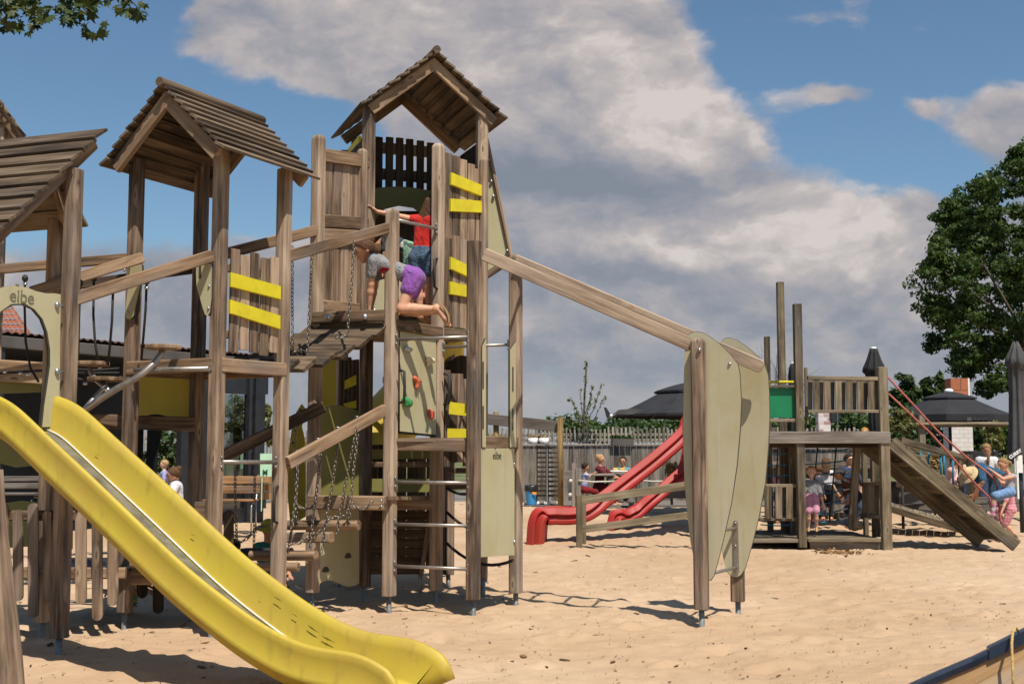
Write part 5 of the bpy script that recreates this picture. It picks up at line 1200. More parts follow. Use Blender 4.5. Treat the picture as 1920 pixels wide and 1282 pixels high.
# ramp with side beams and cleats
FO = V((-0.15, 1.0, 0)); R0, R1 = W(1671, 829, GY), W(1906, 1023, GY - 0.15); rd = (R1 - R0).normalized(); rn = V((-rd.z, 0, rd.x)); rn = rn if rn.z > 0 else -rn
mb = MB(); mb.bar(R0, R1, wpx(24, GY), 0.07, side=rn, ch=0.008); rp = mb.build('ramp_beam', M['old'], RT)
mb = MB(); mb.bar(R0 + FO, R1 + FO, wpx(30, GY), 0.07, side=rn, ch=0.008); mb.build('ramp_beam', M['old'], RT)
mb = MB(); n = 22
for k in range(n):
    a = R0.lerp(R1, (k + 0.05) / n) + rn * 0.085; b = R0.lerp(R1, (k + 0.97) / n) + rn * 0.085
    mb.slab([a - FO * .02, a + FO * 1.04, b + FO * 1.04, b - FO * .02], 0.03)
rpl = mb.build('ramp_planks', M['old'], RT)
mb = MB()
for k in range(2, 21, 2):
    c = R0.lerp(R1, k / 21) + rn * 0.105; mb.bar(c - FO * .04, c + FO * 1.04, 0.05, 0.035, side=rd, ch=0.006)
mb.build('ramp_cleats', M['old'], RT)
# climbing net under the deck
def net(par, hor, ver, Y0, Y1, um0, um1):
    f = lambda u: Y0 + (Y1 - Y0) * (u - um0) / (um1 - um0)
    mb = MB()
    for (u0, v0, u1, v1) in hor: mb.tube([W(u0 + (u1 - u0) * i / 6, v0 + (v1 - v0) * i / 6 + 2.0 * math.sin(math.pi * i / 6), f(u0 + (u1 - u0) * i / 6)) for i in range(7)], 0.011, 6)
    o = mb.build('climbing_net', M['rope_blue'], par)
    m2_ = MB()
    for (u0, v0, u1, v1) in ver: m2_.tube([W(u0, v0, f(u0) - 0.012), W((u0 + u1) / 2, (v0 + v1) / 2, f((u0 + u1) / 2) - 0.03), W(u1, v1, f(u1) - 0.012)], 0.012, 6)
    m2_.build('net_cords', M['rope_black'], o); m3 = MB()
    for (u0, v0, u1, v1) in hor:
        if u1 < 1560: continue
        a, b = W(u1 - 9, v1 + 1.2, f(u1 - 9)), W(u1 - 4, v1 + 0.6, f(u1 - 4)); m3.tube([a, b], 0.018, 8)
        m3.tube([b, W(u1 + 6, v1 - 2, f(u1 + 6))], 0.014, 8)
    m3.build_each('rope_clamp', M['white'], o)
net(RT, [(1510, 848, 1598, 841), (1510, 870, 1596, 861), (1510, 890, 1594, 883), (1510, 909, 1592, 899), (1510, 928, 1590, 917), (1510, 947, 1588, 936), (1510, 966, 1586, 954), (1512, 981, 1583, 972)],
    [(1533, 838, 1519, 984), (1568, 838, 1555, 980)], 19.7, 20.3, 1500, 1600)
net(RT, [(1436, 850, 1475, 850), (1434, 871, 1475, 871), (1432, 891, 1478, 890), (1430, 930, 1478, 929), (1430, 948, 1478, 948), (1428, 967, 1478, 966), (1426, 983, 1490, 983)], [(1459, 836, 1452, 978)], 20.1, 20.1, 1400, 1500)
# the two red hand ropes of the ramp
ropeA = MB(); ropeA.tube([W(1660, 702, GY + 0.9), W(1700, 745, GY + 0.8), W(1755, 805, GY + 0.75), W(1810, 855, GY + 0.7), W(1852, 886, GY + 0.62), W(1866, 900, GY + 0.6), W(1872, 930, GY + 0.55), W(1876, 975, GY + 0.5), W(1880, 988, GY + 0.5)], 0.017, 8)
o = ropeA.build('rope', M['rope_red'], RT); 
ropeB = MB(); ropeB.tube([W(1666, 738, GY + 0.1), W(1700, 770, GY + 0.1), W(1745, 812, GY + 0.1), W(1790, 862, GY + 0.1), W(1830, 908, GY + 0.1), W(1855, 932, GY + 0.1), W(1858, 950, GY + 0.15)], 0.017, 8); ropeB.build('rope', M['rope_red'], RT)
# rope bridge and sloped walkway behind the ramp
BR = T('rope_bridge', 'wooden rope bridge with thick handrail and blue cords behind the ramp', 'bridge', 1740, 950, 22.5)
pb(BR, 'hand_rail', 1688, 825, 22.0, 1815, 860, 23.0, 0.11, 0.08, 'old', side=(0, 0, 1)); pb(BR, 'hand_rail', 1690, 838, 23.2, 1812, 862, 23.6, 0.09, 0.07, 'old', side=(0, 0, 1))
vpost(BR, 'post', 1821, 852, 945, 23.0, 11); vpost(BR, 'post', 1803, 862, 940, 23.4, 8)
mb = MB()
for u, vt, vb in ((1741, 848, 875), (1764, 853, 894), (1770, 854, 892), (1787, 862, 912), (1726, 846, 868)): mb.tube([W(u, vt, 22.6), W(u, vb, 22.6)], 0.02, 6)
mb.build_each('hanger_cord', M['rope_blue'], BR)
mb = MB(); a0, a1, d0, d1 = W(1665, 945, 22.2), W(1800, 985, 21.4), W(1665, 940, 23.4), W(1800, 978, 22.6)
for k in range(11): t0, t1 = k / 11, (k + 0.93) / 11; mb.slab([a0.lerp(a1, t0), d0.lerp(d1, t0), d0.lerp(d1, t1), a0.lerp(a1, t1)], 0.04)
mb.build('walkway', M['old'], BR)
pb(BR, 'walkway_beam', 1665, 952, 22.15, 1800, 992, 21.35, 0.12, 0.06, 'old', side=(0, 0, 1))
# log beam on posts
LB = T('log_beam', 'long horizontal log on wooden posts in front of the black parasol', 'beam', 1742, 940, 24.5)
pb(LB, 'log', 1703, 796, 24.5, 1990, 795, 24.5, 0.105, 0.105, 'old', side=(0, 0, 1), ch=0.045); vpost(LB, 'post', 1732, 778, 940, 24.6, 11); vpost(LB, 'post', 1960, 778, 940, 24.6, 11)
# ---------------------------------------------------------------- red slides
def chute(name, label, pts, half, wall, mat, wd):
    P = [W(*p) for p in pts]; fine = []
    for i in range(len(P) - 1):
        p0, p1, p2, p3 = P[max(i - 1, 0)], P[i], P[i + 1], P[min(i + 2, len(P) - 1)]
        for k in range(10):
            t = k / 10; fine.append(0.5 * ((2 * p1) + (p2 - p0) * t + (2 * p0 - 5 * p1 + 4 * p2 - p3) * t * t + (3 * p1 - p0 - 3 * p2 + p3) * t ** 3))
    fine.append(P[-1]); rings = []
    for i, p in enumerate(fine):
        d = (fine[min(i + 1, len(fine) - 1)] - fine[max(i - 1, 0)]).normalized(); w = V(wd); w = (w - d * w.dot(d)).normalized(); n = w.cross(d)
        q = wall; sec_ = [(-half + .02, -3.1 * q), (-half - .20 * q, -2.75 * q), (-half - .25 * q, -2.3 * q), (-half + .05 * q, -1.5 * q), (-half - .62 * q, -1.32 * q), (-half - .68 * q, -1.15 * q), (-half - .15 * q, -.1 * q), (-half + .1 * q, 0), (-half + .3 * q, -.2 * q), (-half + .5 * q, -1.9 * q), (half - .5 * q, -1.9 * q), (half - .3 * q, -.2 * q), (half - .1 * q, 0), (half + .15 * q, -.1 * q), (half + .68 * q, -1.15 * q), (half + .05 * q, -1.5 * q), (half + .2 * q, -2.7 * q), (half - .02, -3.1 * q)]
        rings.append([p + w * a + n * h for a, h in sec_])
    mb = MB(); mb.loft(rings, smooth=False, tint=0.5); t = thing(name, label, 'slide', V((fine[-1].x, fine[-1].y, 0)), 'red slides'); mb.build('chute', M[mat], t); return t
s1 = chute('slide', 'wide red slide coming down behind the sage boards, its end curled to the sand', [(1300, 740, 21.6), (1281, 778, 21.5), (1268, 806, 21.4), (1225, 845, 21.2), (1170, 888, 21.0), (1120, 926, 20.8), (1095, 943, 20.65), (1070, 949, 20.55), (1030, 950, 20.45), (1006, 955, 20.4), (994, 974, 20.35), (990, 1018, 20.35)], 0.30, 0.092, 'slider', (0.12, 1, 0))
s2 = chute('slide', 'smaller red slide running down to the sand behind the wooden ramp railing', [(1300, 800, 24.0), (1282, 835, 23.9), (1272, 872, 23.8), (1250, 895, 23.6), (1215, 925, 23.4), (1190, 945, 23.3), (1172, 953, 23.2), (1152, 957, 23.1), (1142, 968, 23.05), (1138, 987, 23.0)], 0.25, 0.085, 'slider', (0.12, 1, 0))
for u, Y in ((1312, 21.3), (1385, 21.3), (1312, 24.4), (1385, 24.4)): vpost(s1, 'support_post', u, 712, 1000, Y, 13, 'old')
mb = MB(); z = W(1310, 775, 21.5).z - 0.1
for k in range(8): a, b = W(1298, 800, 21.2 + k * .42), W(1392, 800, 21.2 + k * .42); mb.slab([V((a.x, a.y, z)), V((b.x, b.y, z)), V((b.x, b.y + .40, z)), V((a.x, a.y + .40, z))], .04)
mb.build('start_platform', M['old'], s1)
# ramp railing by the red slides
RR = T('ramp_railing', 'two-rail wooden railing rising to the right past the red slides', 'railing', 1086, 1030, 19.1)
vpost(RR, 'post', 1086, 928, 1031, 19.1, 11); vpost(RR, 'post', 1095, 926, 1021, 19.9, 8)
pb(RR, 'rail', 1091, 938, 19.12, 1330, 904, 19.0, 0.125, 0.045, 'old', side=(0, 0, 1)); pb(RR, 'rail', 1091, 992, 19.12, 1330, 960, 19.0, 0.11, 0.045, 'old', side=(0, 0, 1)); vpost(RR, 'post', 1325, 895, 1025, 19.1, 11)
# ---------------------------------------------------------------- terrace, fences, poles, tables
zt = 0.24
mb = MB(); x0, x1 = XU(985, 945, 30), 15.0
for k in range(22): y0 = 30 + k * 0.148; mb.slab([(x0, y0, zt), (x1, y0, zt), (x1, y0 + 0.142, zt), (x0, y0 + 0.142, zt)], 0.03)
mb.bar((x0, 29.98, zt - 0.11), (x1, 29.98, zt - 0.11), 0.18, 0.03, side=(0, 0, 1)); o = mb.build('terrace_deck', M['greywood'], None, (x0, 30, 0)); tag(o, 'low greyed timber terrace deck behind the sand', None, None, 'structure')
def plank_wall(u0, u1, vt, Y, name, label, n, zb=0.2):
    a, b = W(u0, vt, Y), W(u1, vt, Y); t = thing(name, label, 'fence', (a.x, Y, zb)); mb = MB()
    for k in range(n): x = a.x + (b.x - a.x) * (k + 0.5) / n; mb.bar((x, Y + random.uniform(-.006, .006), zb), (x, Y, a.z), (b.x - a.x) / n - 0.008, 0.025, side=(1, 0, 0), ch=0.003)
    mb.build('boards', M['greywood'], t); mb = MB(); mb.bar((a.x, Y, a.z + 0.03), (b.x, Y, a.z + 0.03), 0.12, 0.05, side=(0, 1, 0)); mb.build('cap_rail', M['greywood'], t); return t
plank_wall(905, 1460, 836, 33.2, 'board_fence', 'grey upright board fence along the back of the terrace', 52)
def picket_fence(u0, u1, vt, vb, Y, label, pitch=0.118):
    a, b = W(u0, vt, Y), W(u1, vb, Y); t = thing('picket_fence', label, 'fence', (a.x, Y, 0.2)); mb = MB(); n = int((b.x - a.x) / pitch)
    for k in range(n): x = a.x + pitch * k; h = a.z + random.uniform(-.05, .04); mb.bar((x + random.uniform(-.01, .01), Y, b.z), (x + random.uniform(-.015, .015), Y, h), 0.055 + random.uniform(-.01, .008), 0.03, side=(1, 0, 0), ch=0.006)
    mb.build('pickets', M['picket'], t)
    for v in (vt + 13, vt + 23): r = MB(); z = W(960, v, Y).z; r.bar((a.x, Y + 0.035, z), (b.x, Y + 0.035, z), 0.09, 0.04, side=(0, 0, 1)); r.build('rail', M['picket'], t)
    for k in range(int((b.x - a.x) / 2.2)): x = a.x + 0.9 + 2.2 * k; r = MB(); r.bar((x, Y + 0.1, b.z), (x, Y + 0.1, a.z + 0.02), 0.13, 0.1, side=(1, 0, 0)); r.build('post', M['greywood'], t)
M['picket'] = mat_wood('pale_picket_wood', (0.13, 0.11, 0.085), (0.26, 0.225, 0.175), (0.38, 0.34, 0.275), var=0.6)
picket_fence(800, 1650, 802, 840, 34.2, 'pale split picket fence standing above the board fence')
picket_fence(230, 620, 808, 905, 40.0, 'pale picket fence seen through the dark pavilion')
for u, vt, vb, Y, lab in ((1051, 782, 952, 29.8, 'yellowed round pole standing by the slatted trolleys'), (930, 772, 945, 30.2, 'yellowed round pole behind the sage lettered board')):
    p = W(u, vb, Y); t = thing('pole', lab, 'pole', (p.x, Y, p.z), 'yellowed poles'); mb = MB(); mb.tube([(p.x, Y, p.z - 0.1), (p.x, Y, W(u, vt, Y).z)], 0.072, 14, smooth=True); mb.build('shaft', M['pole'], t)
mb = MB(); mb.bar(W(820, 776, 30.2), W(1047, 799, 29.95), 0.27, 0.06, side=(0, 0, 1)); o = mb.build('crossbeam', M['darkgrey'] if 'darkgrey' in M else M['greywood'], None, W(930, 790, 30.1)); tag(o, 'dark weathered crossbeam spanning between the yellowed poles', 'beam')
vp = T('gate_posts', 'grey gate posts and rail holding white ropes beside the tables', 'gate', 1081, 955, 29.6)
for u, vt in ((1075, 868), (1084, 878), (1184, 896), (1198, 900)): vpost(vp, 'post', u, vt, 955, 29.6 if u < 1100 else 29.7, 10 if u != 1075 else 6, 'greywood')
pb(vp, 'rail', 1056, 889, 29.6, 1090, 889, 29.6, 0.17, 0.06, 'greywood', side=(0, 0, 1))
for pts in ([(1085, 900), (1110, 903), (1150, 902)], [(1150, 902), (1184, 901)], [(1198, 900), (1220, 902), (1240, 902), (1290, 896)], [(1195, 929), (1210, 933), (1250, 933), (1290, 926)]): mb = MB(); mb.tube([W(u, v, 29.5) for u, v in pts], 0.02, 6); mb.build('rope', M['rope_white'], vp)
mb = MB(); 
for u, v in ((1070, 901), (1069, 927)): mb.ball(W(u, v, 29.45), 0.045, 6)
mb.build_each('rope_knot', M['rope_white'], vp)
def table(name, label, ua, ub, v, Y, dpt, grp='terrace tables', mat='greywood'):
    a, b = W(ua, v, Y), W(ub, v, Y); t = thing(name, label, 'table', ((a.x + b.x) / 2, Y, zt), grp); mb = MB(); mb.bar((a.x, Y + dpt / 2, a.z), (b.x, Y + dpt / 2, a.z), dpt, 0.055, side=(0, 1, 0)); mb.build('table_top', M[mat], t)
    for x in (a.x + 0.12, b.x - 0.12):
        for y in (Y + 0.08, Y + dpt - 0.08): mb = MB(); mb.bar((x, y, zt), (x, y, a.z - 0.03), 0.08, 0.08, side=(1, 0, 0)); mb.build('leg', M[mat], t)
table('table', 'grey wooden table where the child leans', 1088, 1153, 890, 30.4, 0.7)
table('table', 'wooden table laid with food behind the first table', 1141, 1215, 886.5, 31.6, 0.7)
fd = W(1158, 883, 31.8); pl_ = thing('platter', 'platter of food on the rear terrace table', 'platter', fd); mb = MB(); mb.ball(fd, 0.24, 8, (1.4, 0.8, 0.10)); mb.build('plate', M['white'], pl_); mb = MB()
for k in range(9): mb.ball(fd + V((random.uniform(-.24, .24), random.uniform(-.1, .1), 0.04)), 0.05, 5, tint=random.random())
mb.build('food', M['food'] if 'food' in M else M['orangewood'], pl_)
# planter on the fence, trolleys, bin, buckets
def box(par, name, ua, ub, vt, vb, Y, d, mat, ch=0.01):
    a, b = W(ua, vb, Y), W(ub, vt, Y); mb = MB(); mb.bar(((a.x + b.x) / 2, Y + d / 2, a.z), ((a.x + b.x) / 2, Y + d / 2, b.z), b.x - a.x, d, side=(1, 0, 0), ch=ch, cav=False); return mb.build(name, M[mat], par)
pt = T('planter', 'grey box planter on top of the board fence', 'planter', 1168, 834, 33.2, z=W(960, 834, 33.2).z); box(pt, 'box', 1148, 1188, 822, 834.5, 33.05, 0.35, 'gutter'); 
def leafmass(center_list, n, size, mat, name, par, spread, rnd, shape='quad', drop=0.0):
    mb_v, mb_f, tn = [], [], []
    for k in range(n):
        c, r = center_list[rnd.randrange(len(center_list))]
        d = V((rnd.gauss(0, 1), rnd.gauss(0, 1), rnd.gauss(0, 1))); d.normalize(); q = rnd.random() ** 0.45; p = V(c) + V((d.x * r[0], d.y * r[1], d.z * r[2])) * q * spread
        s = size * rnd.uniform(0.6, 1.35); nn = (d * 0.6 + V((rnd.gauss(0, .55), rnd.gauss(0, .55), rnd.gauss(0.35, .55)))).normalized(); x, y = perp(nn); a = rnd.uniform(0, 6.28); x, y = x * math.cos(a) + y * math.sin(a), y * math.cos(a) - x * math.sin(a)
        b = len(mb_v); mb_v += [p - x * s, p - y * s * 0.5 + nn * s * 0.12, p + x * s, p + y * s * 0.5 + nn * s * 0.12]; mb_f.append((b, b + 1, b + 2, b + 3)); tn.append(min(1, max(0, rnd.gauss(0.5, 0.27))))
    off = wloc(par) if par is not None else V((0, 0, 0)); v = np.array([tuple(p - off) for p in mb_v], np.float32); f = np.array(mb_f, np.int32)
    me = bpy.data.meshes.new(name); me.vertices.add(len(v)); me.vertices.foreach_set('co', v.ravel()); me.loops.add(f.size); me.loops.foreach_set('vertex_index', f.ravel()); me.polygons.add(len(f))
    me.polygons.foreach_set('loop_start', np.arange(0, f.size, 4)); me.polygons.foreach_set('loop_total', np.full(len(f), 4)); me.update(); me.validate(); at = me.attributes.new('tint', 'FLOAT', 'FACE'); at.data.foreach_set('value', tn); me.materials.append(M[mat])
    o = bpy.data.objects.new(name, me); S.collection.objects.link(o)
    if par is not None: o.parent = par
    return o
rr = random.Random(21)
leafmass([(W(1150 + k * 5, 821, 33.2), (0.1, 0.1, 0.08)) for k in range(8)], 220, 0.05, 'leafh', 'foliage', pt, 1, rr)
for i, (ua, ub, lab) in enumerate(((1007, 1024, 'dark slatted trolley nearest the blue bin'), (1028, 1047, 'dark slatted trolley beside the yellowed pole'))):
    t = T('trolley', lab, 'trolley', (ua + ub) / 2, 945, 30.3, 'slatted trolleys', zt)
    for u in (ua, ub): vpost(t, 'frame_post', u, 833, 940, 30.3, 2.0, 'dark'); vpost(t, 'frame_post', u, 833, 940, 30.8, 2.0, 'dark')
    for k in range(11): box(t, 'shelf', ua, ub, 838 + k * 9, 841 + k * 9, 30.3, 0.5, 'darkwood', 0.003)
    mb = MB()
    for u in (ua + 1, ub - 1): mb.ball(W(u, 943, 30.35), 0.05, 6)
    mb.build_each('caster', M['white'], t)
bn = T('litter_bin', 'bright blue round litter bin lined with a black bag', 'bin', 996, 945, 30.4, z=zt); c = W(996, 945, 30.4); c.z = zt
prof_ = [(0.115, 0), (0.12, 0.02), (0.15, 0.36), (0.155, 0.38)]
mb = MB(); mb.loft([[c + V((r * math.cos(a), r * math.sin(a), z)) for a in [2 * math.pi * i / 18 for i in range(18)]] for r, z in prof_], smooth=True); mb.build('drum', M['blue'], bn)
mb = MB(); mb.loft([[c + V((r * math.cos(a), r * math.sin(a), z + 0.008 * math.sin(a * 5))) for a in [2 * math.pi * i / 24 for i in range(24)]] for r, z in [(0.163, 0.33), (0.172, 0.36), (0.168, 0.47), (0.15, 0.485), (0.1, 0.46)]], smooth=True); mb.build('bag', M['binbag'], bn)
mb = MB(); mb.plate([W(u, v, 30.235) for u, v in [(998, 922), (1006, 922), (1006, 927), (998, 926)]], 0.006, (0, -1, 0)); mb.build('sticker', M['orange'], bn)
for u0, lab in ((999, 'white hanging bucket nearer the sage board on the picket fence'), (1020, 'white hanging bucket nearer the yellowed pole on the picket fence')):
    c = W(u0, 835, 33.6); t = thing('bucket', lab, 'bucket', c, 'hanging buckets'); h = wpx(14, 33.6)
    mb = MB(); mb.loft([[c + V((r * math.cos(a), r * math.sin(a), z)) for a in [2 * math.pi * i / 14 for i in range(14)]] for r, z in [(0.10, 0), (0.14, h), (0.125, h), (0.10, h * 0.8)]], smooth=True); mb.build('pail', M['white'], t)
    leafmass([(c + V((0, 0, h * 1.05)), (0.12, 0.12, 0.06))], 60, 0.04, 'straw', 'flowers', t, 1, rr)
# ---------------------------------------------------------------- dark pavilion, bench, signs, tiled house at the left
pa, pz = V((XU(-60, 640, 19.6), 19.6, 0)), V((XU(493, 670, 25.0), 25.0, 0)); pd = (pz - pa).normalized(); pn_ = V((-pd.y, pd.x, 0))
PV = thing('pavilion', 'long dark open pavilion with grey gutter behind the climbing structure', 'pavilion', pa)
zE = 3.34
mb = MB(); mb.bar(pa + Zv(zE), pz + Zv(zE - 0.02), 0.20, 0.10, side=(0, 0, 1)); mb.build('gutter', M['gutter'], PV)
mb = MB(); n = 44
for row in range(7):
    for k in range(n):
        a = pa.lerp(pz, k / n) + pn_ * (0.42 * row - 0.06) + Zv(zE + 0.13 + row * 0.02 + 0.0); b = pa.lerp(pz, (k + 1) / n) + pn_ * (0.42 * row - 0.06) + Zv(zE + 0.13 + row * 0.02)
        m_ = a.lerp(b, 0.55) + Zv(0.045); mb.raw([a, m_, b, b + pn_ * 0.44 + Zv(0.01), m_ + pn_ * 0.44 + Zv(0.01), a + pn_ * 0.44 + Zv(0.01)], [(0, 1, 4, 5), (1, 2, 3, 4)], random.random())
mb.build('roof', M['tiled'], PV, recalc=False)
mb = MB(); mb.slab([pa + Zv(zE + 0.02), pz + Zv(zE + 0.02), pz + pn_ * 3.0 + Zv(zE + 0.04), pa + pn_ * 3.0 + Zv(zE + 0.04)], 0.05); mb.build('ceiling', M['dark'], PV)
L_ = (pz - pa).length
def pav(s0, s1, z0, z1, back, mat, name, th=0.06):
    a, b = pa + pd * s0 + pn_ * back, pa + pd * s1 + pn_ * back; mb = MB(); mb.plate([a + Zv(z0), b + Zv(z0), b + Zv(z1), a + Zv(z1)], th, pn_); return mb.build(name, M[mat], PV)
def s_at(u, back=0.0):
    q = pa + pn_ * back; d = (u - 960) / F_PX; r = ray(u, 800); k = r.x / r.y
    return (k * q.y - q.x) / (pd.x - k * pd.y)
for ua, ub in ((478, 496), (466, 472), (340, 352), (-10, 4)): s0, s1 = s_at(ua), s_at(ub); pav(s0, s1, 0.1, zE - 0.05, 0.06, 'dark', 'column', 0.14)
pav(s_at(418), s_at(496), W(960, 738, 24.4).z, zE - 0.05, 0.08, 'dark', 'lintel'); pav(s_at(418), s_at(478), 1.52, 1.57, 0.08, 'dark', 'glazing_bar'); pav(s_at(352), s_at(424), 0.1, zE - 0.05, 0.10, 'dark', 'wall_panel'); pav(s_at(405), s_at(478), 0.1, 0.42, 0.1, 'dark', 'wall_panel')
B_ = 2.9
for ua, ub, z0, z1 in ((-260, 268, 0.1, zE), (338, 400, 0.1, zE), (268, 338, 2.2, zE), (268, 338, 0.1, 0.75), (284, 296, .7, 2.3), (400, 500, 2.9, zE), (400, 500, .1, .6)): pav(s_at(ua, B_), s_at(ub, B_), z0, z1, B_, 'dark', 'back_wall')
mb = MB(); cu = []
for i in range(13): x = i / 12; u = 300 - 34 * x; cu.append((u, x))
fold = [pa + pd * s_at(276 + 34 * (i / 14), 2.7) + pn_ * (2.7 + 0.04 * (i % 2)) for i in range(15)]
mb.loft([[p + Zv(2.5) for p in fold], [p.lerp(fold[0], 0.25) + Zv(1.8) for p in fold], [p.lerp(fold[0], 0.6) + Zv(1.3) for p in fold], [p.lerp(fold[0], 0.45) + Zv(0.5) for p in fold]], closed=False, caps=False, smooth=True); mb.build('curtain', M['canvas'], PV, recalc=False)
gl = bpy.data.materials.new('window_glass'); gl.use_nodes = True; gn = NT(gl.node_tree); gl.node_tree.nodes.clear(); go = gn.new('ShaderNodeOutputMaterial'); g_a = gn.new('ShaderNodeBsdfTransparent'); g_a.inputs[0].default_value = (0.62, 0.66, 0.66, 1); g_b = gn.new('ShaderNodeBsdfGlossy'); g_b.inputs['Roughness'].default_value = 0.02; g_m = gn.new('ShaderNodeMixShader'); g_m.inputs[0].default_value = 0.10
gn.l.new(g_a.outputs[0], g_m.inputs[1]); gn.l.new(g_b.outputs[0], g_m.inputs[2]); gn.l.new(g_m.outputs[0], go.inputs[0]); M['glass'] = gl
pav(s_at(424), s_at(466), 0.42, W(960, 739, 24.4).z, 0.1, 'glass', 'window_pane', 0.012)
def bench(u0, u1, vs, vt, Y, label, mat='orangewood'):
    a, b = W(u0, vs, Y), W(u1, vs, Y); t = thing('bench', label, 'bench', ((a.x + b.x) / 2, Y, 0.1), 'garden benches'); zt_ = W(u0, vt, Y + 0.3).z; h = zt_ - a.z
    for k in range(3): mb = MB(); mb.bar(a + V((0, k * 0.13, 0)), b + V((0, k * 0.13, 0)), 0.115, 0.035, side=(0, 1, 0)); mb.build('seat_slat', M[mat], t)
    for k in range(2): mb = MB(); q = V((0, 0.40 + 0.04 * k, h * (0.42 + 0.40 * k))); mb.bar(a + q, b + q, h * 0.34, 0.03, side=(0, 0.15, 1)); mb.build('back_slat', M[mat], t)
    for x in (0.06, 0.94):
        p = a.lerp(b, x); mb = MB(); mb.tube([p + V((0, 0.5, h + 0.02)), p + V((0, 0.38, 0.02)), p + V((0, 0.30, -0.06)), p + V((0, 0.02, -0.03)), p + V((0, -0.03, -0.12)), V((p.x, p.y - 0.0, 0.1))], 0.016, 8); mb.build('leg', M['steel'] if mat == 'orangewood' else M['dark'], t)
        mb = MB(); mb.tube([p + V((0, 0.33, -0.04)), V((p.x, p.y + 0.42, 0.1))], 0.016, 8); mb.build('leg', M['steel'] if mat == 'orangewood' else M['dark'], t)
bench(380, 478, 938, 892, 21.5, 'orange-brown slatted bench with steel legs in front of the pavilion')
bench(-60, 68, 926, 892, 17.5, 'grey slatted bench behind the left picket railing', 'greywood'); bench(132, 215, 948, 905, 18.2, 'greyed bench partly hidden behind the slide', 'greywood')
sg = T('menu_board', 'pale mint upright menu board beside the pavilion column', 'sign', 500, 950, 24.2); mb = MB(); mb.plate([W(u, v, 24.2) for u, v in [(488, 850), (512, 850), (512, 893), (488, 893)]], 0.03, (0, -1, 0)); mb.build('board', M['mint'], sg); text_mesh('M', wpx(9.5, 24.2) * 1.35, W(497, 885.5, 24.17), (1, 0, 0), (0, 0, 1), 'letterg', 'lettering', sg, bold=0.004); vpost(sg, 'leg', 490, 893, 958, 24.2, 2, 'mint'); vpost(sg, 'leg', 509, 893, 958, 24.2, 2, 'mint')
sg = T('menu_board', 'pale mint board half hidden by the pavilion window frame', 'sign', 459, 950, 26.5); mb = MB(); mb.plate([W(u, v, 26.5) for u, v in [(451, 848), (468, 848), (468, 878), (451, 878)]], 0.03, (0, -1, 0)); mb.build('board', M['mint'], sg); vpost(sg, 'leg', 459, 878, 950, 26.5, 2, 'mint')
st = T('timber_stack', 'stack of brown planks below the mint menu board', 'timber', 497, 950, 24.6)
for k in range(3): box(st, 'plank', 486, 512, 893 + k * 15, 906 + k * 15, 24.5, 0.3, 'orangewood', 0.004)
hy = 31.0; HS = thing('house', 'house with red tiled hipped roof beyond the pavilion', 'house', W(-60, 940, hy)); HS.location.z = 0.2
def tiles(P0, P1, P2, P3, rows, cols, mat, par, name='roof'):
    mb = MB()
    for r in range(rows):
        for c in range(cols):
            q = lambda s, t: (P0.lerp(P1, s)).lerp(P3.lerp(P2, s), t)
            a, b, d, e = q(c / cols, r / rows), q((c + 1) / cols, r / rows), q((c + 1) / cols, (r + 1.15) / rows), q(c / cols, (r + 1.15) / rows); up = V((0, -0.04, 0.06)); m0, m1_ = a.lerp(b, .5), e.lerp(d, .5)
            mb.raw([a, m0 + up * .5, b, d + up * .7, m1_ + up * 1.3, e + up * .7], [(0, 1, 4, 5), (1, 2, 3, 4)], random.random())
    return mb.build(name, M[mat], par, recalc=False)
tiles(W(-150, 566, hy + 2.5), W(16, 572, hy + 2.5), W(58, 640, hy), W(-150, 640, hy), 7, 22, 'tile', HS)
tiles(W(16, 572, hy + 2.5), W(20, 572, hy + 6), W(62, 632, hy + 8), W(58, 640, hy), 7, 12, 'tile', HS)
a, b = W(-150, 640, hy + 0.3), W(52, 640, hy + 0.3); mb = MB(); mb.bar(((a.x + b.x) / 2, hy + 3, 0.1), ((a.x + b.x) / 2, hy + 3, a.z), b.x - a.x, 5.0, side=(1, 0, 0), cav=False); mb.build('wall', M['rbrick'], HS)
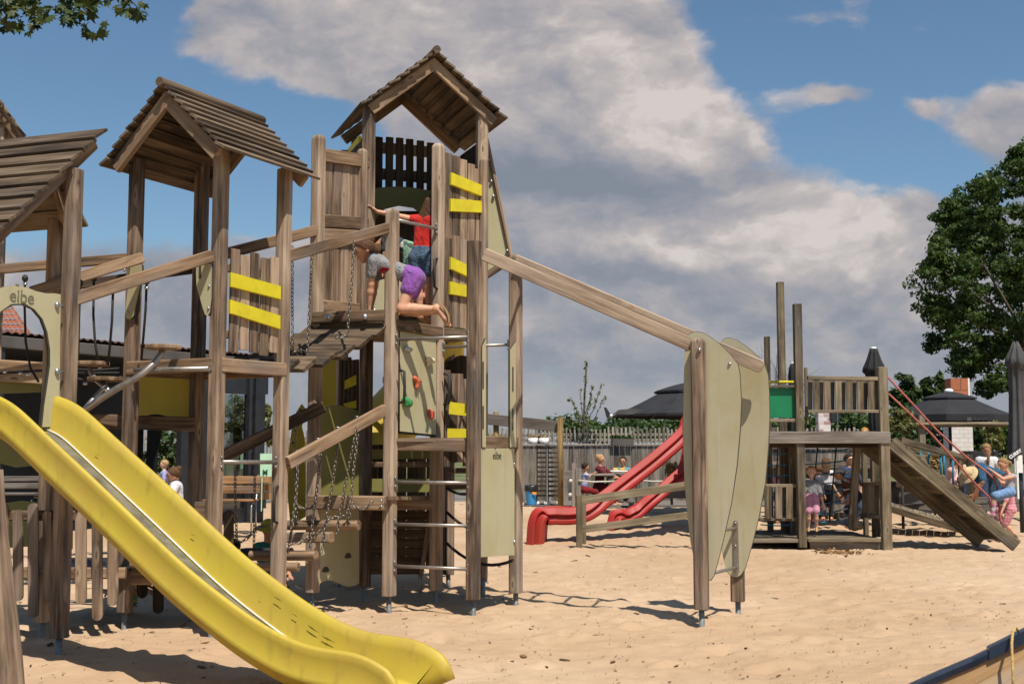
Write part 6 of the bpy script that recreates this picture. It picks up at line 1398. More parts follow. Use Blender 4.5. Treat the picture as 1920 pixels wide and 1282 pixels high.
# ---------------------------------------------------------------- parasols
def parasol_open(u, va, vr, Y, hwpx, label, val=10, pole=True, sq=8):
    c = W(u, va, Y); zr = W(u, vr, Y).z; r = wpx(hwpx, Y); t = thing('parasol', label, 'parasol', (c.x, Y, zt), 'black parasols'); n = sq; mb = MB()
    def ring(k, z, sc=1.0): return [V((c.x + r * k * sc * math.cos(a), Y + r * k * sc * math.sin(a), z)) for a in [2 * math.pi * (i + 0.5) / n for i in range(n)]]
    top = c.z; H_ = top - zr
    def canopy(k0, z0, k1, z1, vz):
        rings = []
        for i in range(7): s = i / 6; rings.append(ring(k0 + (k1 - k0) * s, z0 + (z1 - z0) * s + 0.05 * H_ * math.sin(math.pi * s) * -0.6))
        rings.append(ring(k1 * 1.0, z1 - vz)); mb.loft(rings, closed=True, caps=False)
    canopy(0.33, top - H_ * 0.26, 1.0, zr, wpx(val, Y)); mb.build('canopy', M['canvas'], t, recalc=False)
    mb = MB(); rings = [ring(0.02 + 0.42 * s, top - H_ * (0.02 + 0.26 * s ** 1.3)) for s in [i / 5 for i in range(6)]]; rings.append(ring(0.44, top - H_ * 0.34)); mb.loft(rings, caps=False); mb.build('vent', M['canvas'], t, recalc=False)
    mb = MB(); mb.ball(V((c.x, Y, top)), 0.10, 8, (1, 1, 0.6)); mb.build('finial', M['white'], t)
    mb = MB(); mb.tube([(c.x, Y, zt), (c.x, Y, top)], 0.035, 12); mb.build('pole', M['dark'], t)
    for i in range(n): a = 2 * math.pi * (i + 0.5) / n; mb = MB(); mb.bar((c.x, Y, top - H_ * 0.2), (c.x + r * 0.98 * math.cos(a), Y + r * 0.98 * math.sin(a), zr - 0.03), 0.03, 0.03, ch=0); mb.build('rib', M['dark'], t)
    return t
pl1 = parasol_open(1290, 716, 778, 27.0, 150, 'open black parasol half hidden behind the sage side boards', val=4)
mb = MB(); mb.plate([W(u, v, 26.0) for u, v in [(1132, 763), (1137, 764), (1143, 774), (1147, 778), (1140, 783), (1137, 782)]], 0.02, (0, -1, 0)); mb.build('flap', M['canvas'], pl1); mb = MB(); mb.ball(W(1146, 779, 25.95), 0.035, 6); mb.build('clip', M['white'], pl1)
mb = MB(); mb.plate([W(u, v, 26.0) for u, v in [(1147, 778), (1160, 768), (1185, 766), (1280, 776), (1280, 779), (1155, 776)]], 0.02, (0, -1, 0)); mb.build('flap', M['canvasg'], pl1)
pr1 = parasol_open(1779, 733, 779, 27.5, 112, 'open black parasol standing by the white chimney', val=12)
lg = W(1817, 785, 27.5); yq = 27.5 - wpx(112, 27.5) * 0.93
mb = MB(); mb.plate([W(u, v, yq) for u, v in [(1813, 782), (1821, 782), (1821, 788.5), (1813, 788.5)]], 0.01, (0, -1, 0)); mb.build('logo_patch', M['canvasg'], pr1)
text_mesh('r Geuze .', wpx(8, yq), W(1840, 784.5, yq - 0.02), (1, 0, 0.05), (0, 0, 1), 'canvasg', 'lettering', pr1) if False else None
for i, (u, w) in enumerate(((1826, 3), (1832, 5), (1838, 3), (1843, 4), (1848, 3))): mb = MB(); a, b = W(u, 785 + (i % 2), yq - 0.01), W(u + w, 784 + (i % 2), yq - 0.01); mb.bar(a, b, wpx(1.6, yq), 0.005, side=(0, 0, 1), ch=0); mb.build('faded_mark', M['canvasg'], pr1)
def parasol_closed(u, vt, Y, label, prof, mat='canvas', zb=None, cap=True):
    c = W(u, vt, Y); t = thing('parasol', label, 'parasol', (c.x, Y, zt), 'closed parasols'); mb = MB(); rings = []
    for k, (v, w) in enumerate(prof):
        z = W(u, v, Y).z; r = wpx(w, Y); rings.append([V((c.x + r * (1 + 0.16 * math.cos(8 * a + k * .3)) * math.cos(a), Y + r * (1 + 0.16 * math.cos(8 * a + k * .3)) * math.sin(a), z + 0.03 * math.cos(8 * a))) for a in [2 * math.pi * i / 40 for i in range(40)]])
    mb.loft(rings, smooth=True); mb.build('canopy', M[mat], t)
    mb = MB(); mb.tube([(c.x, Y, 0.1), (c.x, Y, W(u, prof[-1][0], Y).z + 0.1)], 0.04, 10); mb.build('pole', M['dark'], t)
    if cap: mb = MB(); mb.ball(c + Zv(0.01), wpx(6, Y), 8, (1, 1, 0.5)); mb.build('finial', M['white'], t)
    return t
parasol_closed(1638, 654, 25.5, 'closed black parasol rising behind the tower\'s right front post', [(655, 6), (662, 8), (675, 12), (690, 18), (697, 19), (700, 15), (720, 12), (780, 11), (860, 9)])
parasol_closed(1489, 682, 26.5, 'closed black parasol behind the tall masts', [(684, 6), (692, 9), (705, 10), (740, 10), (800, 11), (870, 9)])
parasol_closed(1904, 641, 22.0, 'closed grey parasol at the right edge under the big tree', [(642, 4), (655, 9), (672, 17), (684, 19), (690, 13), (720, 13), (780, 15), (840, 18), (868, 20)], 'canvasg', cap=False)
# ---------------------------------------------------------------- white brick chimney and pier
ck = T('chimney', 'white brick outdoor fireplace chimney with orange tiled top', 'chimney', 1803, 930, 29.5, z=0.2)
box(ck, 'stack', 1786, 1822, 745, 940, 29.5, 0.5, 'wbrick'); box(ck, 'flue', 1783, 1815, 709, 741, 29.45, 0.4, 'rbrick'); box(ck, 'flue_side', 1811, 1818, 709, 745, 29.5, 0.42, 'white')
cp = T('brick_pier', 'white pier with patches of bare red brick under the deck rail', 'pier', 1547, 930, 31, z=0.2); box(cp, 'masonry', 1537.5, 1557, 773, 930, 31, 0.3, 'mixbrick')
gr = T('gas_heater', 'black heater box on a pole beside the red and white pier', 'heater', 1565, 930, 30, z=0.2); box(gr, 'box', 1559, 1574, 774, 790, 30, 0.2, 'dark'); vpost(gr, 'pole', 1574, 772, 930, 30, 1.5, 'steel')
# fence pieces and clutter behind the right tower
cw = plank_wall(1440, 1660, 842, 24.5, 'board_fence', 'grey board screen behind the right play tower', 22); 
pb(cw, 'rail', 1440, 870, 24.4, 1660, 872, 24.4, 0.12, 0.05, 'greywood', side=(0, 0, 1))
kt = T('counter', 'dark outdoor counter behind the climbing net', 'counter', 1560, 940, 23.6); box(kt, 'cabinet', 1500, 1655, 905, 945, 23.6, 0.5, 'dark'); box(kt, 'counter_top', 1498, 1657, 898, 905, 23.55, 0.6, 'greywood')
ct = T('crate', 'grey crate stored behind the play ramp', 'crate', 1705, 940, 23.8); box(ct, 'box', 1686, 1726, 912, 944, 23.8, 0.5, 'gutter'); box(ct, 'lid', 1680, 1732, 903, 913, 23.75, 0.6, 'darkwood')
pm = T('planter', 'tan pot of dry ornamental grass by the red slide', 'planter', 1261, 930, 28); box(pm, 'pot', 1254, 1270, 890, 930, 28, 0.3, 'orangewood'); leafmass([(W(1262, 883, 28.1), (0.18, 0.18, 0.2))], 260, 0.07, 'straw', 'grass_tuft', pm, 1, rr)
lt = T('lounger', 'low grey wicker lounge seat behind the small red slide', 'lounger', 1275, 945, 27); box(lt, 'seat', 1252, 1320, 918, 934, 27, 0.6, 'gutter'); box(lt, 'leg', 1258, 1262, 934, 946, 27, 0.1, 'dark'); box(lt, 'leg', 1300, 1304, 934, 946, 27, 0.1, 'dark')
cr = T('cart', 'black service cart by the closed grey parasol', 'cart', 1860, 930, 25.5); box(cr, 'body', 1822, 1872, 845, 930, 26.2, 0.6, 'dark')
sb = T('sign', 'tilted black sign lettered in white below the grey parasol', 'sign', 1905, 930, 21.6); c = W(1903, 851, 21.5); xd = V((0.80, 0, 0.52)); 
mb = MB(); yd = V((-0.52, 0, 0.80)); hw_, hh_ = wpx(12, 21.5), wpx(6.5, 21.5); mb.plate([c + xd * hw_ + yd * hh_, c - xd * hw_ + yd * hh_, c - xd * hw_ - yd * hh_, c + xd * hw_ - yd * hh_], 0.02, (0, -1, 0)); mb.build('board', M['dark'], sb); text_mesh('CURRY', wpx(8.2, 21.5), c + V((0, -0.014, 0)), xd, yd, 'letterw', 'lettering', sb, bold=0.004); vpost(sb, 'post', 1909, 845, 935, 21.55, 4, 'white')
fh = T('flag_strip', 'white slatted board hanging below the black sign', 'board', 1912, 930, 21.7)
for k in range(3): box(fh, 'slat', 1903 + k * 5, 1907 + k * 5, 853, 886, 21.75, 0.02, 'white', 0.003)
# far right terrace edge
mb = MB(); mb.bar(W(1660, 938, 24.0), W(1990, 938, 24.0), 0.14, 0.06, side=(0, 0, 1)); mb.bar(W(1660, 951, 23.9), W(1990, 953, 23.9), 0.12, 0.06, side=(0, 0, 1)); o = mb.build('terrace_step', M['greywood'], None, W(1800, 945, 24)); tag(o, 'timber terrace step beyond the ramp', None, None, 'structure')
# ---------------------------------------------------------------- trees, shrubs, hedge
def tree(name, label, cat, u, vb, Y, clumps, n, leaf, mat, trunk_r, rnd, top=None, limbs=True, group=None, zb=0.2, sprd=0.50):
    base = W(u, vb, Y); base.z = zb; t = thing(name, label, cat, base, group)
    cl = [(W(cu, cv, Y + dy), (wpx(rx, Y), wpx((rx + ry) / 2, Y), wpx(ry, Y))) for cu, cv, dy, rx, ry in clumps]
    ctr = sum((V(c[0]) for c in cl), V((0, 0, 0))) / len(cl); mb = MB(); mb.tube([base - Zv(0.2), base.lerp(V((ctr.x, ctr.y, base.z)), .1) + Zv((ctr.z - base.z) * 0.35), V((ctr.x, ctr.y, base.z + (ctr.z - base.z) * 0.8))], trunk_r, 10, r1=trunk_r * 0.5); tk = mb.build('trunk', M['bark'], t)
    if limbs:
        mb = MB(); s0 = V((ctr.x, ctr.y, base.z + (ctr.z - base.z) * 0.55))
        for c, r in (cl if len(cl) < 20 else cl[:5]): c = V(c); mb.tube([s0, s0.lerp(c, 0.5) + V((rnd.gauss(0, .1), rnd.gauss(0, .1), rnd.gauss(0.1, .1))) * trunk_r * 4, c], trunk_r * 0.22, 6, r1=trunk_r * 0.05)
        mb.build('limbs', M['bark'], t)
    # each clump is broken into small sprays with gaps between
    sp = []
    for c, r in cl:
        for k in range(9):
            d = V((rnd.gauss(0, 1), rnd.gauss(0, 1), rnd.gauss(0, 1))).normalized(); q = rnd.uniform(0.35, 1.05); sp.append((V(c) + V((d.x * r[0], d.y * r[1], d.z * r[2])) * q, (r[0] * sprd, r[1] * sprd, r[2] * sprd * .85)))
    leafmass(sp, n, leaf, mat, 'crown', t, 1.0, rnd); return t
r = random.Random(77); big = []
for iu in range(15):
    for iv in range(15):
        u = 1742 + iu * 33 + r.uniform(-15, 15); v = 296 + iv * 33 + r.uniform(-15, 15)
        if ((u - 1968) / 232) ** 2 + ((v - 520) / 238) ** 2 < r.uniform(.86, 1.04): big.append((u, v, r.uniform(-3.0, 3.0), r.uniform(22, 36), r.uniform(17, 27)))
big += [(1757, 588, 0, 26, 18), (1752, 500, 0.5, 24, 18), (1775, 400, 0, 26, 20), (1838, 350, 0, 30, 20), (1900, 312, 0, 34, 22), (1765, 640, 0.4, 26, 20), (1810, 690, 0.2, 24, 22), (1848, 730, 0, 20, 16), (1785, 450, 0.5, 30, 24)]
tree('tree', 'big dense dark green broadleaf tree at the right edge', 'tree', 1975, 930, 38, big, 105000, 0.074, 'leaf', 0.32, r, zb=0.3, sprd=0.60)
tree('tree', 'small airy tree directly beyond the red ramp ropes', 'tree', 1698, 900, 45, [(1698, 722, 0, 22, 20), (1685, 745, 0, 18, 20), (1715, 745, 0, 18, 22), (1700, 765, 0, 26, 18), (1690, 790, 0, 20, 14)], 2400, 0.11, 'leafh', 0.12, r, zb=0.3)
tree('tree', 'small airy tree just left of the orange chimney top', 'tree', 1755, 900, 46, [(1738, 722, 0, 12, 14), (1765, 715, 0, 11, 16), (1750, 740, 0, 24, 14), (1745, 765, 0, 26, 14)], 1700, 0.11, 'leafh', 0.12, r, zb=0.3)
tree('tree', 'leafy tree seen through the pavilion window', 'tree', 440, 930, 33, [(440, 765, 0, 26, 24), (428, 800, 0, 20, 22), (455, 800, 0, 22, 26), (500, 775, 0, 14, 26), (505, 820, 0, 10, 20), (440, 840, 0, 26, 18)], 2300, 0.085, 'leafb', 0.09, r)
tree('tree', 'low green tree behind the pavilion curtain', 'tree', 318, 930, 36, [(318, 830, 0, 26, 22), (300, 860, 0, 30, 20), (340, 850, 0, 24, 22)], 1300, 0.09, 'leafh', 0.08, r)
for u, v, Y, rx, ry, n, lab in ((1692, 785, 23.4, 26, 26, 1500, 'pale-leaved shrub beside the ramp top'), (1862, 815, 25.4, 20, 28, 1200, 'pale-leaved shrub left of the grey closed parasol'), (1752, 862, 24.0, 14, 18, 420, 'rust-tipped ornamental grass behind the rope bridge rail')):
    tree('shrub', lab, 'shrub', u, 930, Y, [(u - rx * .5, v, 0, rx * .6, ry * .7), (u + rx * .4, v + 6, 0, rx * .6, ry * .7), (u, v - ry * .4, 0, rx * .5, ry * .5), (u, v + ry * .6, 0, rx * .7, ry * .6)], n, 0.045, 'leafb' if u != 1752 else 'straw', 0.03, r, group=None)
# hedge beyond the fence
r = random.Random(5); cl = []
for k in range(150): u = r.uniform(1040, 1700); cl.append((W(u, r.uniform(788, 812) - 6 * math.sin(u * 0.021) - 4 * math.sin(u * 0.06), 40 + r.uniform(-1, 1)), (0.5, 0.6, 0.32)))
o = leafmass(cl, 9000, 0.10, 'leafh', 'hedge', None, 1.0, r); tag(o, 'dark green hedge mass beyond the picket fence', None, None, 'stuff')
r = random.Random(6); cl = [(W(r.uniform(560, 1000), r.uniform(812, 840), 60 + r.uniform(-3, 3)), (1.2, 0.8, 0.5)) for k in range(60)]
cl = []; r = random.Random(15)
for k in range(170): u = r.uniform(1640, 2080); cl.append((W(u, r.uniform(796, 850), 37 + r.uniform(-1, 1)), (0.6, 0.6, 0.45)))
o = leafmass(cl, 9000, 0.10, 'leafh', 'hedge', None, 1.0, r); tag(o, 'dark hedge bank filling behind the white chimney and parasol', None, None, 'stuff')
# young tree tied to a stake with upright shoots
def young_tree():
    Y = 33.8; base = W(1094, 930, Y); base.z = 0.3; t = thing('tree', 'slim young fruit tree with upright shoots behind the picket fence', 'tree', base); mb = MB(); rnd = random.Random(4); lv = []
    stem = [W(1094, 930, Y), W(1094, 830, Y), W(1095, 790, Y), W(1096, 740, Y), W(1099, 700, Y), W(1100, 678, Y)]; stem[0].z = 0.2; mb.tube(stem, 0.045, 8, r1=0.012)
    shoots = [[(1095, 800), (1082, 770), (1072, 748), (1066, 750)], [(1095, 795), (1090, 760), (1088, 732)], [(1096, 780), (1106, 752), (1110, 726)], [(1095, 795), (1112, 770), (1122, 740), (1129, 721)], [(1095, 800), (1115, 785), (1128, 755), (1134, 746)], [(1096, 790), (1104, 765), (1116, 750)], [(1094, 800), (1080, 785), (1075, 755)], [(1096, 750), (1098, 715), (1097, 690)], [(1095, 805), (1105, 795), (1118, 784)]]
    for s in shoots:
        p = [W(u, v, Y + rnd.uniform(-.3, .3)) for u, v in s]; mb.tube(p, 0.014, 6, r1=0.005)
        for i in range(len(p) - 1):
            for k in range(5): lv.append((p[i].lerp(p[i + 1], rnd.random()), (0.05, 0.05, 0.06)))
        for k in range(3): lv.append((p[-1], (0.05, 0.05, 0.07)))
    for i in range(2, 5):
        for k in range(6): lv.append((stem[i].lerp(stem[i + 1], rnd.random()), (0.05, 0.05, 0.06)))
    mb.build('trunk', M['bark'], t); leafmass(lv, 620, 0.036, 'leafy', 'crown', t, 1.0, rnd)
    b = MB(); b.tube([W(1070, 826, Y - .1), W(1085, 829, Y - .1), W(1100, 828, Y - .1), W(1118, 824, Y - .1)], 0.02, 6); b.build('tie_bar', M['dark'], t)
young_tree()
def bare_tree():
    Y = 40; base = W(1470, 900, Y); base.z = 0.3; t = thing('tree', 'thin bare twigged tree behind the tall masts', 'tree', base); mb = MB(); rnd = random.Random(9)
    def br(p, d, L, r_, k):
        q = p + d * L; mb.tube([p, p.lerp(q, .5) + V((rnd.gauss(0, .05), 0, 0)) * L, q], r_, 5, r1=r_ * 0.6)
        if k > 0:
            for i in range(3 if k > 1 else 2): br(p.lerp(q, rnd.uniform(.5, 1)), (d + V((rnd.gauss(0, .45), rnd.gauss(0, .3), rnd.gauss(0.05, .25)))).normalized(), L * 0.68, r_ * 0.55, k - 1)
    br(base, V((0, 0, 1)), 2.2, 0.05, 4); mb.build('trunk', M['bark'], t); leafmass([(W(1475, 710, Y), (0.7, 0.5, 0.7))], 40, 0.04, 'leafb', 'crown', t, 1, rnd)
bare_tree()
# plane tree bough hanging in at the top left
def plane_tree():
    Y = 11.6; base = V((-9.6, 11.0, hs(-9.6, 11.0))); t = thing('tree', 'overhanging plane tree bough with lobed leaves at the top left', 'tree', base); rnd = random.Random(12)
    mb = MB(); mb.tube([base - Zv(.2), base + V((0.1, 0, 2.5)), base + V((0.4, 0.1, 4.6)), base + V((0.9, 0.3, 6.5))], 0.26, 12, r1=0.16); mb.build('trunk', M['bark'], t)
    tip = [(W(-80, -110, Y), W(30, -30, Y), W(60, 20, Y)), (W(-80, -110, Y), W(100, -55, Y), W(180, 45, Y)), (W(-80, -110, Y), W(150, -90, Y), W(262, 18, Y)), (W(-80, -110, Y), W(-30, 0, Y), W(10, 50, Y))]
    mb = MB()
    for a, b, c in tip: mb.tube([base + V((0.4, 0.1, 4.6)), a, b, c], 0.045, 6, r1=0.004)
    mb.build('limbs', M['bark'], t); lobes = [(0, 1.0), (22, .55), (50, .92), (78, .48), (108, .72), (150, .30), (180, .42), (210, .30), (252, .72), (282, .48), (310, .92), (338, .55)]
    spots = []
    def fill(n, f):
        for k in range(n): spots.append(f())
    fill(150, lambda: (rnd.uniform(-50, 70), rnd.triangular(-45, 52, 0))); fill(22, lambda: (rnd.uniform(60, 92), rnd.uniform(12, 40))); fill(14, lambda: (rnd.uniform(0, 60), rnd.uniform(40, 62)))
    fill(125, lambda: (rnd.uniform(104, 182), rnd.triangular(-45, 36, -10))); fill(12, lambda: (rnd.uniform(118, 145), rnd.uniform(30, 45))); fill(16, lambda: (rnd.uniform(155, 198), rnd.uniform(44, 66)))
    fill(42, lambda: (rnd.uniform(190, 255), rnd.uniform(-50, 8))); fill(18, lambda: (rnd.uniform(215, 270), rnd.uniform(8, 28))); fill(8, lambda: (rnd.uniform(248, 270), rnd.uniform(18, 32)))
    mb = MB()
    for u, v in spots:
        c = W(u, v, Y + rnd.gauss(0, .25)); s = rnd.uniform(0.055, 0.104); nn = V((rnd.gauss(0.1, .5), rnd.gauss(-.55, .45), rnd.gauss(0.45, .5))).normalized(); x, y = perp(nn); rot = rnd.uniform(0, 6.28) if rnd.random() < .3 else rnd.gauss(0, .7)
        dn = V((0, 0, -1)); y = (dn - nn * dn.dot(nn)).normalized(); x = y.cross(nn); pts = [c]
        for a, rr_ in lobes: an = R(a) + rot; pts.append(c + (y * math.cos(an) + x * math.sin(an)) * s * rr_ + nn * (-0.18 * s * rr_ * rr_))
        tn = min(1, max(0, rnd.gauss(.42, .25))); mb.raw(pts, [(0, i, i % 12 + 1) for i in range(1, 13)], tn)
    mb.build('crown', M['leafp'], t, recalc=False)
    mb = MB()
    for u, v in ((156, 67), (63, 54)): p = W(u, v, Y); mb.ball(p, 0.014, 6); mb.tube([p, p + Zv(0.05)], 0.0015, 5)
    mb.build('seed_balls', M['bark'], t)
plane_tree()
# ---------------------------------------------------------------- leaning foreground post and boat
lp = thing('wooden_post', 'leaning weathered round post in the left foreground', 'post', GP(20, 1290, 0)); mb = MB(); Yp = 7.4
sd = [(-24, 880, 27), (-22, 930, 28), (-18, 1000, 30), (-14, 1110, 38), (-8, 1220, 44), (-4, 1300, 46), (0, 1360, 46)]
rg = []
for u, v, w in sd: c = W(u, v, Yp); r_ = wpx(w, Yp); rg.append([c + V((r_ * math.cos(a), r_ * math.sin(a), 0)) * (1 + .04 * math.sin(3 * a)) for a in [2 * math.pi * i / 20 for i in range(20)]])
mb.loft(rg, smooth=True); mb.build('log', M['post'], lp)
BT = thing('boat', 'wooden boat with navy gunwale in the bottom right corner', 'boat', (2.35, 4.7, 0))
sh = [(1560, 1352, 4.84), (1640, 1312, 4.81), (1700, 1283, 4.79), (1760, 1256, 4.77), (1820, 1231, 4.75), (1870, 1207, 4.73), (1920, 1181, 4.71), (1990, 1141, 4.68), (2080, 1085, 4.63)]
far = [W(*p) for p in sh]; mb = MB(); rg = []
for i, p in enumerate(far):
    d = (far[min(i + 1, len(far) - 1)] - far[max(i - 1, 0)]); d.z = 0; d.normalize(); s = V((d.y, -d.x, 0)); s = s if s.y < 0 else -s; th = 0.047; dp = 0.030
    rg.append([p + s * 0.0, p + s * th * 0.2 + Zv(0.004), p + s * th * 0.85 + Zv(0.002), p + s * th - Zv(0.008), p + s * th * 0.97 - Zv(dp), p - Zv(dp), p - s * 0.006 - Zv(dp * .5)])
mb.loft(rg); mb.build('gunwale', M['navy'], BT)
mb = MB(); rg = []
for i, p in enumerate(far):
    d = (far[min(i + 1, len(far) - 1)] - far[max(i - 1, 0)]); d.z = 0; d.normalize(); s = V((d.y, -d.x, 0)); s = s if s.y < 0 else -s
    sec_ = [(0.03, -0.02), (0.05, -0.12), (0.10, -0.25), (0.22, -0.40), (0.42, -0.47), (0.62, -0.40), (0.74, -0.36), (0.79, -0.28), (0.81, -0.24)]
    k = 1.0 - 0.10 * max(0, i - 5); outer_ = [p + s * (a * k) + Zv(h * (1 - .05 * i)) for a, h in sec_]; rg.append(outer_ + [q + Zv(-0.012) + s * (0.004) for q in outer_[::-1]])
mb.loft(rg, smooth=True); mb.build('hull', M['ply'], BT)
mb = MB(); rg = []
for i, p in enumerate(far):
    d = (far[min(i + 1, len(far) - 1)] - far[max(i - 1, 0)]); d.z = 0; d.normalize(); s = V((d.y, -d.x, 0)); s = s if s.y < 0 else -s; p2 = p + s * 0.79 * (1.0 - 0.10 * max(0, i - 5)) - Zv(0.22); rg.append([p2, p2 + s * 0.05, p2 + s * 0.05 - Zv(.03), p2 - Zv(.03)])
mb.loft(rg); mb.build('gunwale', M['navy'], BT)
a, b = W(1852, 1212, 4.86), W(1888, 1194, 4.78); mb = MB(); rg = []
for i in range(5):
    p = W(*[sh[4][k] + (sh[6][k] - sh[4][k]) * (0.30 + 0.7 * i / 4) for k in range(3)]); d = (far[6] - far[4]); d.z = 0; d.normalize(); s = V((d.y, -d.x, 0)); s = s if s.y < 0 else -s
    rg.append([p - s * .006 + Zv(-.01), p - s * .004 + Zv(.010), p + s * .050 + Zv(.010), p + s * .054 - Zv(.034), p - Zv(.03)])
mb.loft(rg); mb.build('gunwale_block', M['navy'], BT)
RP = thing('rope', 'tan rope knotted over the boat gunwale', 'rope', W(1905, 1190, 4.76)); yR = 4.70
mb = MB(); path = [(1900, 1290, 4.56), (1899, 1262, 4.58), (1898, 1235, 4.60), (1897, 1205, 4.62), (1899, 1184, 4.66), (1904, 1175, 4.70), (1908, 1180, 4.72), (1909, 1192, 4.72)]
pp = [W(*q) for q in path]; mb.tube(pp, 0.0052, 8); mb.build('strand', M['rope_tan'], RP)
mb = MB(); kn = []
for i in range(46): t_ = i / 45; a = t_ * 2 * math.pi * 3.5; c = W(1911 + t_ * 0, 1186 + 24 * t_, 4.72); kn.append(c + V((0.016 * math.cos(a), 0.014 * math.sin(a), 0.006 * math.sin(2 * a))))
mb.tube(kn, 0.0068, 8); mb.build('knot', M['rope_tan'], RP)
mb = MB(); mb.tube([W(1908, 1206, 4.70), W(1916, 1212, 4.69), W(1923, 1224, 4.68), W(1925, 1240, 4.68)], 0.0058, 8); mb.build('strand', M['rope_tan'], RP)
mb = MB(); mb.tube([W(1916, 1196, 4.72), W(1930, 1192, 4.70), W(1950, 1196, 4.69)], 0.0058, 8); mb.build('strand', M['rope_tan'], RP)
# ---------------------------------------------------------------- people
def ik(a, b, la, lb, hint):
    d = b - a; D = d.length; L = la + lb
    if D >= L * 0.999: return a.lerp(b, la / L), b
    D = max(D, abs(la - lb) * 1.02 + 1e-4); x = d.normalized(); t = (la * la - lb * lb + D * D) / (2 * D); h = math.sqrt(max(0, la * la - t * t))
    hv = V(hint); hv = hv - x * hv.dot(x); hv = hv.normalized() if hv.length > 1e-4 else perp(x)[0]
    return a + x * t + hv * h, b
def person(name_label, cat, H, pelvis, chest, head, face, right, hands, feet, elbow=None, knee=None, toes=None, skin='skin', shirt=None, sleeve=0.55, pants=None, leg=0.45, hair='hair_br', hstyle='short', hat=None, shoes=None, hh=None, cell=0.012, headup=None, skirt=False, extra=None, group=None, hem=0.0, mats=None, hip_right=None, socks=None, base=None):
    P, Cc, Hd = V(pelvis), V(chest), V(head); fd = V(face).normalized(); rt = V(right).normalized(); hr = V(hip_right).normalized() if hip_right is not None else rt
    up = (V(headup) if headup is not None else (Hd - Cc)); up = (up - fd * up.dot(fd)).normalized(); sd = fd.cross(up).normalized()
    hh = hh or H / 6.3; sw = 0.094 * H; hw = 0.053 * H
    fz = min(V(f).z for f in feet); t = thing('person', name_label, cat, V((P.x, P.y, fz - 0.03)) if base is None else base, group)
    tor = (Cc - P); tl = tor.length; tn = tor.normalized(); fwd = rt.cross(tn).normalized(); fwd = -fwd if fwd.dot(fd) < -0.3 else fwd
    SH = [Cc - rt * sw, Cc + rt * sw]; HP = [P - hr * hw, P + hr * hw]
    el = elbow or [(-rt.x, -rt.y, -.6)] * 2; kn = knee or [tuple(fd)] * 2
    ua, fa, th, sh_ = .170 * H, .155 * H, .245 * H, .235 * H
    body, shp, pts_, shoe, sock = [], [], [], [], []
    # torso
    for s in (-1, 1):
        body.append(('cone', P + hr * hw * .55 * s, P.lerp(Cc, .5) + rt * hw * .45 * s, .060 * H, .049 * H)); body.append(('cone', P.lerp(Cc, .5) + rt * hw * .45 * s, Cc + rt * sw * .42 * s - tn * .02 * H, .049 * H, .053 * H))
        body.append(('cone', Cc + rt * sw * .35 * s, Cc + rt * sw * .92 * s, .040 * H, .033 * H))
    nb = Cc + tn * .015 * H; body.append(('cone', nb, Hd - up * hh * .30 - fd * hh * .06, .031 * H, .028 * H))
    tors = list(body[:6])
    # head: skull, jaw, nose, ears
    fr = (sd, fd, up); body.append(('ell', Hd + up * hh * .08 - fd * hh * .03, (hh * .375, hh * .45, hh * .43), fr)); body.append(('cone', Hd - up * hh * .12 + fd * hh * .12, Hd - up * hh * .36 + fd * hh * .20, hh * .27, hh * .15))
    body.append(('cone', Hd + fd * hh * .40 + up * hh * .05, Hd + fd * hh * .50 - up * hh * .07, hh * .045, hh * .06, 0.008))
    body.append(('ell', Hd + fd * hh * .395 - up * hh * .20, (hh * .10, hh * .06, hh * .035), fr, None, 0.006))
    for s in (-1, 1): body.append(('ell', Hd + sd * hh * .37 * s - fd * hh * .06 - up * hh * .03, (hh * .05, hh * .085, hh * .12), fr, None, 0.006))
    # arms and hands
    for i, s in ((0, -1), (1, 1)):
        if hands[i] is None: continue
        hnd = V(hands[i]); E, hnd = ik(SH[i], hnd, ua, fa, el[i])
        if (hnd - SH[i]).length > ua + fa: hnd = SH[i] + (hnd - SH[i]).normalized() * (ua + fa) * 0.999; E = SH[i].lerp(hnd, ua / (ua + fa))
        body += [('cone', SH[i], E, .031 * H, .0235 * H), ('cone', E, E.lerp(hnd, .35), .0235 * H, .0235 * H), ('cone', E.lerp(hnd, .35), hnd, .0235 * H, .0165 * H)]
        d = (hnd - E).normalized(); side = d.cross(V((0, 0, 1)) if abs(d.z) < .8 else fwd).normalized(); hl = hh * .72
        pd_ = (d * 0.9 + (V(extra['palm'][i]) if extra and extra.get('palm') and extra['palm'][i] is not None else V((0, 0, 0)))).normalized(); side = (side - pd_ * side.dot(pd_)).normalized()
        pc = hnd + pd_ * hl * .25; body.append(('ell', pc, (hl * .20, hl * .30, hl * .11), (side, pd_, side.cross(pd_)), None, 0.012))
        curl = side.cross(pd_) * (0.35 if i else -0.35)
        for q, (o, ln) in enumerate(((-.15, .36), (-.05, .43), (.05, .40), (.15, .31))):
            k0 = pc + pd_ * hl * .22 + side * hl * o; k1 = k0 + (pd_ + side * o * .9 + curl * .25) .normalized() * hl * ln * .55; k2 = k1 + (pd_ + side * o * .7 + curl * .9).normalized() * hl * ln * .5; rf = max(hl * .047, cell * .62)
            body += [('cone', k0, k1, rf, rf * .95, 0.006), ('cone', k1, k2, rf * .95, rf * .8, 0.006)]
        tb = pc - side * hl * .16 * s - pd_ * hl * .05; tk = tb + (pd_ * .6 - side * s * .8).normalized() * hl * .22; body += [('cone', tb, tk, max(hl * .06, cell * .65), max(hl * .05, cell * .6), 0.008), ('cone', tk, tk + (pd_ - side * s * .3).normalized() * hl * .18, max(hl * .05, cell * .6), max(hl * .04, cell * .55), 0.008)]
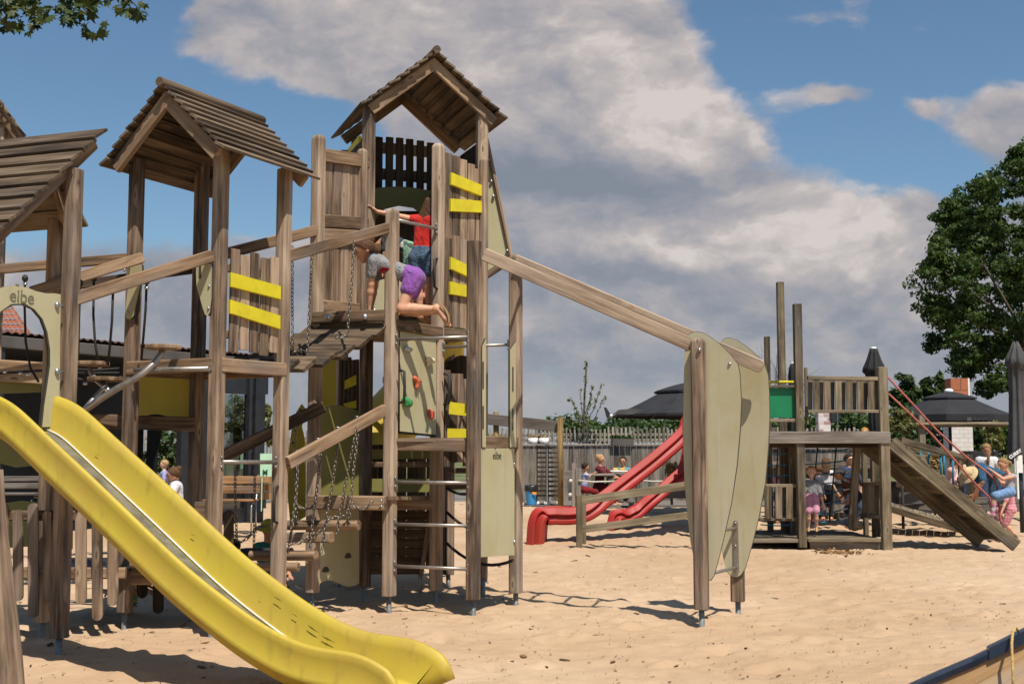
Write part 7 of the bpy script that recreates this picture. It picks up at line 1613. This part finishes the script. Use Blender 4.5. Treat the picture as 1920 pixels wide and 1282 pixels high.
        if shirt and sleeve > 0:
            inf = .008 * H; full = min(1, sleeve * 1.0)
            if sleeve <= .5: shp.append(('cone', SH[i], SH[i].lerp(E, sleeve * 2), .033 * H + inf, .029 * H + inf))
            else: shp += [('cone', SH[i], E, .033 * H + inf, .025 * H + inf), ('cone', E, E.lerp(hnd, (sleeve - .5) * 2), .025 * H + inf, .019 * H + inf)]
    # legs and feet
    for i in (0, 1):
        ft = V(feet[i]); K, ft = ik(HP[i], ft, th, sh_, kn[i])
        if (ft - HP[i]).length > th + sh_: ft = HP[i] + (ft - HP[i]).normalized() * (th + sh_) * .999; K = HP[i].lerp(ft, th / (th + sh_))
        body += [('cone', HP[i], K, .050 * H, .034 * H), ('cone', K, K.lerp(ft, .35) , .035 * H, .036 * H), ('cone', K.lerp(ft, .35), ft, .036 * H, .0205 * H)]
        td = V(toes[i]).normalized() if toes else (fd - V((0, 0, fd.z)) - V((0, 0, .15))).normalized(); hl = (ft - K).normalized()
        heel = ft + hl * .018 * H - td * .018 * H; ball_ = ft + hl * .026 * H + td * .080 * H; toe = ft + hl * .030 * H + td * .118 * H
        body += [('cone', heel, ball_, .022 * H, .020 * H), ('cone', ball_, toe, .020 * H, .013 * H)]
        if shoes: shoe += [('cone', heel, ball_, .026 * H, .025 * H), ('cone', ball_, toe, .025 * H, .018 * H)]
        if socks: sock.append(('cone', K.lerp(ft, .45), ft + hl * .01 * H, .040 * H, .028 * H))
        if pants:
            inf = .012 * H
            if skirt: pts_.append(('cone', HP[i], HP[i].lerp(K, leg * 2 if leg < .5 else 1), .060 * H + inf, .075 * H + inf))
            elif leg <= .5: pts_.append(('cone', HP[i], HP[i].lerp(K, leg * 2), .056 * H + inf, .050 * H + inf))
            else: pts_ += [('cone', HP[i], K, .056 * H + inf, .040 * H + inf), ('cone', K, K.lerp(ft, (leg - .5) * 2), .040 * H + inf, .03 * H + inf)]
    vs, fs = sdf_mesh(body, cell, 0.018); mesh_from(vs, fs, 'body', M[skin], t)
    if shirt:
        inf = .008 * H; sp = [('cone', a[1], a[2], a[3] + inf, a[4] + inf) for a in tors] + shp
        vs, fs = sdf_mesh(sp, cell, 0.022, cut=[(tuple(P + tn * (.02 - hem) * H), tuple(-tn)), (tuple(Cc + tn * .045 * H), tuple((tn * .9 + fwd * .25).normalized()))]); mesh_from(vs, fs, 'shirt', M[shirt], t)
    if pants:
        inf = .012 * H; pp_ = [('cone', P + hr * hw * .55 * s, P.lerp(Cc, .32) + hr * hw * .45 * s, .061 * H + inf, .051 * H + inf) for s in (-1, 1)] + pts_
        vs, fs = sdf_mesh(pp_, cell, 0.02, cut=[(tuple(P + tn * .085 * H), tuple(tn))]); mesh_from(vs, fs, 'shorts' if leg <= .6 and not skirt else ('skirt' if skirt else 'trousers'), M[pants], t)
    if hair:
        hp = [('ell', Hd + up * hh * .12 - fd * hh * .06, (hh * .43, hh * .475, hh * .46), fr)]; cuts = [(tuple(Hd + fd * hh * .20 + up * hh * .24), tuple((fd * .95 - up * .75).normalized())), (tuple(Hd - up * hh * .18), tuple((-up * .95 + fd * .2).normalized()))]
        ext = []
        if hstyle == 'long':
            b0 = Hd - fd * hh * .25 + up * hh * .05; ext = [('cone', b0 + sd * hh * .12 * s, b0 + sd * hh * .2 * s - up * hh * .95 - fd * hh * .12, hh * .30, hh * .17) for s in (-1, 0, 1)]
        if hstyle == 'bun': ext = [('ell', Hd - fd * hh * .42 + up * hh * .34, (hh * .22, hh * .22, hh * .22), fr), ('cone', Hd - fd * hh * .35 + up * hh * .2, Hd - fd * hh * .42 + up * hh * .3, hh * .2, hh * .16)]
        if hstyle == 'pony':
            q = Hd - fd * hh * .50 + up * hh * .16; ext = [('cone', Hd - fd * hh * .3 + up * hh * .14, q, hh * .2, hh * .10), ('cone', q, q - fd * hh * .16 - up * hh * .26, hh * .13, hh * .17), ('cone', q - fd * hh * .16 - up * hh * .26, q - fd * hh * .08 - up * hh * .60, hh * .16, hh * .06)]
        vs, fs = sdf_mesh(hp, cell * .9, 0.01, cut=cuts); ho = mesh_from(vs, fs, 'hair', M[hair], t)
        if ext: vs, fs = sdf_mesh(ext, cell * .9, 0.015); mesh_from(vs, fs, 'hair_bun' if hstyle == 'bun' else ('ponytail' if hstyle == 'pony' else 'long_hair'), M[hair], t)
    for s in (-1, 1):
        mb = MB(); mb.ball(Hd + fd * hh * .365 + sd * hh * .155 * s + up * hh * .03, hh * .042, 6); mb.build('eye', M['eye'], t)
        mb = MB(); a = Hd + fd * hh * .40 + up * hh * .115; mb.bar(a + sd * hh * .08 * s, a + sd * hh * .23 * s - up * hh * .02 - fd * hh * .04, hh * .025, hh * .02, side=tuple(up), ch=0); mb.build('eyebrow', M[hair or 'hair_dk'], t)
    if shoes: vs, fs = sdf_mesh(shoe, cell, 0.012); mesh_from(vs, fs, 'shoes', M[shoes], t) if False else None
    if shoes:
        n2 = len(shoe) // 2
        for k in (0, 1): vs, fs = sdf_mesh(shoe[k * n2:(k + 1) * n2], cell, 0.012); mesh_from(vs, fs, 'shoe', M[shoes], t)
    if socks:
        for k, q in enumerate(sock): vs, fs = sdf_mesh([q], cell, 0.01); mesh_from(vs, fs, 'sock', M[socks], t)
    if hat == 'cap' or (isinstance(hat, tuple) and hat[0] == 'cap'):
        ma = hat[1] if isinstance(hat, tuple) else 'navyc'; mbm = hat[2] if isinstance(hat, tuple) and len(hat) > 2 else ma
        vs, fs = sdf_mesh([('ell', Hd + up * hh * .14 - fd * hh * .04, (hh * .46, hh * .51, hh * .47), fr)], cell * .9, .01, cut=[(tuple(Hd + up * hh * .14), tuple(-up))]); ho = mesh_from(vs, fs, 'cap', M[ma], t)
        mb = MB(); c = Hd + fd * hh * .40 + up * hh * .15; mb.plate([c + sd * hh * .36 * math.cos(a) + fd * hh * .42 * max(0, math.sin(a)) - up * hh * .08 * max(0, math.sin(a)) for a in [math.pi * i / 10 for i in range(11)]], .012, tuple((up + fd * .15).normalized())); mb.build('brim', M[mbm], ho)
    if isinstance(hat, tuple) and hat[0] == 'brim':
        vs, fs = sdf_mesh([('ell', Hd + up * hh * .16 - fd * hh * .02, (hh * .46, hh * .50, hh * .46), fr)], cell * .9, .01, cut=[(tuple(Hd + up * hh * .12), tuple(-up))]); ho = mesh_from(vs, fs, 'hat', M[hat[1]], t)
        mb = MB(); rg = [[Hd + up * hh * (.13 - dz) + sd * r_ * hh * math.cos(a) + fd * r_ * hh * math.sin(a) for a in [2 * math.pi * i / 20 for i in range(20)]] for r_, dz in ((.44, 0), (.80, .10), (.81, .12), (.44, .03))]; mb.loft(rg, caps=False, smooth=True); mb.build('brim', M[hat[1]], ho)
    return t
def cl(name, c, **k): M[name] = mat_fabric(name, c, **k)
def redprint(N, tc, c):
    d = N.vm('DISTANCE', tc.outputs['Object'], tuple(PRINT_AT)); f = N.ss(d, 0.085, 0.092, 1, 0)
    w = N.m('GREATER_THAN', N.noise(tc.outputs['Object'], 30, 2), .57); inner = N.ss(d, 0.05, 0.055, 1, 0)
    c = N.mix(f, c, (0.30, 0.012, 0.016, 1)); c = N.mix(N.m('MULTIPLY', N.m('MULTIPLY', w, inner), .8), c, (0.6, .35, .33, 1))
    d2 = N.vm('DISTANCE', tc.outputs['Object'], tuple(PRINT2_AT)); f2 = N.m('MULTIPLY', N.ss(d2, 0.10, 0.11, 1, 0), N.m('GREATER_THAN', N.noise(tc.outputs['Object'], 22, 2), .52)); return N.mix(f2, c, (0.05, 0.06, 0.10, 1))
def camo(N, tc, c):
    vo = N.new('ShaderNodeTexVoronoi', feature='F1'); N.put(vo.inputs['Vector'], tc.outputs['Object']); vo.inputs['Scale'].default_value = 15; r_ = N.sep(vo.outputs['Color'])[0]
    return N.ramp(r_, [(0.30, (0.30, 0.48, 0.36)), (0.31, (0.06, 0.10, 0.08)), (0.55, (0.07, 0.13, 0.09)), (0.56, (0.55, 0.55, 0.47)), (0.78, (0.55, 0.55, 0.47)), (0.79, (0.26, 0.44, 0.32))])
def stripes(a, b, sc):
    def f(N, tc, c):
        z = N.sep(tc.outputs['Object'])[2]; return N.mix(N.m('GREATER_THAN', N.m('FRACT', N.m('MULTIPLY', z, sc)), .5), rgb(a), rgb(b))
    return f
cl('redshirt', (0.52, 0.022, 0.016)); cl('denim', (0.075, 0.125, 0.19), var=.35, scale=30); cl('purple', (0.24, 0.085, 0.34)); cl('slate', (0.05, 0.055, 0.075)); cl('camo', (.3, .4, .3), pattern=camo); cl('whitetee', (0.66, 0.65, 0.68)); cl('lav', (0.30, 0.31, 0.56)); cl('maroon', (0.115, 0.018, 0.022)); cl('teal', (0.11, 0.28, 0.30)); cl('navyc', (0.028, 0.05, 0.10)); cl('greytee', (0.22, 0.22, 0.225)); cl('pinks', (0.52, 0.24, 0.33)); cl('brown', (0.14, 0.042, 0.018)); cl('blueshort', (0.16, 0.27, 0.46), var=.15); cl('denimdress', (0.028, 0.085, 0.15), var=.2); cl('pinktee', (0.66, 0.40, 0.38)); cl('blackc', (0.018, 0.018, 0.022)); cl('stripetop', (.5, .5, .5), pattern=stripes((.55, .30, .33), (.25, .45, .45), 34)); cl('pinkstripe', (.6, .3, .3), pattern=stripes((.60, .19, .16), (.62, .30, .40), 20)); cl('boyshirt', (.3, .3, .5), pattern=stripes((.16, .25, .60), (.55, .50, .55), 9)); cl('greenc', (0.02, 0.16, 0.10)); cl('yelhat', (0.42, 0.34, 0.03)); cl('strawh', (0.55, 0.42, 0.22)); cl('whitecap', (0.62, 0.64, 0.62)); cl('orangec', (0.72, 0.29, 0.04)); cl('sockp', (.6, .5, .5), pattern=stripes((.58, .22, .32), (.55, .54, .50), 9)); cl('swim', (.1, .4, .3), pattern=stripes((.02, .30, .20), (.50, .46, .03), 16)); cl('darkred', (0.20, 0.012, 0.014))
zp = zC
# girl crawling on the landing
Yg = 11.95
PRINT_AT = W(724, 516, Yg - 0.06) - V((W(778, 528, Yg).x, Yg, 0)) ; PRINT2_AT = V((0, 0, 0))
_pel = W(778, 521, Yg); _ch = W(704, 490, Yg); base_g = V((_pel.x, _pel.y, zp))
PRINT_AT = W(722, 518, Yg - 0.10) - base_g; PRINT2_AT = W(768, 503, Yg - 0.08) - base_g
cl('printtee', (0.25, 0.245, 0.25), pattern=redprint)
person('girl in grey shirt and purple shorts crawling on the landing', 'child', 1.40, _pel, _ch, W(683, 470, Yg - 0.02), (-.90, -.22, -.42), (0.12, 1, 0.05), [W(692, 580, Yg - 0.02), W(695, 582, Yg + 0.24)], [W(816, 579, Yg - 0.06), W(820, 584, Yg + 0.16)], elbow=[(0.4, -1, -.2), (0.4, 1, -.2)], knee=[(-.7, -.25, -1), (-.7, .1, -1)], toes=[(0.55, -.05, -.85), (0.5, .1, -.85)], shirt='printtee', sleeve=.30, pants='purple', leg=.20, hair='hair_br', hstyle='bun', hh=0.225, cell=.0085, headup=(.35, 0, 1), base=base_g, skin='skin', hip_right=(0.05, 1, 0))
sd_ = MB(); p = [W(817, 571, Yg - .10), W(829, 573, Yg - .10), W(838, 586, Yg - .1), W(842, 600, Yg - .1), W(841, 608, Yg - .1)]
g0 = [o for o in bpy.data.objects if o.get('label', '').startswith('girl in grey shirt')][0]
sd_.tube([W(828, 572, Yg - .07), W(836, 583, Yg - .07), W(841, 596, Yg - .07), W(840, 607, Yg - .07)], 0.011, 8); 
w_ = [W(826, 570, Yg - .07), W(834, 578, Yg - .07), W(840, 590, Yg - .07), W(842, 604, Yg - .07), W(838, 609, Yg - .07)]
sol = MB(); sol.loft([[q + V((-.004, -.035, -.004)), q + V((.010, -.035, 0.006)), q + V((.010, .035, .006)), q + V((-.004, .035, -.004))] for q in w_]); sol.build('sandal', M['sandal'], g0)
st_ = MB(); st_.tube([W(815, 570, Yg - .10), W(812, 578, Yg - .115), W(817, 586, Yg - .11)], 0.007, 6); st_.build('sandal_strap', M['sandal'], g0)
# girl in red
Yr_ = 12.72
person('girl in red shirt and denim shorts reaching out to the tower post', 'child', 1.28, W(791, 482, Yr_), W(798, 411, Yr_), W(813, 385, Yr_ + .02), (.42, .9, -.05), (.93, -.36, 0), [W(703, 396, C2.y - .04), W(812, 452, Yr_ + .25)], [V((XU(789, 590, Yr_), Yr_ + .02, zp + .05)), V((XU(803, 590, Yr_ + .1), Yr_ + .12, zp + .05))], elbow=[(0, .3, -1), (.6, 0, -1)], knee=[(.2, 1, 0)] * 2, shirt='redshirt', sleeve=.10, pants='denim', leg=.24, hair='hair_br', hstyle='long', cell=.0085, hh=.205, extra={'palm': [V((-.1, .1, .5)), None]}, hem=.02)
person('child in dark slate shirt and camouflage shorts bending down inside the tower', 'child', 1.15, W(768, 468, 13.25), W(726, 446, 13.3), W(705, 470, 13.25), (-.8, -.1, -.7), (0, 1, 0), [W(715, 545, 13.1), W(722, 545, 13.5)], [V((XU(770, 590, 13.2), 13.2, zp + .05)), V((XU(775, 590, 13.4), 13.4, zp + .05))], shirt='slate', sleeve=.4, pants='camo', leg=.42, hair='hair_br', cell=.014, skin='skint')
# children low in and behind the structure
def sit(label, u, vh, Y, H, face, **kw):
    """someone crouching on the sand, the head's photo point given"""
    hd = W(u, vh, Y); g = hs(hd.x, Y); f = V(face); f.z = 0; f.normalize(); r_ = V((f.y, -f.x, 0)); pel = V((hd.x, hd.y, g + .11 * H)) - f * .05 * H; ch = pel.lerp(hd, .72); kw.setdefault('hands', [pel + f * .36 * H - r_ * .08 * H + Zv(.12 * H), pel + f * .36 * H + r_ * .08 * H + Zv(.12 * H)]); kw.setdefault('feet', [V((pel.x, pel.y, g + .03)) + f * .28 * H - r_ * .08 * H, V((pel.x, pel.y, g + .03)) + f * .28 * H + r_ * .08 * H]); kw.setdefault('knee', [tuple(f * .4 + Zv(1))] * 2)
    hands, feet = kw.pop('hands'), kw.pop('feet')
    return person(label, 'child', H, pel, ch, hd, (f.x, f.y, -.2), r_, hands, feet, **kw)
sit('child in yellow brimmed hat squatting behind the middle tower post', 503, 992, 12.4, 1.1, (.5, -.6, 0), hat=('brim', 'yelhat'), shirt='greenc', pants='greenc', leg=.9, hair='hair_dk', shoes='darkred', cell=.014, skin='skint')
sit('dark-haired child squatting behind the slide edge', 437, 1026, 12.6, 1.0, (-.6, -.6, 0), shirt='navyc', pants='navyc', hair='hair_dk', cell=.014)
sit('child in green and yellow swimwear sitting under the low platform', 248, 1040, 11.75, .95, (.6, -.3, 0), shirt='swim', pants='swim', hair='hair_dk', cell=.014, hands=[W(205, 1108, 11.7), W(292, 1106, 11.7)], feet=[W(196, 1108, 11.4), W(285, 1110, 11.5)])
def stand(label, u, vtop, vbot, Y, face, cat='child', hands=None, H=None, zfoot=None, lean=0.0, **kw):
    a, b = W(u, vtop, Y), W(u, vbot, Y); H = H or (a.z - b.z); f = V(face); f.normalize(); r_ = V((f.y, -f.x, 0)); hh = kw.pop('hh', H / (5.9 if H < 1.25 else 7.2)); hd = V((a.x, Y, a.z - hh * .52)); ch = V((a.x, Y, a.z - hh * 1.42)) - f * .0; pel = V((a.x, Y, b.z + .50 * H)) - f * lean
    if hands is None: hands = [ch - r_ * .15 * H - Zv(.30 * H) + f * .04, ch + r_ * .15 * H - Zv(.30 * H) + f * .04]
    feet = [V((pel.x, pel.y, b.z + .04 * H)) - r_ * .06 * H, V((pel.x, pel.y, b.z + .04 * H)) + r_ * .06 * H]; feet = kw.pop('feet', feet)
    return person(label, cat, H, pel, ch, hd, f + V((0, 0, kw.pop('look', -.15))), r_, hands, feet, hh=hh, **kw)
stand('blond toddler in lavender shirt standing behind the slide', 308, 862, 962, 17.0, (-.7, -.3, 0), shirt='lav', sleeve=.4, pants='lav', leg=.9, hair='hair_bl', skin='skinp', cell=.014)
person('person in white shirt crouching with the blond toddler', 'person', 1.5, W(332, 958, 17.0), W(330, 910, 17.0), W(326, 890, 16.95), (-.9, -.2, -.25), (-.2, .95, 0), [W(305, 935, 16.9), W(306, 935, 17.2)], [W(325, 985, 16.9), W(338, 985, 17.2)], shirt='whitetee', sleeve=.4, pants='navyc', leg=.9, hair='hair_br', hstyle='bun', cell=.014, hh=.20, knee=[(-1, 0, .4)] * 2)
# people around the right tower
stand('ginger toddler in grey shirt and pink shorts walking on the low deck', 1521, 874, 994, 19.75, (-.25, -1, 0), shirt='greytee', sleeve=.75, pants='pinks', leg=.42, hair='hair_or', shoes='sandal', skin='skinp', cell=.013, hands=[W(1545, 951, 19.7), W(1503, 948, 19.6)], hh=.185)
person('boy in brown shirt and peaked cap leaning towards the climbing net', 'child', 1.22, W(1605, 930, 20.4), W(1588, 902, 20.3), W(1573, 889, 20.25), (-.95, -.2, -.2), (-.1, 1, 0), [W(1592, 935, 20.1), W(1575, 935, 20.5)], [W(1606, 985, 20.3), W(1612, 987, 20.6)], shirt='brown', sleeve=.5, pants='navyc', leg=.48, hair='hair_br', hat=('cap', 'whitecap', 'orangec'), shoes='sandal', cell=.014, hh=.195)
stand('dark-haired man in navy shirt behind the climbing net', 1592, 851, 990, 22.4, (.5, -.8, 0), 'person', shirt='navyc', sleeve=.4, pants='navyc', leg=.95, hair='hair_dk', cell=.018, H=1.5)
stand('brown-haired child in pale pink shirt behind the net, seen from behind', 1549, 858, 975, 23.2, (.3, .9, 0), shirt='whitetee', sleeve=.4, pants='blackc', leg=.9, hair='hair_br', hstyle='long', cell=.016)
stand('child with tousled brown hair low behind the climbing net', 1534, 872, 975, 23.0, (-.4, .9, 0), shirt='slate', pants='blackc', leg=.9, hair='hair_br', hstyle='short', cell=.016)
stand('child in pink shirt behind the low slatted railing', 1462, 868, 980, 22.6, (.4, .9, 0), shirt='pinks', pants='blackc', leg=.9, hair='hair_br', hstyle='long', cell=.016)
stand('red-haired child on the far side of the deck posts', 1621, 802, 930, 25.0, (-.4, -.9, 0), shirt='pinktee', pants='blackc', leg=.9, hair='hair_or', hstyle='long', cell=.016)
# girl on the ramp, woman bending, others at the right
Yq = GY + .5
person('girl in blue shorts climbing the ramp with the red rope', 'child', 1.16, W(1890, 922, Yq), W(1893, 893, Yq), W(1881, 871, Yq), (-.9, -.35, -.35), (-.35, .9, 0), [W(1862, 884, Yq - .05), W(1869, 893, Yq + .02)], [W(1861, 962, Yq - .06), W(1869, 972, Yq + .12)], elbow=[(.3, -.4, -1)] * 2, knee=[(-1, -.1, .25), (-1, .1, .1)], toes=[(-.9, 0, .1)] * 2, shirt='stripetop', sleeve=0, pants='blueshort', leg=.46, hair='hair_md', hstyle='pony', socks='sockp', shoes='pinks', cell=.012, hh=.20)
person('child in pink striped set climbing behind the girl with blue shorts', 'child', 1.05, W(1897, 955, Yq + .9), W(1893, 925, Yq + .9), W(1886, 905, Yq + .9), (-.8, .5, 0), (.5, .8, 0), [W(1875, 968, Yq + .7), W(1880, 950, Yq + 1.1)], [W(1905, 1004, Yq + .8), W(1884, 978, Yq + 1.1)], shirt='pinkstripe', sleeve=.4, pants='pinkstripe', leg=.50, hair='hair_bl', hstyle='pony', cell=.014, hem=.03)
person('woman in blue denim dress bending far forward beside the ramp', 'person', 1.66, W(1872, 893, Yq + 1.5), W(1834, 876, Yq + 1.5), W(1815, 890, Yq + 1.4), (-.6, -.2, -.8), (0, 1, 0), [W(1828, 925, Yq + 1.3), W(1832, 925, Yq + 1.8)], [W(1862, 985, Yq + 1.4), W(1872, 985, Yq + 1.7)], shirt='denimdress', sleeve=.45, pants='denimdress', leg=.42, skirt=True, hair='hair_md', hat=('brim', 'strawh'), cell=.018, hh=.23, hem=.04, knee=[(-1, 0, 0)] * 2)
bw = stand('woman in white shirt with brown bag strap beyond the denim woman', 1849, 832, 972, 24.3, (-.3, -1, 0), 'person', shirt='whitetee', sleeve=.4, pants='navyc', leg=.95, hair='hair_md', skin='skint', cell=.018, H=1.6, look=-.5)
mb = MB(); mb.tube([W(1856, 845, 24.12), W(1853, 858, 24.08), W(1851, 880, 24.1)], 0.03, 6); mb.build('bag_strap', M['orangewood'], bw)
person('person in pale pink shirt sitting behind the rope bridge', 'person', 1.6, W(1785, 918, 25.3), W(1784, 882, 25.3), W(1795, 868, 25.3), (.8, -.4, -.4), (-.4, -.9, 0), [W(1800, 912, 25.0), W(1798, 915, 25.5)], [W(1800, 945, 24.9), W(1800, 945, 25.4)], shirt='pinktee', sleeve=.95, pants='slate', leg=.95, hair='hair_br', hstyle='long', cell=.018, hh=.22)
stand('child in navy shirt under the rope bridge handrail', 1808, 872, 975, 24.6, (-.3, -.9, 0), shirt='navyc', pants='navyc', leg=.9, hair='hair_bl', hat=('brim', 'strawh'), cell=.016)
# terrace tables
def seated(label, u, vtop, Y, face, H=1.66, cat='person', **kw):
    a = W(u, vtop, Y); f = V(face).normalized(); r_ = V((f.y, -f.x, 0)); hh = kw.pop('hh', H / 7.0); hd = V((a.x, Y, a.z - hh * .52)); ch = hd - Zv(hh * .95); pel = V((a.x, Y, ch.z - .29 * H)) - f * .06; zf = zt + .05
    kn = pel + f * .25 * H; feet = [V((kn.x, kn.y, zf)) - r_ * .08 * H, V((kn.x, kn.y, zf)) + r_ * .08 * H]; hands = kw.pop('hands', [ch + f * .24 * H - r_ * .07 * H - Zv(.13 * H), ch + f * .24 * H + r_ * .07 * H - Zv(.13 * H)])
    return person(label, cat, H, pel, ch, hd, f + V((0, 0, -.1)), r_, hands, feet, knee=[tuple(f + Zv(.6))] * 2, hh=hh, **kw)
seated('woman with blond bun and maroon top sitting at the table', 1126, 852, 31.0, (.8, -.5, 0), shirt='maroon', sleeve=.45, pants='maroon', leg=.9, hair='hair_bl', hstyle='bun', cell=.018)
seated('man in teal shirt sitting at the rear table', 1168, 856, 32.5, (-.3, -1, 0), shirt='teal', sleeve=.35, pants='slate', leg=.95, hair='hair_dk', skin='skint', cell=.018)
seated('boy in blue and white shirt leaning on the table', 1098, 868, 30.2, (.9, .2, 0), H=1.2, cat='child', shirt='boyshirt', sleeve=.4, pants='darkred', leg=.6, hair='hair_dk', cell=.016, hh=.20, hands=[W(1112, 888, 30.5), W(1110, 889, 30.3)])
